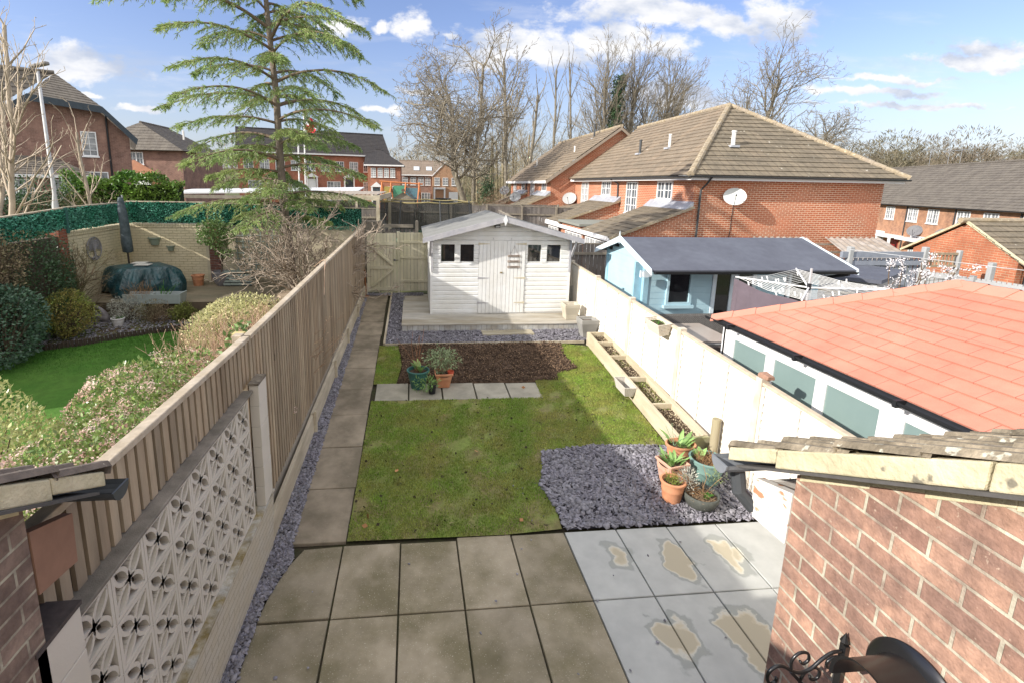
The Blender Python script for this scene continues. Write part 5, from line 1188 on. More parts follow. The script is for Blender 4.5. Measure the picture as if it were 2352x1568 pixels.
# ---- conifer ----
def conifer():
    g = random.Random(4); t = thing('conifer', 'tall deodar-like conifer with drooping tiers rising out of the picture behind the fence', 'conifer', (-3.36, 13.6, .6))
    tx = lambda z: (-3.36-.036*(z-2.8)+.03*math.sin(z*1.3), 13.6)
    MB().tube([(*tx(z), z) for z in (.6, 2, 3.2, 4.5, 6, 7.5, 9, 10.5, 12)], [.14, .12, .105, .095, .08, .065, .05, .03, .012], 9).build('trunk', mat('bark_conifer', (.22, .18, .145), .95, .25, 12, (.15, .12, .1), .7, 6, .006, 40), t, smooth=True)
    S = []; C = []; D = []; z = 2.85; k = 0
    while z < 11.6:
        f = (z-3.1)/8.6; Lm = 2.25+.85*math.sin(min(1, f*1.7)*1.75) if f < .55 else 2.85*(1-f)/.45*.95+.15
        for _ in range(3):
            a = k*2.399+g.uniform(-.35, .35); k += 1; L_ = Lm*g.uniform(.5, 1.18); p = Vector((*tx(z), z+g.uniform(-.1, .1)))
            h = Vector((math.cos(a), math.sin(a), 0)); sd = Vector((-math.sin(a), math.cos(a), 0)); n = 16; up_ = g.uniform(.30, .55)+.25*f; r = .034*(L_/3)+.010; pts = [p]
            for i in range(n):
                q = (i+.5)/n; dz = up_*(1-1.9*q)-.10; pts.append(pts[-1]+(h+Vector((0, 0, dz))+sd*g.gauss(0, .09)).normalized()*(L_/n))
            for i in range(n):
                S.append((tuple(pts[i]), tuple(pts[i+1]), r*(1-.85*i/n), r*(1-.85*(i+1)/n)))
                if i < 2: continue
                fi = i/n
                for sg in (-1, 1):
                    for rep in range(2):
                        if g.random() < .30: continue
                        bl_ = (.20+.62*math.sin(math.pi*min(1, fi*.92+.08)))*g.uniform(.5, 1.1)*min(1, L_/2.2); d = (h*g.uniform(.45, 1.0)+sd*sg*g.uniform(.6, 1)+Vector((0, 0, g.uniform(-.05, .25)))).normalized()
                        b0 = pts[i].lerp(pts[i+1], g.random()); m_ = 5; qq = b0
                        for j in range(m_):
                            d = (d+Vector((g.gauss(0, .12), g.gauss(0, .12), -.20))+h*.05).normalized(); q2 = qq+d*bl_/m_; S.append((tuple(qq), tuple(q2), .005, .0035))
                            for _ in range(10):
                                e = qq.lerp(q2, g.random()); C.append(tuple(e)); w_ = d*g.uniform(.4, 1)+Vector((g.gauss(0, .45), g.gauss(0, .45), g.gauss(-.22, .3))); D.append(tuple(w_))
                            qq = q2
            for _ in range(60):
                e = pts[-2].lerp(pts[-1], g.random()); C.append(tuple(e)); D.append((h.x+g.gauss(0, .5), h.y+g.gauss(0, .5), g.gauss(-.4, .3)))
        z += g.uniform(.20, .38)
    V, F = segs_mesh(S, 4); raw('limbs', V, F, mat('bark_limb', (.20, .15, .11), .95, .2, 12), t)
    C = np.array(C); D = np.array(D); V, F = leaf_mesh(C, D, nr.uniform(.05, .13, len(C)), .15)
    raw('needles', V, F, mat('needles', (.24, .36, .13), .6, .2, 1.6, (.38, .46, .16), .85, 1.1, island=.35, trans=.3), t)
conifer()
# ======================= right-hand neighbours =======================
def ob_(b, o, ux, nn, u0, u1, v0, v1, n0, n1):
    """box in a wall's own frame: u along it, v up, n outwards"""
    o, ux, nn = Vector(o), Vector(ux), Vector(nn); P = lambda u, v, n: o+ux*u+Vector((0, 0, v))+nn*n
    vs = [P(u0, v0, n0), P(u1, v0, n0), P(u1, v0, n1), P(u0, v0, n1), P(u0, v1, n0), P(u1, v1, n0), P(u1, v1, n1), P(u0, v1, n1)]
    fl = ux.cross(Vector((0, 0, 1))).dot(nn) > 0
    fs = [(3, 2, 1, 0), (4, 5, 6, 7), (0, 1, 5, 4), (1, 2, 6, 5), (2, 3, 7, 6), (3, 0, 4, 7)]
    b.add(vs, fs if not fl else [f[::-1] for f in fs]); return b
M_UPVC = mat('window_white', (.80, .80, .80), .35, .03, 5)
M_CURT = mat('net_curtain_glass', (.36, .37, .38), .25, .3, 2.5, (.10, .11, .12), .8, 1.7, spec=.6)
M_PANE = mat('dark_pane', (.045, .055, .065), .08, .2, 1.5, (.12, .14, .16), .8, .9, spec=.8)
def win(t, o, ux, nn, w, h, cols=2, rows=3, pane=None, sill=True, glaze=True, name='window', top=0., bar=.026, simple=False):
    """window: frame with glazing bars, pane as its sub-part; o is its lower left corner on the wall"""
    b = MB(); f = .055
    ob_(b, o, ux, nn, 0, w, h-f, h, .0, .05); ob_(b, o, ux, nn, 0, w, 0, f, .0, .05); ob_(b, o, ux, nn, 0, f, f, h-f, .0, .05); ob_(b, o, ux, nn, w-f, w, f, h-f, .0, .05)
    for i in range(1, cols): ob_(b, o, ux, nn, w*i/cols-.04, w*i/cols+.04, f, h-f, .0, .048)
    if glaze:
        for i in range(cols):
            a, e = w*i/cols, w*(i+1)/cols; m_ = (a+e)/2; ob_(b, o, ux, nn, m_-bar/2, m_+bar/2, f, h-f, .002, .035)
        for j in range(1, rows): ob_(b, o, ux, nn, f, w-f, h*j/rows-bar/2, h*j/rows+bar/2, .001, .034)
    if sill: ob_(b, o, ux, nn, -.05, w+.05, -.07, -.001, .0, .09)
    fr = b.build(name, M_UPVC, t)
    ob_(MB(), o, ux, nn, f*.5, w-f*.5, f*.5, h-f*.5, -.02, .006).build('pane', pane or M_PANE, fr)
    return fr
def tiles(b, E0, E1, R0, R1, gauge, th=.028, over=.0):
    """stepped tile courses over the roof plane eave E0-E1 to ridge R0-R1"""
    E0, E1, R0, R1 = map(Vector, (E0, E1, R0, R1)); n = max(1, round(((R0+R1)/2-(E0+E1)/2).length/gauge))
    nrm = (E1-E0).cross((R0+R1)/2-(E0+E1)/2).normalized()
    if nrm.z < 0: nrm = -nrm
    flip = (E1-E0).cross(R0-E0).dot(nrm) < 0
    for k in range(n):
        f0, f1 = k/n, (k+1)/n; a, c_ = E0.lerp(R0, f0), E1.lerp(R1, f0); e, g = E0.lerp(R0, f1), E1.lerp(R1, f1)
        q = [(a+nrm*th, c_+nrm*th, g+nrm*.004, e+nrm*.004), (a, c_, c_+nrm*th, a+nrm*th)]
        for p in q: b.quad(*(p[::-1] if flip else p))
    return b
RT = dict(rough=.95, var=.2, scale=7, scale2=1.6, amt=.75)
M_RT1 = mat('tile_buff', (.235, .19, .14), col2=(.165, .135, .10), spots=(.62, .60, .52), spot_thr=.715, spot_scale=7, brick=(.30, 9., 0, (.16, .125, .09), (.27, .21, .15), .012, 0.), **RT)
M_RT2 = mat('tile_mossy', (.215, .18, .13), col2=(.14, .12, .09), spots=(.55, .52, .45), spot_thr=.70, spot_scale=6, brick=(.30, 9., 0, (.12, .10, .08), (.22, .18, .13), .014, 0.), **RT)
M_RT3 = mat('tile_dark', (.135, .12, .105), col2=(.18, .16, .135), spots=(.4, .38, .33), spot_thr=.75, spot_scale=4, brick=(.30, 9., 0, (.08, .07, .06), (.12, .105, .09), .012, 0.), **RT)
M_RT4 = mat('tile_black', (.045, .042, .045), col2=(.06, .055, .055), brick=(.30, 9., 0, (.03, .03, .03), (.05, .045, .045), .012, 0.), **RT)
M_RIDGE = mat('ridge_lichen', (.31, .26, .20), .95, .3, 9, (.36, .28, .15), .5, 1.4, spots=(.5, .46, .36), spot_thr=.62, spot_scale=14)
M_RED = mat('orange_brick', (.50, .17, .085), .88, .14, 1.2, (.40, .13, .065), .5, .6, brick=(.225, .075, 0, (.78, .66, .50), (.38, .12, .06), .0085))
M_REDF = mat('orange_brick_garage', (.46, .165, .085), .9, .2, 3, (.34, .12, .065), .6, 1.2, brick=(.225, .075, 0, (.50, .37, .25), (.38, .13, .07), .0075))
M_FASC = mat('fascia_white', (.78, .77, .77), .5, .04, 5)
M_LEAD = mat('lead_flashing', (.42, .44, .48), .5, .15, 6, (.30, .31, .34), .5, 2)
# ---- blue cabin ----
M_BLUE = mat('cabin_blue', (.40, .58, .66), .7, .06, 4, (.36, .54, .62), .5, 1.5)
M_BLUEW = mat('cabin_trim_pale', (.66, .76, .82), .6, .05, 6)
M_FELTB = mat('cabin_felt', (.115, .125, .155), .85, .12, 6, (.085, .09, .115), .6, 1.2, .001, 200)
C = thing('blue_cabin', 'pale blue log cabin with a dark felt roof beyond the cream fence', 'cabin', (7, 11, .2))
def logs(b, o, ux, nn, L_, z0, zt, gaps=()):
    z = z0
    while z < zt-.01:
        z1 = min(z+.135, zt); segs = [(0, L_)]
        for (ga, gb, gz0, gz1) in gaps:
            if z1 > gz0 and z < gz1: segs = [q for s_ in segs for q in (((s_[0], min(s_[1], ga)), (max(s_[0], gb), s_[1])) if ga < s_[1] and gb > s_[0] else (s_,)) if q[1]-q[0] > .01]
        for a, e in segs: ob_(b, o, ux, nn, a, e, z+.004, z1-.006, -.04, .0); ob_(b, o, ux, nn, a, e, z, z1, -.04, -.006)
        z = z1
fx, fy = 4.97, 9.95
b = MB(); logs(b, (fx, fy, 0), (1, 0, 0), (0, -1, 0), 4.1, .2, 2.24, ((.50, 1.08, 1.28, 2.12), (1.55, 2.58, .2, 2.14), (3.3, 3.9, 1.28, 2.12))); b.build('front_wall', M_BLUE, C)
b = MB(); logs(b, (fx, 12.05, 0), (0, -1, 0), (-1, 0, 0), 2.1, .2, 2.24); 
for k in range(3):
    z = 2.24+k*.12; y0, y1 = 10.85-(2.66-z-.13)/.32+0, 10.85+(2.66-z-.13)/.32; b.box(fx, fx+.04, max(y0, 9.95), min(y1, 12.05), z, z+.118)
logs(b, (9.05, 9.97, 0), (0, 1, 0), (1, 0, 0), 2.0, .2, 2.24)
b.build('side_wall', M_BLUE, C)
b = MB().box(fx-.02, fx+.09, fy-.02, fy-.001, .2, 2.2).box(fx-.02, fx-.001, fy, fy+.09, .2, 2.2).box(fx-.18, fx+.0, fy+.1, fy+.16, .25, 2.2).box(fx-.02, fx-.001, 11.95, 12.07, .2, 2.3)
b.build('corner_post', mat('cabin_blue_deep', (.30, .50, .60), .7), C)
zr_ = lambda y: 2.66-.32*abs(y-10.85)
for sg, ye in ((-1, 9.27), (1, 12.3)):
    MB().prism([(4.76, 10.85, 2.665), (4.76, ye, zr_(ye)+.005), (4.76, ye, zr_(ye)-.03), (4.76, 10.85, 2.63)], (4.5, 0, 0)).build('roof', M_FELTB, C)
    for x0 in (4.735, 9.262): MB().prism([(x0, 10.85, 2.69), (x0, ye+sg*.02, zr_(ye)+.03), (x0, ye+sg*.05, zr_(ye)-.09), (x0, 10.85, 2.555)], (.022, 0, 0)).build('bargeboard', M_BLUEW, C)
MB().prism([(4.725, 10.85, 2.80), (4.725, 10.80, 2.62), (4.725, 10.85, 2.5), (4.725, 10.90, 2.62)], (.01, 0, 0)).build('finial', M_BLUEW, C)
MB().box(4.78, 4.95, 9.62, 9.68, 1.96, 2.06).box(4.78, 4.95, 9.75, 9.81, 1.92, 2.06).box(8.9, 9.2, 9.6, 9.7, 1.98, 2.1).build('log_ends', M_BLUEW, C)
b = gutter(MB(), (4.80, 9.22, 2.135), (4.42, 0, 0), .055); b.build('gutter', M_BLACK, C)
MB().tube([(9.05, 9.22, 2.08), (8.95, 9.6, 1.95), (9.0, 9.88, 1.85)], .035, 8).build('downpipe', M_BLACK, C)
w_ = win(C, (5.47, fy-.001, 1.28), (1, 0, 0), (0, -1, 0), .58, .86, 1, 1, M_GLS, True, False); w_.data.materials[0] = M_BLUE
for i, x in enumerate((6.53, 7.04)):
    dr = MB(); o = (x, fy-.002, .28); h = 1.86; w = .5
    for a in ((0, .085, 0, h), (w-.085, w, 0, h), (.085, w-.085, h-.1, h), (.085, w-.085, 0, .45)): ob_(dr, o, (1, 0, 0), (0, -1, 0), *a, -.03, .02)
    dr = dr.build('door', M_BLUEW, C); ob_(MB(), o, (1, 0, 0), (0, -1, 0), .08, w-.08, .45, h-.1, -.02, -.005).build('pane', M_GLS if i == 0 else M_PANE, dr)
    ob_(MB(), o, (1, 0, 0), (0, -1, 0), .12, w-.12, .08, .38, .02, .03).build('panel', M_BLUEW, dr)
MB().tube([(7.08, fy-.05, 1.1), (7.08, fy-.05, 1.3)], .012, 6).box(7.065, 7.10, fy-.06, fy-.03, 1.05, 1.32).build('handle', mat('brass', (.55, .42, .16), .35, metal=.8), C)
win(C, (8.3, fy-.001, 1.28), (1, 0, 0), (0, -1, 0), .58, .86, 1, 1, M_GLS, True, False).data.materials[0] = M_BLUEW
# neighbour's patio, rattan set
MB().quad((4.35, 2, -.02), (4.35, 9.9, .24), (16, 12, -.15), (16, 2, -.5)).build('neighbour_patio', mat('patio_buff', (.36, .32, .27), .9, .15, 5, brick=(.6, .6, 0, (.2, .18, .15), (.33, .30, .25), .01)), **ST)
M_RATT = mat('rattan_grey', (.25, .235, .225), .8, .2, 30, brick=(.05, .02, 0, (.08, .075, .07), (.3, .29, .28), .004))
M_RATD = mat('rattan_dark', (.12, .095, .085), .8, .2, 30, brick=(.05, .02, 0, (.05, .04, .035), (.15, .12, .11), .004))
t = thing('rattan_sofa', 'grey woven rattan sofa against the front of the blue cabin', 'garden sofa', (6.1, 9.6, .26))
MB().box(5.10, 6.95, 9.74, 9.86, .45, 1.10).box(6.85, 6.95, 9.1, 9.74, .45, .9).build('back', M_RATT, t, bevel=.02); MB().box(5.10, 6.85, 9.2, 9.74, .3, .62).build('seat', M_RATT, t, bevel=.02)
t = thing('rattan_table', 'low glass topped rattan table between the cream fence and the sofa', 'table', (5.8, 9, .26))
MB().box(5.40, 6.12, 8.40, 9.62, .93, .95).build('table_top', mat('table_glass', (.46, .40, .36), .25, .05, 3), t, bevel=.004); MB().box(5.42, 6.1, 8.42, 9.6, .88, .925).build('frame', mat('alu_frame', (.5, .5, .5), .4), t)
for x in (5.46, 6.06):
    for y in (8.46, 9.56): MB().box(x-.04, x+.04, y-.04, y+.04, .22, .88).build('leg', M_RATT, t)
t = thing('rattan_chair', 'dark brown woven rattan chair back between the cream fence and the red roofed room', 'garden chair', (5.45, 7.9, .2))
MB().box(5.12, 5.72, 7.88, 7.96, .4, 1.02).build('back', M_RATD, t, bevel=.02); MB().box(5.12, 5.72, 7.45, 7.88, .3, .6).build('seat', M_RATD, t, bevel=.02)
# ---- red roofed garden room ----
M_SHIN = mat('shingle_salmon', (.54, .22, .155), .9, .10, 5, (.47, .185, .13), .6, 1.0, .001, 200, brick=(.33, 99., 0, (.34, .13, .09), (.58, .245, .175), .0028, 0.))
Q = thing('garden_room', 'garden room with a salmon red shingled hip roof and frosted windows behind the cream fence', 'garden room', (6.6, 4, 0))
E = Vector((4.76, 7.16, 1.80)); A = Vector((6.66, 5.26, 2.72)); y_end = -1.5
def half_courses(b, k0):
    n = 12; S_ = [Vector((4.76, y_end, 1.80)), Vector((6.66, y_end, 2.72))]
    nrm = Vector((-.92, 0, 1.9)).normalized()
    for k in range(n):
        if k % 2 != k0: continue
        f0, f1 = k/n, (k+1)/n; a, c_ = E.lerp(A, f0), S_[0].lerp(S_[1], f0); e, g = E.lerp(A, f1), S_[0].lerp(S_[1], f1)
        sh = Vector((0, .165 if k0 else 0, 0)); b.quad(c_+nrm*.02, a+nrm*.02, e+nrm*.003, g+nrm*.003); b.quad(c_, a, a+nrm*.02, c_+nrm*.02)
b = MB(); half_courses(b, 0); b.build('roof_slope', M_SHIN, Q)
b = MB(); half_courses(b, 1); q = b.build('roof_slope', M_SHIN, Q)
d_ = np.empty(len(q.data.loops)*2, np.float32); q.data.uv_layers[0].data.foreach_get('uv', d_); d_ = d_.reshape(-1, 2); d_[:, 0] += .165; q.data.uv_layers[0].data.foreach_set('uv', d_.ravel())
b = MB(); F2 = Vector((8.56, 7.16, 1.80)); b = tiles(b, E, F2, A, A, .18, .012); tiles(b, F2, (8.56, y_end, 1.80), A, (6.66, y_end, 2.72), .18, .012); b.build('rear_slope', M_SHIN, Q)
M_SHC = mat('shingle_cap', (.58, .25, .18), .9, .06, 5)
def hipcap(p, q_, w=.13, n=1, m_=M_SHC, nm='hip_cap', par=Q, nA=None, nB=None):
    """ridge or hip capping: two strips laid on the adjoining slopes, in overlapping lengths"""
    b = MB(); p, q_ = Vector(p), Vector(q_); d = (q_-p).normalized(); N_ = int((q_-p).length/.3)
    for nn in (nA, nB):
        nn = Vector(nn).normalized(); sd = d.cross(nn).normalized()
        o = nB if nn == Vector(nA).normalized() else nA
        if sd.dot(Vector(o)) > 0: sd = -sd
        for k in range(N_):
            a, e = p.lerp(q_, k/N_), p.lerp(q_, (k+1)/N_); hb, ha = .028, .018
            b.quad(a+nn*ha+Vector((0, 0, .0)), e+nn*hb, e+nn*hb+sd*w, a+nn*ha+sd*w); b.quad(a+nn*ha+sd*w, e+nn*hb+sd*w, e+sd*w, a+sd*w); b.quad(e+nn*hb, e+nn*ha, e+nn*ha+sd*w, e+nn*hb+sd*w)
    return b.build(nm, m_, par)
nL, nB_, nR = (-.92, 0, 1.9), (0, .92, 1.9), (.92, 0, 1.9)
hipcap(E, A, .2, nA=nL, nB=nB_); hipcap(F2, A, .13, nA=nB_, nB=nR); hipcap(A, (6.66, y_end, 2.72), .2, nA=nL, nB=nR)
b = gutter(MB(), (4.72, 7.2, 1.79), (0, -9, 0), .058); b.build('gutter', M_BLACK, Q)
b = MB()
for i in range(6): b.box(4.657, 4.79, 6.6-i*1.3, 6.64-i*1.3, 1.726, 1.80)
b.build('gutter_bracket', M_BLACK, Q)
b = MB().box(4.80, 4.90, y_end, 7.1, 1.70, 1.80).box(4.9, 4.96, y_end, 7.02, 1.56, 1.70).box(4.9, 4.98, 6.78, 7.02, .0, 1.56).box(4.9, 8.4, 6.98, 7.05, 0, 1.7)
for y0, y1 in ((5.93, 6.04), (5.07, 5.17), (4.12, 4.33), (2.9, 3.1)): b.box(4.9, 4.975, y0, y1, 0, 1.56)
b.build('frame', M_UPVC, Q)
M_FROST = mat('frosted_glass', (.20, .275, .265), .30, .04, 1.2, (.17, .24, .235), .5, 1.5, spec=.5, spots=(.34, .40, .39), spot_thr=.76, spot_scale=5)
for y0, y1 in ((6.04, 6.78), (5.17, 5.93), (4.33, 5.07), (3.1, 4.12), (1.5, 2.9)):
    f = MB().box(4.915, 4.925, y0+.0, y1, .8, 1.56).build('window', M_FROST, Q)
    MB().box(4.90, 4.95, y0, y0+.03, .8, 1.56).box(4.90, 4.95, y1-.03, y1, .8, 1.56).box(4.9, 4.95, y0+.03, y1-.03, 1.53, 1.56).build('frame', M_UPVC, f)
# ---- rotary dryer with a sheet ----
t = thing('rotary_dryer', 'rotary clothes dryer with white lines and pegs between cabin and red roof', 'clothes dryer', (7.15, 8.3, .1))
hub = Vector((7.28, 8.2, 2.02)); M_ALU = mat('aluminium', (.62, .63, .64), .35, metal=.4)
MB().tube([(7.28, 8.2, .1), (7.28, 8.2, 2.38)], .022, 8).build('pole', M_ALU, t); MB().tube([(7.28, 8.2, 1.93), (7.28, 8.2, 2.1)], .035, 8).build('hub', M_BLACK, t)
tips = [Vector((6.48, 7.40, 1.98)), Vector((6.20, 8.75, 2.12)), Vector((7.95, 9.35, 2.18)), Vector((8.65, 7.75, 2.06))]
for q in tips: MB().tube([hub, q], .016, 6).build('arm', mat('white_tube', (.78, .78, .77), .4), t)
b = MB()
for k in range(1, 10):
    f = .22+.78*k/9.5
    for i in range(4):
        p, q = hub.lerp(tips[i], f), hub.lerp(tips[(i+1) % 4], f); b.tube([p, (p+q)/2-Vector((0, 0, .05*f)), q], .004, 3, False)
b.build('line', mat('white_line', (.75, .75, .73), .6), t)
b = MB(); g = random.Random(8)
for i in range(30):
    k = g.randrange(4); q = tips[k].lerp(tips[(k+1) % 4], g.random()); q = hub.lerp(q, g.choice((.6, .8, 1)))-Vector((0, 0, .03)); b.beam(q-Vector((0, 0, .04)), q+Vector((g.uniform(-.03, .03), .02, .03)), .016, .02)
b.build('pegs', M_UPVC, t)
V = []; n1, n2 = 60, 12
for i in range(n1+1):
    f = i/n1; p = tips[1].lerp(tips[0], min(1, f*1.9)) if f < .53 else tips[0].lerp(tips[3], (f-.53)/.47*.62)
    for j in range(n2+1):
        g_ = j/n2; w_ = .05*math.sin(f*47+2*math.sin(f*13))*g_; V.append((p.x+w_-.02, p.y-w_*.8, p.z-.03-g_*(.80-.1*math.sin(f*6))-.06*math.sin(f*math.pi*2)**2))
F = [(i*(n2+1)+j, (i+1)*(n2+1)+j, (i+1)*(n2+1)+j+1, i*(n2+1)+j+1) for i in range(n1) for j in range(n2)]
raw('hanging_sheet', V, F, mat('cloth_mauve', (.15, .12, .14), .95, .12, 6, trans=.15), smooth=True, **T('mauve grey sheet hanging in folds from the rotary dryer', 'sheet'))
MB().tube([(11.6, 12.0, 2.25), (13.2, 10.6, 2.12), (15.5, 8.4, 1.95)], .008, 4).build('washing_line', M_ALU, **T('thin pale washing line strung across towards the brick garage', 'washing line'))
# ---- grey fences, flat roofed shed, boards, blossom ----
M_GF = mat('fence_bluegrey', (.25, .275, .32), .85, .12, 6, (.20, .22, .26), .5, 2)
M_GF2 = mat('fence_pale_grey', (.36, .37, .37), .85, .12, 8, (.30, .30, .30), .6, 2)
t = thing('grey_fence', 'blue-grey rail and board fence behind the flat roofed shed', 'fence', (13, 12.7, 0))
b = MB(); x = 12.3
while x < 15.0: b.box(x, x+.11, 12.90, 12.92, .5, 1.88); x += .15
b.build('boards', M_GF, t)
MB().box(12.3, 14.96, 12.84, 12.90, 1.68, 1.80).box(12.3, 14.96, 12.84, 12.93, 1.90, 2.07).build('rail', M_GF, t)
for x in (12.55, 14.95): MB().box(x-.07, x+.07, 12.80, 12.94, .3, 2.22).build('post', M_GF2, t, bevel=.02)
t = thing('balustrade_fence', 'short brown spindle panel on the fence before the brick garage', 'fence', (15.6, 12.9, .3))
b = MB().box(15.03, 16.05, 12.86, 12.92, 1.98, 2.05).box(15.03, 16.05, 12.86, 12.92, 1.62, 1.68).box(15.03, 16.05, 12.86, 12.9, .5, 1.45)
for i in range(8): b.box(15.1+i*.12, 15.14+i*.12, 12.875, 12.905, 1.68, 1.98)
b.build('spindles', M_BOARD, t); MB().box(16.05, 16.17, 12.83, 12.95, .3, 2.12).build('post', M_GF2, t, bevel=.02)
t = thing('low_grey_fence', 'long pale grey fence running behind the red shingled roof', 'fence', (15, 10.5, 0))
pa, pb = Vector((13.9, 11.8, 0)), Vector((14.5, 8.8, 0)); b = MB(); n = 32; 
for i in range(n):
    p = pa.lerp(pb, i/n)+Vector((U(-.01, .01), 0, 0)); b.box(p.x, p.x+.02, p.y-.085, p.y, .2, 1.69)
b.build('boards', M_GF2, t); MB().beam((13.88, 11.8, 1.60), (14.48, 8.8, 1.60), .05, .1).build('rail', M_GF2, t)
for f in (0, .33, .66, 1): p = pa.lerp(pb, f); MB().box(p.x-.1, p.x-.01, p.y-.05, p.y+.05, .2, 1.75).build('post', M_GF2, t)
MB().box(15.3, 15.45, 11.4, 11.52, .2, 1.98).build('concrete_post', M_GF2, bevel=.02, **T('stubby pale concrete post in front of the brick garage wall', 'post'))
t = thing('flat_roof_shed', 'low garden store with a dark flat felt roof right of the blue cabin', 'shed', (12, 11.5, .1))
MB().prism([(13.1, 13.2, 1.60), (13.35, 11.9, 1.60), (11.2, 10.5, 1.60), (10.0, 11.7, 1.60)], (0, 0, .09)).build('roof', M_FELTB, t); MB().prism([(13.0, 13.1, .1), (13.25, 11.95, .1), (11.22, 10.62, .1), (10.1, 11.7, .1)], (0, 0, 1.5)).build('walls', M_GF2, t)
t = thing('stacked_boards', 'stack of pale weathered boards leaning beside the flat roofed store', 'boards', (11.2, 10.2, .2))
for k in range(5): MB().beam((9.9+.1*k, 10.9-.12*k, 1.40-.07*k), (11.9+.05*k, 9.6-.12*k, 1.28-.07*k), .17, .03).build('board', M_WOODW, t)
MB().box(10.2, 11.6, 9.9, 10.4, .1, .95).build('trestle', M_WOODG, t)
t = thing('blossom_tree', 'slender plum tree in white blossom behind the red shingled roof', 'blossom tree', (11.15, 9.7, 0))
S = [[], []]; g = random.Random(3)
for i in range(6): grow(g, Vector((11.1, 9.75, .2)), Vector((g.uniform(-.3, .45), g.uniform(-.2, .2), 1)).normalized(), g.uniform(1.7, 2.3), .03, 0, S, dict(HAB, seg=.2, rmin=.006, split=.01, lv=2, clear=.45, kids=[1, 2, 1, 0], prob=.7, ratio=.32, ang=(.5, 1.2)))
V, F = segs_mesh(S[0]+S[1], 4); raw('branches', V, F, M_BARK, t)
P = np.array([s_[1] for s_ in S[0]+S[1] if s_[1][2] > 1.55]); P = np.repeat(P, 9, 0)+nr.normal(size=(len(P)*9, 3))*.035; V, F = leaf_mesh(P, nr.normal(size=P.shape), np.full(len(P), .032), .95); raw('blossom', V, F, mat('blossom_white', (.80, .77, .78), .7, .05, island=.1, trans=.2), t)
# ---- brick garage ----
t = thing('brick_garage', 'small orange brick garage with a tiled gable roof at the right edge', 'garage', (19, 14.2, -.3))
b = MB().prism([(17.62, 12.5, -.6), (18.08, 16.0, -.6), (18.08, 16.0, 1.82), (17.85, 14.25, 2.80), (17.62, 12.5, 1.82)], (.2, 0, 0)); b.build('gable_wall', M_REDF, t)
MB().box(17.85, 25, 12.52, 12.72, -.6, 1.78).build('side_wall', M_REDF, t)
b = MB(); tiles(b, (17.45, 12.2, 1.70), (26, 12.0, 1.70), (17.75, 14.25, 2.90), (26, 14.25, 2.90), .30, .035); tiles(b, (26, 16.3, 1.70), (18.0, 16.3, 1.70), (26, 14.25, 2.90), (17.75, 14.25, 2.90), .30, .035); b.build('roof', M_RT2, t)
MB().beam((17.55, 12.15, 1.70), (17.80, 14.25, 2.90), .07, .07).beam((17.80, 14.25, 2.90), (18.02, 16.4, 1.70), .07, .07).build('verge', M_MORT, t)
MB().tube([(17.6, 14.25, 2.92), (26, 14.25, 2.92)], .09, 8).build('ridge', M_RIDGE, t); b = gutter(MB(), (17.5, 12.12, 1.66), (8, 0, 0), .06); b.build('gutter', M_BLACK, t)
MB().tube([(17.75, 12.25, 1.6), (17.85, 12.42, 1.4), (17.85, 12.42, -.5)], .04, 8).build('downpipe', M_BLACK, t)
# corrugated lean-to roof
t = thing('corrugated_lean_to', 'weathered corrugated sheet roof leaning against the orange brick gable', 'lean-to', (15.5, 15.6, -.3))
b = MB(); n = 150; x0, x1 = 12.6, 17.8
V = []
for i in range(n+1):
    f = i/n; xb = x0+(x1-x0)*f; xf = 10.9+(15.9-10.9)*f; w_ = .025*math.sin(f*n*.9)
    V += [(xb, 17.1, 2.05+w_), (xf, 13.9, 1.66+w_)]
F = [(2*i, 2*i+1, 2*i+3, 2*i+2) for i in range(n) if not (62 < i < 84)]
raw('sheet', V, F, mat('corrugated', (.30, .26, .22), .8, .25, 2, (.44, .42, .40), .8, .9, stretch=(3, .3, 1)), t, uv=True)
b = MB()
for y, z in ((16.4, 1.92), (15.3, 1.78), (14.2, 1.64)): b.box(11.3, 17.5, y-.03, y+.03, z-.08, z-.02)
b.build('purlin', M_WOODG, t)
for x in (11.4, 15.6): MB().box(x-.05, x+.05, 13.95, 14.05, -.3, 1.6).build('post', M_WOODG, t)

# ---- big orange brick houses ----
def dish(loc, ang, label, r=.33, m_=None, g_='satellite dishes'):
    t = thing('satellite_dish', label, 'satellite dish', loc, g_); l = Vector(loc); a = R(ang); d = Vector((math.cos(a), math.sin(a), .42)).normalized()
    sd = Vector((-math.sin(a), math.cos(a), 0)); up_ = sd.cross(d)*-1
    if up_.z < 0: up_ = -up_
    c_ = l+Vector((math.cos(a), math.sin(a), 0))*.32; b = MB(); n = 22; k = 5; o = 0
    b.v.append(tuple(c_-d*.05))
    for i in range(1, k+1):
        for j in range(n): q = 6.2832*j/n; rr_ = r*i/k; b.v.append(tuple(c_+sd*math.cos(q)*rr_*1.05+up_*math.sin(q)*rr_*.92+d*(-.05+.07*(i/k)**2)))
    for j in range(n): b.f.append((0, 1+j, 1+(j+1) % n))
    for i in range(k-1):
        for j in range(n): b.f.append((1+i*n+j, 1+(i+1)*n+j, 1+(i+1)*n+(j+1) % n, 1+i*n+(j+1) % n))
    b.build('reflector', m_ or mat('dish_grey', (.42, .43, .43), .5, .08, 6), t, smooth=True)
    MB().tube([l, c_-d*.06], .018, 6).build('mount', M_BLACK, t); MB().tube([c_-up_*r*.85, c_+d*.36-up_*.10], .011, 5).tube([c_+d*.34-up_*.11, c_+d*.40-up_*.09], .025, 6).build('feed_arm', M_BLACK, t)
H = thing('brick_house', 'orange brick end-of-terrace house with hipped tiled roof, white fascia and porches, right of centre', 'house', (14, 21, -1))
HX, HY, HW, EZ = 10.2, 17.25, 17.75, 4.08
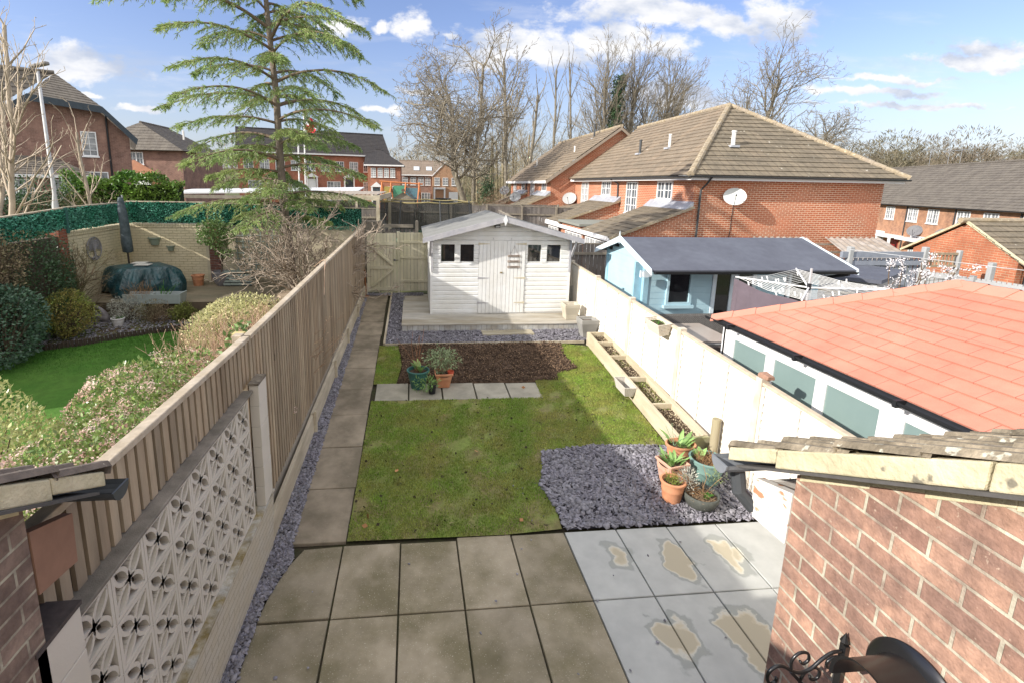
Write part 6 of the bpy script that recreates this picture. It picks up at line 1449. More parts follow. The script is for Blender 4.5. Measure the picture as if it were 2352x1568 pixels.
MB().box(HX, HW, HY, HY+.25, -1.4, EZ).build('gable_wall', M_RED, H)
MB().box(HX, HX+.25, HY+.25, 30.6, -1.4, EZ).build('side_wall', M_RED, H)
MB().box(HW-.25, HW, HY+.25, 30.6, -1.4, EZ).build('rear_wall', M_RED, H)
MB().box(HX-.38, HW+.45, HY-.36, HY-.33, EZ, EZ+.16).box(HX-.38, HX-.35, HY-.33, 30.5, EZ, EZ+.16).build('fascia', M_FASC, H)
MB().box(HX-.35, HW+.4, HY-.33, 30.5, EZ+.001, EZ+.02).build('soffit', M_FASC, H)
e0, e1, e2, e3 = (HX-.46, HY-.44, EZ+.17), (HW+.55, HY-.44, EZ+.17), (HX-.46, 30.62, EZ+.17), (HW+.55, 30.62, EZ+.17); ap = (14.0, 21.6, 7.42); rg = (14.0, 30.62, 7.42)
MB_ = MB(); tiles(MB_, e0, e1, ap, ap, .34, .035); MB_.build('roof', M_RT2, H)
MB_ = MB(); tiles(MB_, e2, e0, rg, ap, .34, .035); MB_.build('roof', M_RT1, H)
MB_ = MB(); tiles(MB_, e1, e3, ap, rg, .34, .035); MB_.build('roof', M_RT2, H)
def ridge_tiles(a, e, par, r=.105, m_=None):
    a, e = Vector(a), Vector(e); n = max(1, int((e-a).length/.42)); b = MB()
    for k in range(n): p, q = a.lerp(e, k/n), a.lerp(e, (k+1)/n); b.tube([p+Vector((0, 0, .02)), q+Vector((0, 0, .02))], [r*1.08, r*.94], 9)
    b.build('ridge_tiles', m_ or M_RIDGE, par, smooth=2)
ridge_tiles(e0, ap, H, .12); ridge_tiles(e1, ap, H); ridge_tiles(ap, rg, H)
b = gutter(MB(), (HX-.5, HY-.48, EZ+.15), (8.6, 0, 0), .06); b.build('gutter', M_GUT, H); b = gutter(MB(), (HX-.5, HY-.48, EZ+.15), (0, 13, 0), .06); b.build('gutter', M_GUT, H)
MB().tube([(10.55, HY-.45, EZ+.1), (10.50, HY-.3, EZ-.1), (10.42, HY-.06, EZ-.35), (10.42, HY-.06, -1)], .036, 8).build('downpipe', M_GUT, H)
MB().tube([(HX-.45, 24.0, EZ+.1), (HX-.06, 23.95, EZ-.1), (HX-.06, 23.9, 3.25)], .036, 8).build('downpipe', M_GUT, H)
LX, LN = (0, -1, 0), (-1, 0, 0)
win(H, (HX-.005, 22.95, 2.62), LX, LN, 1.15, 1.42, 2, 4); win(H, (HX-.005, 19.95, 3.33), LX, LN, 1.22, .72, 2, 2)
win(H, (HX-.005, 29.3, 2.62), LX, LN, 1.15, 1.42, 2, 4, M_CURT); win(H, (HX-.005, 26.1, 3.36), LX, LN, 1.2, .72, 2, 2)
def flue(p, par, h, col, r=.06):
    p = Vector(p); MB().tube([p-Vector((0, 0, .2)), p+Vector((0, 0, h))], r, 9).tube([p+Vector((0, 0, h)), p+Vector((0, 0, h+.06))], r*1.25, 9).build('flue', col, par, smooth=2)
    MB().box(p.x-.18, p.x+.18, p.y-.18, p.y+.18, p.z-.05, p.z+.03).build('flashing', M_LEAD, par)
M_FLW_ = mat('flue_white', (.75, .73, .70), .6, .1, 6)
flue((12.35, 18.55, 5.42), H, .52, M_FLW_, .075); flue((11.5, 21.8, 5.55), H, .55, M_FLW_); flue((11.35, 24.4, 5.45), H, .62, M_GUT)
def porch(par, X, y0, y1, top=3.3, bot=1.95, out=3.3, brick_=None, side=True, low=None):
    """catslide porch roof running down from the side wall, with brick cheek"""
    xo = X-out; b = MB(); tiles(b, (xo, y1, bot), (xo, y0-.12, bot), (X, y1, top), (X, y0-.12, top), .30, .03); b.build('porch_roof', M_RT2, par)
    MB().beam((xo, y0-.14, bot-.03), (X, y0-.14, top-.03), .05, .09).build('porch_verge', M_RIDGE, par)
    for y in (y0, y1-.2): MB().prism([(X, y, -1.4), (X, y, top-.03), (xo+.35, y, bot+.09), (xo+.35, y, -1.4)], (0, .2, 0)).build('porch_wall', brick_ or M_RED, par)
    MB().prism([(X-.012, y0-.1, top+.17), (X-.35, y0-.16, top-.10), (X-.35, y0-.16, top-.145), (X-.012, y0-.1, top+.0)], (0, y1-y0+.2, 0)).build('flashing', M_LEAD, par)
    MB().box(xo+.33, xo+.38, y0, y1, -1.4, bot-.02).build('porch_front', brick_ or M_RED, par); MB().box(xo-.02, xo+.02, y0-.1, y1, bot-.16, bot-.02).build('porch_fascia', M_FASC, par)
porch(H, HX, HY+.01, 20.4, 3.14, 1.98, 3.1)
porch(H, HX, 23.7, 27.1, 3.16, 2.08, 3.1)
MB().box(7.1, HX, 20.5, 23.6, 2.1, 2.2).build('flat_roof', mat('flat_felt', (.24, .25, .22), .9, .15, 5), H); MB().box(7.3, 7.45, 20.52, 23.58, -1.2, 2.1).build('bay_wall', M_RED, H); MB().box(7.04, 7.09, 17.3, 27.0, 1.84, 2.0).build('bay_fascia', M_FASC, H)
for y in (20.1, 22.9, 26.4): win(H, (7.29 if y < 21 or y > 23 else 7.295, y, .7), LX, LN, 2.3, 1.05, 4, 2, M_CURT)
MB().prism([(7.1, 27.15, 2.1), (HX, 27.15, 2.75), (HX, 27.15, 2.65), (7.1, 27.15, 2.0)], (0, 3.35, 0)).build('low_roof', M_RT1, H); MB().box(7.04, 7.09, 27.0, 30.5, 1.86, 2.08).build('bay_fascia', M_FASC, H); MB().box(7.3, 7.45, 27.2, 30.5, -1.2, 2.0).build('bay_wall', M_RED, H)
win(H, (7.295, 30.0, .7), LX, LN, 2.4, 1.0, 5, 2, M_PANE)
dish((11.75, HY-.01, 3.52), -118, 'large pale satellite dish on the orange brick gable wall', .36, mat('dish_pale', (.62, .64, .62), .45, .05, 6))
MB().tube([(11.78, HY-.015, 3.5), (11.76, HY-.015, 2.2), (11.70, HY-.015, 1.4)], .012, 4).build('dish_cable', M_BLACK, H)
# second, stepped house
K = thing('brick_house', 'orange brick terrace house with stepped gable beyond the hip-roofed one', 'house', (12, 36, -1))
KX = 8.6; KY = 30.62
MB().prism([(KX, KY, -1.4), (17.7, KY, -1.4), (17.7, KY, 4.1), (12.8, KY, 7.33), (KX, KY, 4.1)], (0, .25, 0)).build('gable_wall', M_RED, K)
MB().box(KX, KX+.25, KY+.25, 43.2, -1.4, 4.2).build('side_wall', M_RED, K)
b = MB(); tiles(b, (KX-.42, 43.6, 4.12), (KX-.42, KY-.3, 4.12), (12.8, 43.6, 7.46), (12.8, KY-.3, 7.46), .34, .035); b.build('roof', M_RT1, K)
b = MB(); tiles(b, (17.8, KY-.3, 3.7), (17.8, 43.6, 3.7), (12.8, KY-.3, 7.46), (12.8, 43.6, 7.46), .34, .035); b.build('roof', M_RT1, K)
MB().prism([(KX-.42, KY-.34, 4.10), (12.8, KY-.34, 7.42), (12.8, KY-.34, 7.24), (KX-.42, KY-.34, 3.90)], (0, .03, 0)).prism([(17.8, KY-.34, 3.7), (12.8, KY-.34, 7.42), (12.8, KY-.34, 7.24), (17.8, KY-.34, 3.5)], (0, .03, 0)).build('bargeboard', mat('barge_brown', (.30, .25, .2), .8), K)
MB().box(KX-.42, KX-.39, KY-.3, 43.5, 3.95, 4.12).build('fascia', M_FASC, K); ridge_tiles((12.8, KY-.3, 7.46), (12.8, 43.6, 7.46), K)
b = MB(); nst = 20
for i in range(nst): f = i/nst; b.box(13.9-3.6*f-.2, 13.9-3.6*f, KY-.03, KY-.005, 6.62-2.45*f*1.12-.30, 6.62-2.45*f*1.12+.12)
b.build('step_flashing', M_LEAD, K)
for y, h in ((35.8, 1.42), (41.9, 1.42)): win(K, (KX-.005, y, 2.75), LX, LN, 1.15, h, 2, 4, M_CURT)
for y in (32.6, 38.8): win(K, (KX-.005, y, 3.45), LX, LN, 1.1, .68, 1, 2)
MB().tube([(KX-.06, 37, 4.0), (KX-.06, 36.9, 1)], .04, 6).build('downpipe', M_GUT, K)
porch(K, KX, 30.62, 34.0, 3.3, 1.9, 3.2); porch(K, KX, 36.9, 40.2, 3.3, 1.9, 3.2)
flue((10.9, 33.3, 5.9), K, .5, M_FLW_); flue((9.9, 39.5, 5.3), K, .5, M_FLW_); flue((12.3, 33.6, 7.0), K, .9, M_GUT)
MB().box(4.6, KX-3.0, 34.1, 36.9, 1.95, 2.1).build('flat_roof', mat('roof_pale', (.6, .6, .58), .7), K); MB().box(4.65, KX, 34.1, 36.9, -1, 1.95).build('bay_wall', M_FASC, K)
dish((9.95, KY-.01, 3.05), -125, 'grey satellite dish on the brick wall between the two tiled porches', .42)
dish((7.4, 34.9, 3.0), -125, 'grey satellite dish beside the second far porch roof', .4); dish((7.3, 38.6, 3.4), -125, 'grey satellite dish at the farthest porch, by the bare trees', .4)
# ---- far right terrace ----
M_BRT = mat('terrace_brick', (.40, .215, .13), .9, .25, 2.5, (.50, .27, .16), .7, 1.0, brick=(.225, .075, 0, (.42, .30, .22), (.30, .155, .1), .006))
def placed(root, ang): root.rotation_euler = (0, 0, ang)
te = Vector((37.4, 27.0, -2.3)); dv = Vector((42.8-37.4, 41.5-27.0, 0)); ang = math.atan2(dv.y, dv.x)
t = thing('terraced_houses', 'long buff brick terrace with grey-brown roof and white windows below the wooded hill', 'terrace', te)
L_ = 36.; x0_, x1_ = te.x-14, te.x+L_-8   # built along +x, then turned
MB().box(x0_, x1_, te.y-.0, te.y-.25, -3, 2.78).build('wall', M_BRT, t)
MB().box(x0_, x1_, te.y-8.2, te.y-8.0, -3, 2.78).build('rear_wall', M_BRT, t)
b = MB(); tiles(b, (x0_, te.y+.4, 2.72), (x1_, te.y+.4, 2.72), (x0_, te.y-4.1, 6.15), (x1_, te.y-4.1, 6.15), .30, .03); tiles(b, (x1_, te.y-8.6, 2.72), (x0_, te.y-8.6, 2.72), (x1_, te.y-4.1, 6.15), (x0_, te.y-4.1, 6.15), .3, .03); b.build('roof', M_RT3, t)
b = MB(); gutter(b, (x0_, te.y+.45, 2.72), (L_+6, 0, 0), .07); b.build('gutter', M_BLACK, t)
ridge_tiles((x0_, te.y-4.1, 6.15), (x1_, te.y-4.1, 6.15), t, .1, M_RT3)
for i in range(15):
    x = te.x-10+i*2.9-(.35 if i % 2 else 0); win(t, (x, te.y+.003, 1.42), (1, 0, 0), (0, 1, 0), 1.3, 1.1, 2, 3, M_CURT)
for i in range(7):
    x = te.x-9+i*5.8; win(t, (x, te.y+.003, -1.3), (1, 0, 0), (0, 1, 0), 1.9, 1.6, 3, 3, M_CURT)
    ob_(MB(), (x-2.3, te.y, -2.3), (1, 0, 0), (0, 1, 0), 0, .95, 0, 2.1, .01, .06).build('door', M_UPVC if i % 2 else mat('door_red', (.25, .03, .03), .5), t)
    b = MB(); ob_(b, (x-2.9, te.y, -2.3), (1, 0, 0), (0, 1, 0), 0, 4.9, 2.25, 2.45, .0, 1.1); b.build('canopy', M_FASC, t)
    for u in (0, 1.9): ob_(MB(), (x-2.9, te.y, -2.3), (1, 0, 0), (0, 1, 0), u, u+.15, 0, 2.25, .9, 1.05).build('canopy_post', M_FASC, t)
    MB().tube([(x+3, te.y+.06, 2.7), (x+3, te.y+.06, -2)], .045, 5).build('downpipe', M_GUT, t)
def aerial(par, p, h=1.3):
    p = Vector(p); b = MB().tube([p, p+Vector((0, 0, h))], .02, 4).tube([p+Vector((-.7, 0, h)), p+Vector((.7, 0, h-.03))], .012, 4)
    for i in range(8): x = -.6+.17*i; b.tube([p+Vector((x, -.22, h)), p+Vector((x, .22, h))], .008, 3)
    b.build('aerial', M_GUTG, par)
for x in (te.x+17.5, te.x+15, te.x+13.5): aerial(t, (x, te.y-4.1, 6.15), 1.2+.3*(x > te.x+16))
placed(t, ang)
for f, lb in ((.62, 'dark satellite dish above the white porch of the far terrace'), (.40, 'dark satellite dish nearest the garage ridge on the far terrace')):
    p = te+dv*f; dish((p.x-.1, p.y, .75), 200, lb, .5, mat('dish_dark', (.16, .16, .17), .6))
# parked cars
def car(loc, rz, label, paint, g_='cars parked before the houses'):
    """hatchback built around its own origin"""
    t = thing('parked_car', label, 'car', loc, g_); o = Vector(loc)
    sec = [(-2.0, .45, .62, .72), (-1.9, .32, .86, .80), (-1.5, .25, .95, .84), (-.9, .22, .98, .86), (0, .2, .98, .87), (.9, .2, .98, .87), (1.6, .24, .94, .85), (1.95, .34, .84, .80), (2.05, .45, .66, .72)]
    b = MB()
    for x, zl, zh, w in sec: b.v += [tuple(o+Vector(q)) for q in ((x, -w, zl), (x, -w, (zl+zh)/2), (x, -w*.93, zh), (x, w*.93, zh), (x, w, (zl+zh)/2), (x, w, zl))]
    for i in range(len(sec)-1):
        for k in range(6): k2 = (k+1) % 6; b.f.append((i*6+k, i*6+k2, (i+1)*6+k2, (i+1)*6+k))
    b.f += [tuple(range(5, -1, -1)), tuple(range(48, 54))]; b.build('body', paint, t, smooth=2)
    cab = [(-1.25, .96, .76), (-.75, 1.40, .62), (.6, 1.46, .64), (1.45, 1.35, .62), (1.85, .94, .74)]; b = MB(); g2_ = MB()
    for x, z, w in cab: b.v += [tuple(o+Vector(q)) for q in ((x, -w, .94), (x, -w, z), (x, w, z), (x, w, .94))]
    for i in range(4):
        for k in range(3): b.f.append((i*4+k, i*4+k+1, (i+1)*4+k+1, (i+1)*4+k))
    b.build('windows', mat('car_glass', (.01, .012, .015), .08, 0, spec=.8), t, smooth=2)
    MB().box(o.x-.72, o.x+1.4, o.y-.6, o.y+.6, o.z+1.405, o.z+1.475).build('roof', paint, t, bevel=.03)
    for x in (-1.3, 1.3):
        for y in (-.8, .8):
            w = MB().lathe([(0, -.11), (.31, -.11), (.31, .11), (0, .11)], tuple(o+Vector((x, y*.98, .31))), 16, 'y').build('wheel', M_BLACK, t, smooth=2)
            MB().lathe([(0, -.125), (.19, -.125), (.19, .125), (0, .125)], tuple(o+Vector((x, y*.98, .31))), 12, 'y').build('rim', M_ALU, w)
    for y in (-.62, .62): MB().box(o.x-2.03, o.x-1.93, o.y+y-.14, o.y+y+.14, o.z+.62, o.z+.76).build('headlight', M_PANE, t)
    t.rotation_euler = (0, 0, rz)
    return t
M_CARW = mat('car_white', (.78, .78, .78), .3, 0, spec=.6); M_CARD = mat('car_dark', (.03, .035, .045), .25, 0, spec=.7); M_CARS = mat('car_silver', (.35, .37, .39), .3, 0, metal=.4)
car((32.2, 31.5, -1.22), R(200), 'white hatchback parked beyond the corrugated roof', M_CARW)
# ======================= beyond the gardens =======================
def gable_house(t, x0, x1, y0, y1, zb, ze, zr, wall, roof, ov=.35, axis='x', hip=(0, 0), fascia=None, gauge=.34):
    """walls and tiled roof; axis = ridge direction; hip=(a,b) insets the ridge ends"""
    MB().box(x0, x1, y0, y0+.25, zb, ze).box(x0, x1, y1-.25, y1, zb, ze).build('wall', wall, t); MB().box(x0, x0+.25, y0+.25, y1-.25, zb, ze).box(x1-.25, x1, y0+.25, y1-.25, zb, ze).build('wall', wall, t)
    b = MB()
    if axis == 'x':
        ym = (y0+y1)/2; a = (x0-ov*(hip[0] > 0)-.15, y0-ov, ze); c_ = (x1+ov*(hip[1] > 0)+.15, y0-ov, ze); d = (a[0], y1+ov, ze); e = (c_[0], y1+ov, ze); r0 = (a[0]+hip[0], ym, zr); r1 = (c_[0]-hip[1], ym, zr)
        tiles(b, a, c_, r0, r1, gauge); tiles(b, e, d, r1, r0, gauge)
        if hip[0]: tiles(b, d, a, r0, r0, gauge)
        else: MB().prism([(x0, y0, ze-.01), (x0, y1, ze-.01), (x0, ym, zr-.12)], (.25, 0, 0)).build('gable', wall, t)
        if hip[1]: tiles(b, c_, e, r1, r1, gauge)
        else: MB().prism([(x1, y0, ze-.01), (x1, y1, ze-.01), (x1, ym, zr-.12)], (-.25, 0, 0)).build('gable', wall, t)
    else:
        xm = (x0+x1)/2; a = (x0-ov, y0-.15-ov*(hip[0] > 0), ze); c_ = (x1+ov, a[1], ze); d = (a[0], y1+.15, ze); e = (c_[0], d[1], ze); r0 = (xm, a[1]+hip[0], zr); r1 = (xm, d[1]-hip[1], zr)
        tiles(b, d, a, r1, r0, gauge); tiles(b, c_, e, r0, r1, gauge)
        if hip[0]: tiles(b, a, c_, r0, r0, gauge)
        else: MB().prism([(x0, y0, ze-.01), (x1, y0, ze-.01), (xm, y0, zr-.12)], (0, .25, 0)).build('gable', wall, t)
        if hip[1]: tiles(b, e, d, r1, r1, gauge)
    b.build('roof', roof, t); ridge_tiles(r0, r1, t, .11, roof)
    f = MB().box(a[0], c_[0], y0-ov-.02, y0-ov, ze-.16, ze+.01) if axis == 'x' else MB().box(x0-ov-.02, x0-ov, a[1], d[1], ze-.16, ze+.01)
    f.build('fascia', fascia or M_FASC, t)
M_BRD = mat('brown_brick', (.26, .15, .12), .9, .25, 2.2, (.33, .20, .155), .7, 1.1, brick=(.225, .075, 0, (.36, .27, .22), (.19, .10, .08), .006))
M_BRE = mat('red_brick_far', (.33, .12, .075), .9, .22, 1.6, (.42, .17, .10), .6, .6, brick=(.225, .075, 0, (.40, .27, .2), (.26, .09, .06), .006))
M_BRO = mat('orange_brick_far', (.52, .22, .13), .9, .12, 1.6, brick=(.225, .075, 0, (.55, .36, .26), (.46, .19, .11), .006))
NY, XX_ = (0, -1, 0), (1, 0, 0)
# left house, gable end towards us, roof falling steeply to the right
t = thing('detached_house', 'brown brick house with a dark gabled roof and solar panels at the upper left', 'house', (-15.12, 29, 1.0))
gy0 = 29.; prof = [(-24.5, 5.2), (-22.5, 7.0), (-19.6, 9.05), (-16.35, 7.65), (-15.12, 6.35)]
MB().prism([(-24.5, gy0, 1), (-15.12, gy0, 1), (-15.12, gy0, 6.35), (-16.35, gy0, 7.6), (-19.3, gy0, 8.0), (-22.2, gy0, 5.9), (-24.5, gy0, 4.3)], (0, .3, 0)).build('gable_wall', M_BRD, t)
MB().box(-15.42, -15.12, 29.3, 40, 1, 6.35).build('side_wall', M_BRD, t)
b = MB(); tiles(b, (-33, 27.9, 4.1), (-24.9, 27.9, 4.1), (-33, 31.2, 9.75), (-18.3, 31.2, 9.75), .32, .03); tiles(b, (-19.3, 28.35, 8.15), (-16.2, 28.35, 7.8), (-18.3, 31.2, 9.75), (-18.3, 31.2, 9.75), .32, .03); tiles(b, (-16.2, 28.35, 7.8), (-16.2, 34, 7.8), (-18.3, 31.2, 9.75), (-18.3, 31.25, 9.75), .32, .03); tiles(b, (-14.75, 28.35, 6.2), (-14.75, 42, 6.2), (-16.2, 28.35, 7.8), (-16.2, 42, 7.8), .32, .03)
b.build('roof', M_RT3, t); ridge_tiles((-18.3, 31.2, 9.78), (-33, 31.2, 9.78), t, .11, M_RT3)
M_DKB = mat('barge_dark', (.045, .06, .075), .6)
MB().prism([(-19.3, 28.3, 8.2), (-16.2, 28.3, 7.85), (-16.2, 28.3, 7.5), (-19.3, 28.3, 7.85)], (0, .04, 0)).prism([(-16.2, 28.3, 7.85), (-14.7, 28.3, 6.2), (-14.8, 28.3, 5.9), (-16.2, 28.3, 7.5)], (0, .04, 0)).prism([(-19.3, 28.3, 8.2), (-24.9, 28.3, 4.15), (-24.9, 28.3, 3.85), (-19.3, 28.3, 7.85)], (0, .04, 0)).build('bargeboard', M_DKB, t)
for k, (a, z) in enumerate(((-21.6, 8.1), (-22.6, 6.2))): MB().prism([(a-1.9, 27.95+(z-.6-4.1)*.584, z-.6), (a+.9, 27.95+(z-.6-4.1)*.584, z-.6), (a+.9, 27.95+(z+.6-4.1)*.584, z+.6), (a-1.9, 27.95+(z+.6-4.1)*.584, z+.6)], (0, -.09, .05)).build('solar_panel', mat('solar', (.30, .36, .48), .15, .1, 3, spec=.9), t)
win(t, (-17.35, gy0-.005, 5.2), XX_, NY, .70, 1.32, 1, 4, M_CURT); win(t, (-17.6, gy0-.005, 3.2), XX_, NY, 1.3, 1.15, 2, 2, M_CURT)
MB().tube([(-16.1, gy0-.1, 7.5), (-16.12, gy0-.08, 7.2), (-16.12, gy0-.08, 1)], .05, 6).build('downpipe', M_BLACK, t)
b = MB(); tiles(b, (-23.5, 27.0, 4.15), (-16.9, 27.0, 4.15), (-23.5, 29, 5.25), (-18.6, 29, 5.05), .3, .03); b.build('porch_roof', M_RT3, t)
MB().box(-24, -16.8, 26.95, 27.0, 3.98, 4.14).build('porch_fascia', M_FASC, t); MB().box(-24, -17, 27.2, 27.4, 1, 4).build('porch_wall', M_BRD, t); win(t, (-18.6, 27.19, 2.9), XX_, NY, 1.5, 1.0, 2, 2, M_CURT); win(t, (-21.6, 27.19, 2.9), XX_, NY, 2.2, 1.0, 3, 1, M_CURT)
t.rotation_euler = (0, 0, R(28)); t.scale = (.93, .93, .93)
t = thing('detached_house', 'smaller brown brick house with a dark hipped roof behind the left house', 'house', (-21, 47, 2))
gable_house(t, -27.5, -19.4, 45, 54, 1.5, 6.15, 8.6, M_BRD, M_RT3, hip=(2.5, 2), axis='y', fascia=M_DKB); win(t, (-23.6, 44.995, 5.0), XX_, NY, 1.1, 1.0, 2, 2)
MB().prism([(-24.2, 43.2, 4.2), (-20.6, 43.2, 4.2), (-22.4, 43.2, 5.3)], (0, .2, 0)).box(-24.2, -20.6, 43.2, 43.4, 1, 4.2).build('garage_gable', M_BRO, t); MB().box(-23.5, -21.2, 43.12, 43.19, 2.2, 4.1).build('garage_door', M_UPVC, t); MB().tube([(-20.4, 48, 7.3), (-20.4, 48, 8.1)], .09, 6).build('flue', M_FLW_, t)
# long red terrace behind the conifer
t = thing('terraced_houses', 'red brick terrace with white porches and dark roof half hidden by the conifer', 'terrace', (-21.0, 63.5, 2.2))
tx0 = -21.0; ang = math.atan2(4.5, 15.0); L_ = 18.6
gable_house(t, tx0, tx0+L_, 63.5, 71, 1.2, 7.35, 10.4, M_BRE, M_RT4)
MB().prism([(tx0-.02, 63.5, 1.2), (tx0-.02, 71, 1.2), (tx0-.02, 71, 7.3), (tx0-.02, 67.25, 10.25), (tx0-.02, 63.5, 7.3)], (-.04, 0, 0)).build('end_wall', M_BRO, t)
for i in range(10): win(t, (tx0+.6+i*1.82, 63.49, 5.2+.0), XX_, NY, 1.1, 1.25, 2, 3, M_CURT if i % 2 else M_PANE)
for i in range(4):
    x = tx0+1.0+i*4.7; win(t, (x, 63.49, 2.5), XX_, NY, 1.7, 1.4, 2, 3, M_CURT); ob_(MB(), (x+2.35, 63.49, 2.1), XX_, NY, 0, .95, 0, 2.1, .01, .08).build('door', M_UPVC if i % 2 else M_PANE, t)
    b = MB(); ob_(b, (x+2.15, 63.49, 2.1), XX_, NY, 0, .16, 0, 2.3, .0, .4); ob_(b, (x+3.35, 63.49, 2.1), XX_, NY, 0, .16, 0, 2.3, .0, .4); b.prism([(x+2.0, 63.05, 4.4), (x+3.65, 63.05, 4.4), (x+2.83, 63.05, 4.95)], (0, .42, 0)); b.build('porch', M_FASC, t)
placed(t, ang)
t = thing('brick_house', 'red brick house with black hipped roof and pedimented door, end of the distant terrace', 'house', (-5.6, 65.5, 1))
gable_house(t, -5.65, -1.55, 65.5, 73, .5, 6.1, 8.2, M_BRE, M_RT4, hip=(.01, 3.2)); b = MB().prism([(-5.66, 65.5, .5), (-5.66, 71, .5), (-5.66, 71, 8.0), (-5.66, 65.5, 6.1)], (-.05, 0, 0)); b.build('end_wall', M_BRO, t)
for x in (-5.3, -4.45, -3.65, -2.85): win(t, (x, 65.49, 4.55), XX_, NY, .62, 1.15, 2, 4, M_PANE, bar=.05)
ob_(MB(), (-5.1, 65.49, .9), XX_, NY, 0, .95, 0, 2.3, .01, .06).build('door', M_PANE, t); b = MB(); ob_(b, (-5.3, 65.49, .9), XX_, NY, 0, .2, 0, 2.4, 0, .2); ob_(b, (-4.15, 65.49, .9), XX_, NY, 0, .2, 0, 2.4, 0, .2); b.prism([(-5.4, 65.25, 3.3), (-3.85, 65.25, 3.3), (-4.62, 65.25, 3.95)], (0, .2, 0)); b.build('porch', M_FASC, t); win(t, (-3.2, 65.49, 1.9), XX_, NY, 1.2, 1.5, 2, 3, M_PANE)
t = thing('brick_house', 'buff brown terrace with skylights and a front gable left of the first bare oak', 'house', (3, 80, .5))
gable_house(t, -2.0, 7.2, 80, 88, .2, 5.2, 7.5, M_BRD, mat('tile_brown_far', (.24, .19, .15), .95, .2, 2)); MB().prism([(3.1, 78.6, .2), (7.25, 78.6, .2), (7.25, 78.6, 5.2), (5.1, 78.6, 7.1), (3.1, 78.6, 5.2)], (0, 1.5, 0)).build('gable_wall', mat('buff_brick_far', (.42, .23, .14), .9, .15, 1.5, brick=(.225, .075, 0, (.4, .3, .2), (.36, .19, .11), .006)), t)
MB().prism([(2.9, 78.5, 5.0), (5.1, 78.5, 7.25), (5.1, 78.5, 7.05), (3.1, 78.5, 5.0)], (0, .06, 0)).prism([(7.45, 78.5, 5.0), (5.1, 78.5, 7.25), (5.1, 78.5, 7.05), (7.25, 78.5, 5.0)], (0, .06, 0)).build('bargeboard', M_FASC, t)
for x in (-1.6, -.3, .9, 2.0): win(t, (x, 79.99, 3.6), XX_, NY, .85, 1.2, 2, 3, M_PANE, bar=.05)
for x in (3.4, 4.7, 6.1): win(t, (x, 78.59, 3.6), XX_, NY, .85, 1.2, 2, 3, M_PANE, bar=.05)
win(t, (1.4, 79.9, .9), XX_, NY, 1.4, 1.5, 3, 3, M_PANE); MB().box(5.7, 7.15, 78.5, 78.58, .3, 2.6).build('garage_door', M_UPVC, t); b = MB(); ob_(b, (3.3, 78.59, .3), XX_, NY, 0, .25, 0, 2.7, 0, .15); ob_(b, (4.9, 78.59, .3), XX_, NY, 0, .25, 0, 2.7, 0, .15); ob_(b, (3.3, 78.59, .3), XX_, NY, 0, 1.85, 2.7, 3.0, 0, .2); b.build('porch', M_FASC, t)
for x in (.2, 2.2): MB().prism([(x, 80.9, 5.86), (x+.9, 80.9, 5.86), (x+.9, 81.9, 6.45), (x, 81.9, 6.45)], (0, -.05, .08)).build('skylight', mat('skylight', (.5, .56, .62), .15, spec=.8), t)
car((-3.0, 58, .55), 0., 'dark car parked before the pedimented house', M_CARD); car((4.6, 70, .4), R(170), 'dark saloon parked by the front gable of the buff terrace', M_CARD)
car((-9.5, 55, 1.15), R(10), 'silver car parked left of the pergola', M_CARS)
MB().box(-7.6, -6.9, 60, 60.6, 1.4, 3.1).build('oil_tank', mat('tank_grey', (.25, .29, .31), .5), bevel=.12, **T('upright grey tank beside the far brick house', 'tank'))
# street lamp, flags
t = thing('street_lamp', 'tall pale grey street lamp post leaning slightly at the upper left', 'street lamp', (-12.63, 19, 1.2))
M_POLE = mat('pole_grey', (.55, .55, .55), .5, .1, 6)
MB().tube([(-12.63, 19, 1.0), (-12.63, 19, 2.8), (-12.60, 19, 3.2), (-12.585, 19, 7.3)], [.10, .10, .062, .045], 10).build('post', M_POLE, t, smooth=True)
MB().prism([(-12.78, 18.9, 7.38), (-12.78, 19.1, 7.38), (-12.25, 19.12, 7.52), (-12.2, 19.0, 7.52), (-12.25, 18.88, 7.52)], (0, 0, .09)).build('lantern', mat('lantern_grey', (.30, .28, .26), .6), t, bevel=.02)
t = thing('flagpole', 'white flagpole flying a red, white and blue flag behind the conifer', 'flagpole', (-7.25, 35, .8)); MB().tube([(-7.3, 35, .8), (-7.15, 35, 8.3)], .055, 8).build('pole', M_UPVC, t)
V = []; n1, n2 = 18, 14
for i in range(n1+1):
    for j in range(n2+1):
        f, g_ = i/n1, j/n2; V.append((-7.12+f*.72+.1*math.sin(g_*7), 35+.12*math.sin(f*9+g_*4), 8.15-g_*1.35-f*.35))
F = np.array([(i*(n2+1)+j, (i+1)*(n2+1)+j, (i+1)*(n2+1)+j+1, i*(n2+1)+j+1) for i in range(n1) for j in range(n2)])
ii = np.array([(i, j) for i in range(n1) for j in range(n2)])
u, v = ii[:, 0]/n1, ii[:, 1]/n2; red = (abs(u-.5) < .13) | (abs(v-.5) < .12) | (abs(abs(u-.5)-abs(v-.5)) < .05); wh = ((abs(u-.5) < .22) | (abs(v-.5) < .22) | (abs(abs(u-.5)-abs(v-.5)) < .12)) & ~red
for k, nm, cc in ((red, 'flag_red', (.62, .04, .05)), (wh, 'flag_white', (.75, .75, .75)), (~(red | wh), 'flag_blue', (.08, .12, .42))): raw(nm, V, F[k], mat(nm+'_cloth', cc, .8, trans=.3), t)
t = thing('flagpole', 'bare white pole just left of the flag', 'pole', (-7.7, 35, .8)); MB().tube([(-7.72, 35, .8), (-7.6, 35, 6.5)], .05, 8).build('pole', M_UPVC, t)
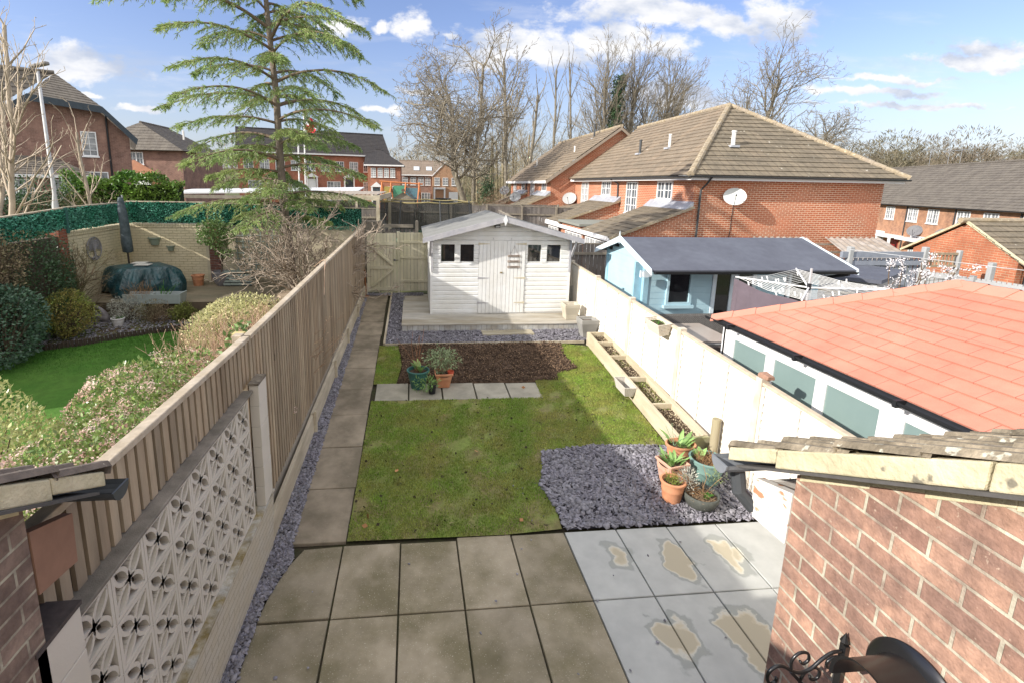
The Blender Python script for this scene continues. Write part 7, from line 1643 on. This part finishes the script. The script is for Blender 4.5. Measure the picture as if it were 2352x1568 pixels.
# carport, pergola, fences, trampoline
t = thing('carport', 'long low carport with a pale sheet roof behind the conifer', 'carport', (-6.5, 25.5, .6))
MB().prism([(-11.5, 24.5, 3.12), (-2.6, 24.5, 3.36), (-2.6, 27.5, 3.50), (-11.5, 27.5, 3.26)], (0, 0, .06)).build('roof', mat('sheet_pale', (.66, .67, .68), .5, .1, 1.5), t)
MB().box(-11.5, -2.6, 24.42, 24.5, 2.95, 3.1).build('edge_beam', M_WOODG, t)
for x in (-11, -8, -5.2, -2.7): MB().box(x-.05, x+.05, 24.45, 24.55, .6, 3.1).build('post', M_WOODW, t)
t = thing('pergola', 'weathered timber pergola with close slats left of the trampoline', 'pergola', (-2.1, 19.5, .6))
b = MB()
for i in range(16): b.beam((-3.7+.155*i, 18.9, 3.36), (-3.5+.155*i, 22.0, 3.42), .11, .03)
b.build('slats', mat('slat_pale', (.44, .38, .32), .9, .15, 5), t)
MB().box(-3.75, -1.22, 18.84, 18.9, 3.14, 3.33).beam((-1.25, 18.87, 3.24), (-.95, 22, 3.30), .05, .19).build('beam', M_WOODW, t)
for x, y in ((-1.29, 18.85), (-3.6, 18.85), (-1.0, 21.9)): MB().box(x-.06, x+.06, y-.06, y+.06, .5, 3.2).build('post', M_WOODW, t)
M_OLDF = mat('old_fence_grey', (.16, .145, .135), .95, .25, 5, (.24, .21, .19), .7, 1.4, stretch=(1, 1, .25), island=.2)
def bfence(label, a, b_, z0, z1, m_=M_OLDF, pitch=.12, rails=True, posts=True, h2=None):
    a, b_ = Vector(a), Vector(b_); t = thing('board_fence', label, 'fence', (a.x, a.y, z0)); d = (b_-a); n = max(2, int(d.length/pitch)); u = d.normalized(); nn = Vector((u.y, -u.x, 0)); b = MB(); z1b = h2 if h2 is not None else z1
    for i in range(n):
        p = a+u*(i*d.length/n); ob_(b, (p.x, p.y, 0), u, nn, 0, d.length/n-.012, z0, z1+(z1b-z1)*i/n+U(-.01, .01), 0, .02)
    b.build('boards', m_, t); b = MB()
    for f in (.25, .82):
        za, zb_ = z0+(z1-z0)*f, z0+(z1b-z0)*f; b.beam(a+nn*.05+Vector((0, 0, za)), b_+nn*.05+Vector((0, 0, zb_)), .04, .08)
    if rails: b.build('rail', M_WOODG if m_ is M_OLDF else m_, t)
    MB().beam(a+Vector((0, 0, z1+.02)), b_+Vector((0, 0, z1b+.02)), .07, .035).build('cap', M_WOODG, t)
    if posts:
        k = max(1, round(d.length/1.85))
        for i in range(k+1): p = a+d*i/k+nn*.09; zz = z1+(z1b-z1)*i/k; MB().box(p.x-.045, p.x+.045, p.y-.045, p.y+.045, z0, zz+.06).build('post', M_WOODG, t)
    return t
bfence('weathered board fence behind the trampoline', (-5.5, 25.6, 0), (9.5, 25.9, 0), .5, 2.86, h2=2.62)
bfence('dark board fence behind the pergola', (-9, 23.2, 0), (-1.6, 22.9, 0), .5, 2.62)
bfence('board fence with a wide top rail just behind the garden gate', (-1.55, 15.9, 0), (-1.02, 15.9, 0), .5, 2.55, M_WOODG, h2=2.55)
t = thing('rail_fence', 'low section of railed boards behind the gate, between two round topped posts', 'fence', (-.4, 15.6, .6))
MB().box(-.93, .02, 15.62, 15.68, 2.42, 2.52).box(-.93, .02, 15.62, 15.68, 2.20, 2.27).box(-.93, -.86, 15.62, 15.68, 1.2, 2.42).build('rail', M_WOODG, t); b = MB(); x = -.85
while x < 0: b.box(x, x+.09, 15.7, 15.715, .6, 2.36); x += .12
b.build('boards', M_OLDF, t)
for x in (-1.0, .13): MB().box(x-.05, x+.05, 15.58, 15.7, .6, 2.60).lathe([(.05, 2.6), (.045, 2.63), (0, 2.66)], (x, 15.64, 0), 10).build('post', M_WOODG, t)
MB().box(-.55, .2, 15.5, 15.53, 2.22, 2.25).build('metal_bar', M_GUTG, t)
bfence('dark weathered fence right of the white shed', (4.6, 14.6, 0), (7.6, 14.4, 0), .5, 2.05)
bfence('old fence running back beyond the shed towards the brick houses', (4.5, 14.6, 0), (4.4, 25, 0), .5, 2.1, h2=2.5)
bfence('distant fence at the foot of the bare trees', (3.9, 27.5, 0), (8.2, 27.5, 0), .5, 2.7)
MB().box(4.75, 4.95, 13.1, 13.6, .5, 1.45).build('cardboard_box', mat('cardboard', (.42, .26, .14), .9), bevel=.01, **T('small brown box in the gap between shed and blue cabin', 'box'))
t = thing('trampoline', 'trampoline with black safety net and yellow padded rim behind the garden', 'trampoline', (.62, 22.2, .6))
cx, cy, R_ = .62, 22.3, 2.05
M_NET = mat('net_black', (.03, .032, .03), .9, alpha=.5)
n = 48; V = []; 
for i in range(n): a = 6.2832*i/n; V += [(cx+R_*math.cos(a), cy+R_*math.sin(a), 1.45), (cx+R_*.99*math.cos(a), cy+R_*.99*math.sin(a), 3.05-.05*abs(math.sin(a*4)))]
raw('safety_net', V, [(2*i, (2*i+2) % (2*n), (2*i+3) % (2*n), 2*i+1) for i in range(n)], M_NET, t)
MB().tube([(cx+R_*math.cos(6.2832*i/n), cy+R_*math.sin(6.2832*i/n), 3.05-.05*abs(math.sin(6.2832*i/n*4))) for i in range(n+1)], .022, 6).build('top_rim', mat('rim_yellow', (.34, .28, .13), .7), t)
MB().tube([(cx+R_*1.03*math.cos(6.2832*i/n), cy+R_*1.03*math.sin(6.2832*i/n), 1.45) for i in range(n+1)], .09, 6).build('bed_pad', mat('pad_green', (.05, .12, .08), .7), t)
for i in range(8): a = 6.2832*(i+.3)/8; MB().tube([(cx+R_*1.06*math.cos(a), cy+R_*1.06*math.sin(a), .6), (cx+R_*1.12*math.cos(a), cy+R_*1.12*math.sin(a), 1.6), (cx+R_*1.02*math.cos(a), cy+R_*1.02*math.sin(a), 3.1)], .028, 7).build('net_pole', M_GUT, t)
t = thing('climbing_frame', 'orange and green covered play frame before the distant brick houses', 'play frame', (-.6, 44, .6))
b = MB()
for x in (-2.7, -1.9, -.6, .6): b.beam((x-.3, 44, .6), (x, 45, 3.9), .1, .1).beam((x+.3, 46, .6), (x, 45, 3.9), .1, .1)
b.build('frame', mat('frame_orange', (.55, .20, .08), .7), t); MB().tube([(-2.9, 45, 3.95), (.9, 45, 3.75)], .07, 6).build('top_beam', MATS['frame_orange'], t)
MB().box(-1.7, -.7, 44.9, 45.0, 2.4, 3.6).build('green_panel', mat('play_green', (.10, .32, .20), .7), t); MB().box(-2.5, -1.9, 44.8, 44.9, 2.2, 3.5).build('yellow_panel', mat('play_yellow', (.42, .33, .10), .7), t); MB().box(-.6, .6, 44.9, 45.0, 2.2, 3.4).build('net_panel', mat('play_blue', (.12, .30, .38), .7, alpha=.6), t)
t = thing('summer_house', 'small grey summer house roof peeping over the trampoline', 'summer house', (-.8, 40, .6)); gable_house(t, -1.7, .2, 39, 42, .5, 2.55, 3.25, M_WOODG, M_RT3, axis='y', ov=.15, gauge=.5)
# ---- hedges and bushes at the back left ----
M_HEDG = mat('hedge_laurel', (.085, .20, .03), .4, .25, 1.2, (.19, .28, .05), .8, .8, island=.35, spec=.5, trans=.15)
def hedge(label, x0, x1, y, zb, zt, m_, n, leaf=.1, d=.9, seed=0):
    t = thing('hedge', label, 'hedge', ((x0+x1)/2, y, zb)); g = np.random.default_rng(seed); X = g.uniform(x0, x1, n); top = zt+.18*np.sin(X*2.1)+.12*np.sin(X*5.3+1); f = g.uniform(0, 1, n)
    onTop = g.uniform(0, 1, n) < .35; Z = np.where(onTop, top+g.normal(0, .07, n), zb+(top-zb)*f); Yy = np.where(onTop, y+g.uniform(-d/2, d/2, n), y-d/2+g.normal(0, .09, n)+.12*np.sin(X*3)); P = np.stack([X, Yy, Z], 1)
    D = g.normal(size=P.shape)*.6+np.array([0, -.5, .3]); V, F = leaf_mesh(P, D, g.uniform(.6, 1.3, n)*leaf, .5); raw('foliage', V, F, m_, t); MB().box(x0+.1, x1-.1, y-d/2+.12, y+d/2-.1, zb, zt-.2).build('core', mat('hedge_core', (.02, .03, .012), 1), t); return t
hedge('bright green laurel hedge behind the leaf screens at the left', -14.0, -9.6, 22, 1.0, 3.75, M_HEDG, 12000, .13, seed=1)
shrub('dark_thicket', 'dark mixed thicket at the left behind the side wall', 'bush', (-15.2, 20.5, 2.3), (3.0, 1.2, 1.5), 9000, .12, M_LAUR, 31, .6, .25)
shrub('bramble_thicket', 'brown and green scrubby growth around the street lamp base', 'bush', (-12.8, 20.6, 2.2), (1.8, .9, 1.2), 5500, .10, M_BRNT, 32, .8, .3, .2)
shrub('left_shrub', 'olive shrub beneath the bare trees at the left edge', 'bush', (-17.5, 18.5, 1.9), (2.2, 1.2, 1.9), 6000, .11, M_LAUR, 33, .6, .25)
LT = 'bare trees at the left edge'
PALE = mat('bark_birch', (.42, .35, .27), .9, .2, 4)
for (x, y, h, sd_, lb) in ((-10.2, 13.3, 6.6, 51, 'slender bare tree at the extreme left edge, nearest the lamp post'), (-13.4, 17.5, 7.0, 52, 'bare birch rising before the solar panels'), (-11.6, 19.6, 4.6, 53, 'thin bare sapling in front of the left house wall')):
    bare_tree('bare_tree', lb, (x, y, .8), h, .085, sd_, LT, m=PALE, seg=.45, wig=.09, lv=3, kids=[2, 2, 1, 0], rmin=.007, split=.02, ang=(.3, .75), ratio=.42, clear=.15, up=.09)
# ---- bare trees ----
BT = 'bare winter trees behind the houses'
bare_tree('oak_tree', 'spreading bare oak with crooked limbs, leftmost of the big trees', (4.0, 34, .7), 10.2, .27, 5, BT, seg=.6, wig=.22, up=.06, lv=4, kids=[2, 2, 2, 2, 0], prob=.95, ang=(.7, 1.35), ratio=.60, clear=.30, rmin=.014, lean=(-.05, 0), cat='bare tree')
bare_tree('oak_tree', 'second crooked bare tree just right of the leftmost oak', (4.9, 40, .7), 12.0, .22, 6, BT, seg=.7, wig=.16, up=.09, lv=4, kids=[2, 2, 2, 1, 0], prob=.8, ang=(.5, 1.1), ratio=.5, rmin=.014)
bare_tree('tall_tree', 'tallest upright bare tree left of the pointed white cloud', (8.9, 47, .7), 14.3, .22, 15, BT, seg=.75, wig=.07, up=.10, lv=4, kids=[2, 2, 2, 2, 0], prob=.85, ang=(.35, .8), ratio=.44, rmin=.014)
bare_tree('tall_tree', 'bare tree between the tallest tree and the first slender pair', (11.6, 50, .7), 12, .26, 8, BT, seg=.9, wig=.1, up=.1, lv=4, kids=[2, 2, 2, 1, 0], prob=.7, ang=(.35, .8), ratio=.45, rmin=.014)
bare_tree('slender_tree', 'left one of the slender pair of bare trees above the far gable', (15.6, 55, .7), 15.5, .2, 9, BT, seg=1.1, wig=.08, up=.08, lv=3, kids=[2, 2, 1, 0], prob=.62, ang=(.25, .6), ratio=.36, rmin=.018, clear=.4)
bare_tree('slender_tree', 'right one of the slender pair of bare trees above the far gable', (17.8, 55, .7), 15.8, .2, 10, BT, seg=1.1, wig=.08, up=.08, lv=3, kids=[2, 2, 1, 0], prob=.62, ang=(.25, .6), ratio=.36, rmin=.018, clear=.4)
for k, (x, lx, sd_, lb) in enumerate(((24.5, -.14, 11, 'bare fan-shaped tree with ivy at its foot, over the first roof valley'), (27.0, .05, 12, 'broad bare fan-shaped tree over the middle of the hipped roof'), (29.5, .26, 13, 'bare tree leaning right over the hipped ridge'))):
    bare_tree('fan_tree', lb, (x, 60, 1), 15, .3, sd_, BT, seg=1.0, wig=.09, up=.08, lv=4, kids=[2, 2, 2, 1, 0], prob=.95, ang=(.3, .7), ratio=.58, rmin=.017, clear=.2, lean=(lx, 0))
bare_tree('wind_tree', 'bare tree bent to the right above the roof peak', (45.0, 64, 1), 17, .36, 14, BT, seg=1.1, wig=.12, up=.05, lv=4, kids=[2, 2, 2, 1, 0], prob=.9, ang=(.5, 1.0), ratio=.60, rmin=.02, lean=(.12, 0))
bare_tree('wind_tree', 'small thin bare tree just left of the bent one', (40.5, 62, 1), 15, .18, 24, BT, seg=1.0, wig=.12, up=.05, lv=3, kids=[2, 2, 1, 0], prob=.8, ang=(.4, .8), ratio=.45, rmin=.02, lean=(.1, 0))
bare_tree('round_tree', 'low dense bare tree behind the falling edge of the hipped roof', (51, 60, 0), 11, .3, 16, BT, seg=.8, wig=.14, up=.02, lv=4, kids=[3, 2, 2, 1, 0], prob=.95, ang=(.5, 1.1), ratio=.62, rmin=.02, clear=.1)
bare_tree('round_tree', 'reddish low bare tree farthest right beside the wooded hill', (57, 62, 0), 8.5, .25, 17, BT, seg=.8, wig=.14, up=.02, lv=4, kids=[3, 2, 2, 1, 0], prob=.95, ang=(.5, 1.1), ratio=.62, rmin=.02, clear=.1)
t = thing('ivy', 'dark ivy clothing the stem of the leftmost fan tree', 'ivy', (24.3, 59.8, 6))
P = np.concatenate([np.stack([23.6+.06*z+nr.normal(0, .35, 260), np.full(260, 59.7)+nr.normal(0, .3, 260), np.full(260, z)+nr.uniform(-.4, .4, 260)], 1) for z in np.arange(8, 16.5, .6)]); V, F = leaf_mesh(P, nr.normal(size=P.shape), nr.uniform(.15, .32, len(P)), .7); raw('leaves', V, F, M_LAUR, t)
t = thing('ivy', 'ivy on the trunk beside the leftmost oak', 'ivy', (5.6, 38, 2)); P = np.stack([5.75+nr.normal(0, .28, 1500), 38+nr.normal(0, .3, 1500), 3.0+nr.normal(0, .9, 1500)], 1); V, F = leaf_mesh(P, nr.normal(size=P.shape), nr.uniform(.10, .2, 1500), .7); raw('leaves', V, F, M_LAUR, t)
shrub('undergrowth', 'reddish brown undergrowth at the foot of the oaks', 'bush', (6.3, 36, 2.1), (1.7, 1.2, 1.6), 5200, .14, mat('twig_reddish', (.28, .15, .12), .9, .2, 2, (.2, .16, .09), .8, .8, island=.35), 61, .9, .3, .15)
shrub('undergrowth', 'green and brown undergrowth left of the white far roofs', 'bush', (4.7, 35, 1.8), (1.3, .9, 1.3), 3600, .13, M_BRNT, 62, .9, .3, .2)
# ---- woods: masses nobody could count ----
def wood(name, label, pts, h, m_, per=420, seed=0, sl=.9, wd=.05):
    g = np.random.default_rng(seed); C = []; D = []; S = []
    for (x, y, z) in pts:
        hh = h*g.uniform(.7, 1.25); w_ = hh*.42; n = per; a = g.uniform(0, 6.283, n); f = g.uniform(.12, 1, n); r = w_*np.sin(np.pi*np.minimum(f*.93, 1))**.7*g.uniform(.2, 1, n)**.5
        C.append(np.stack([x+r*np.cos(a), y+r*np.sin(a), z+f*hh], 1)); D.append(np.stack([np.cos(a)*.5+g.normal(0, .35, n), np.sin(a)*.5+g.normal(0, .35, n), g.uniform(.2, 1.3, n)], 1))
        S.append(((x, y, z), (x+g.uniform(-.5, .5), y, z+hh*.75), hh*.018, hh*.006))
    C, D = np.concatenate(C), np.concatenate(D); V, F = leaf_mesh(C, D, g.uniform(.5, 1.3, len(C))*sl*h/12, wd); V2, F2 = segs_mesh(S, 4)
    raw(name, np.concatenate([V, V2]), np.concatenate([F, F2+len(V)]), m_, kind='stuff', label=label, category='wood')
M_WOOD1 = mat("wood_brown", (.16, .13, .095), .95, .3, .12, (.11, .105, .06), .8, .06, island=.4)
M_WOOD2 = mat('wood_olive', (.25, .22, .13), .95, .3, .12, (.19, .15, .11), .8, .06, island=.4)
g = np.random.default_rng(5)
wood('far_wood', 'brown winter woodland covering the hill at the right', [(x, y, terrain(x, y)-1) for x, y in zip(g.uniform(95, 330, 420), g.uniform(85, 215, 420)) if .42 < y/x < 1.25], 15, M_WOOD1, 900, 1, .8, .14)
wood('far_wood', 'hazy bare woodland behind the distant houses', [(x, y, terrain(x, y)-.5) for x, y in zip(g.uniform(-60, 75, 130), g.uniform(96, 135, 130))], 9.5, M_WOOD2, 420, 2, 1.2, .10)
wood('copse', 'tangle of bare trees behind the oaks and brick houses', [(x, y, .6) for x, y in zip(g.uniform(6, 36, 34), g.uniform(54, 72, 34))], 10, M_WOOD2, 700, 3, 1.0, .035)
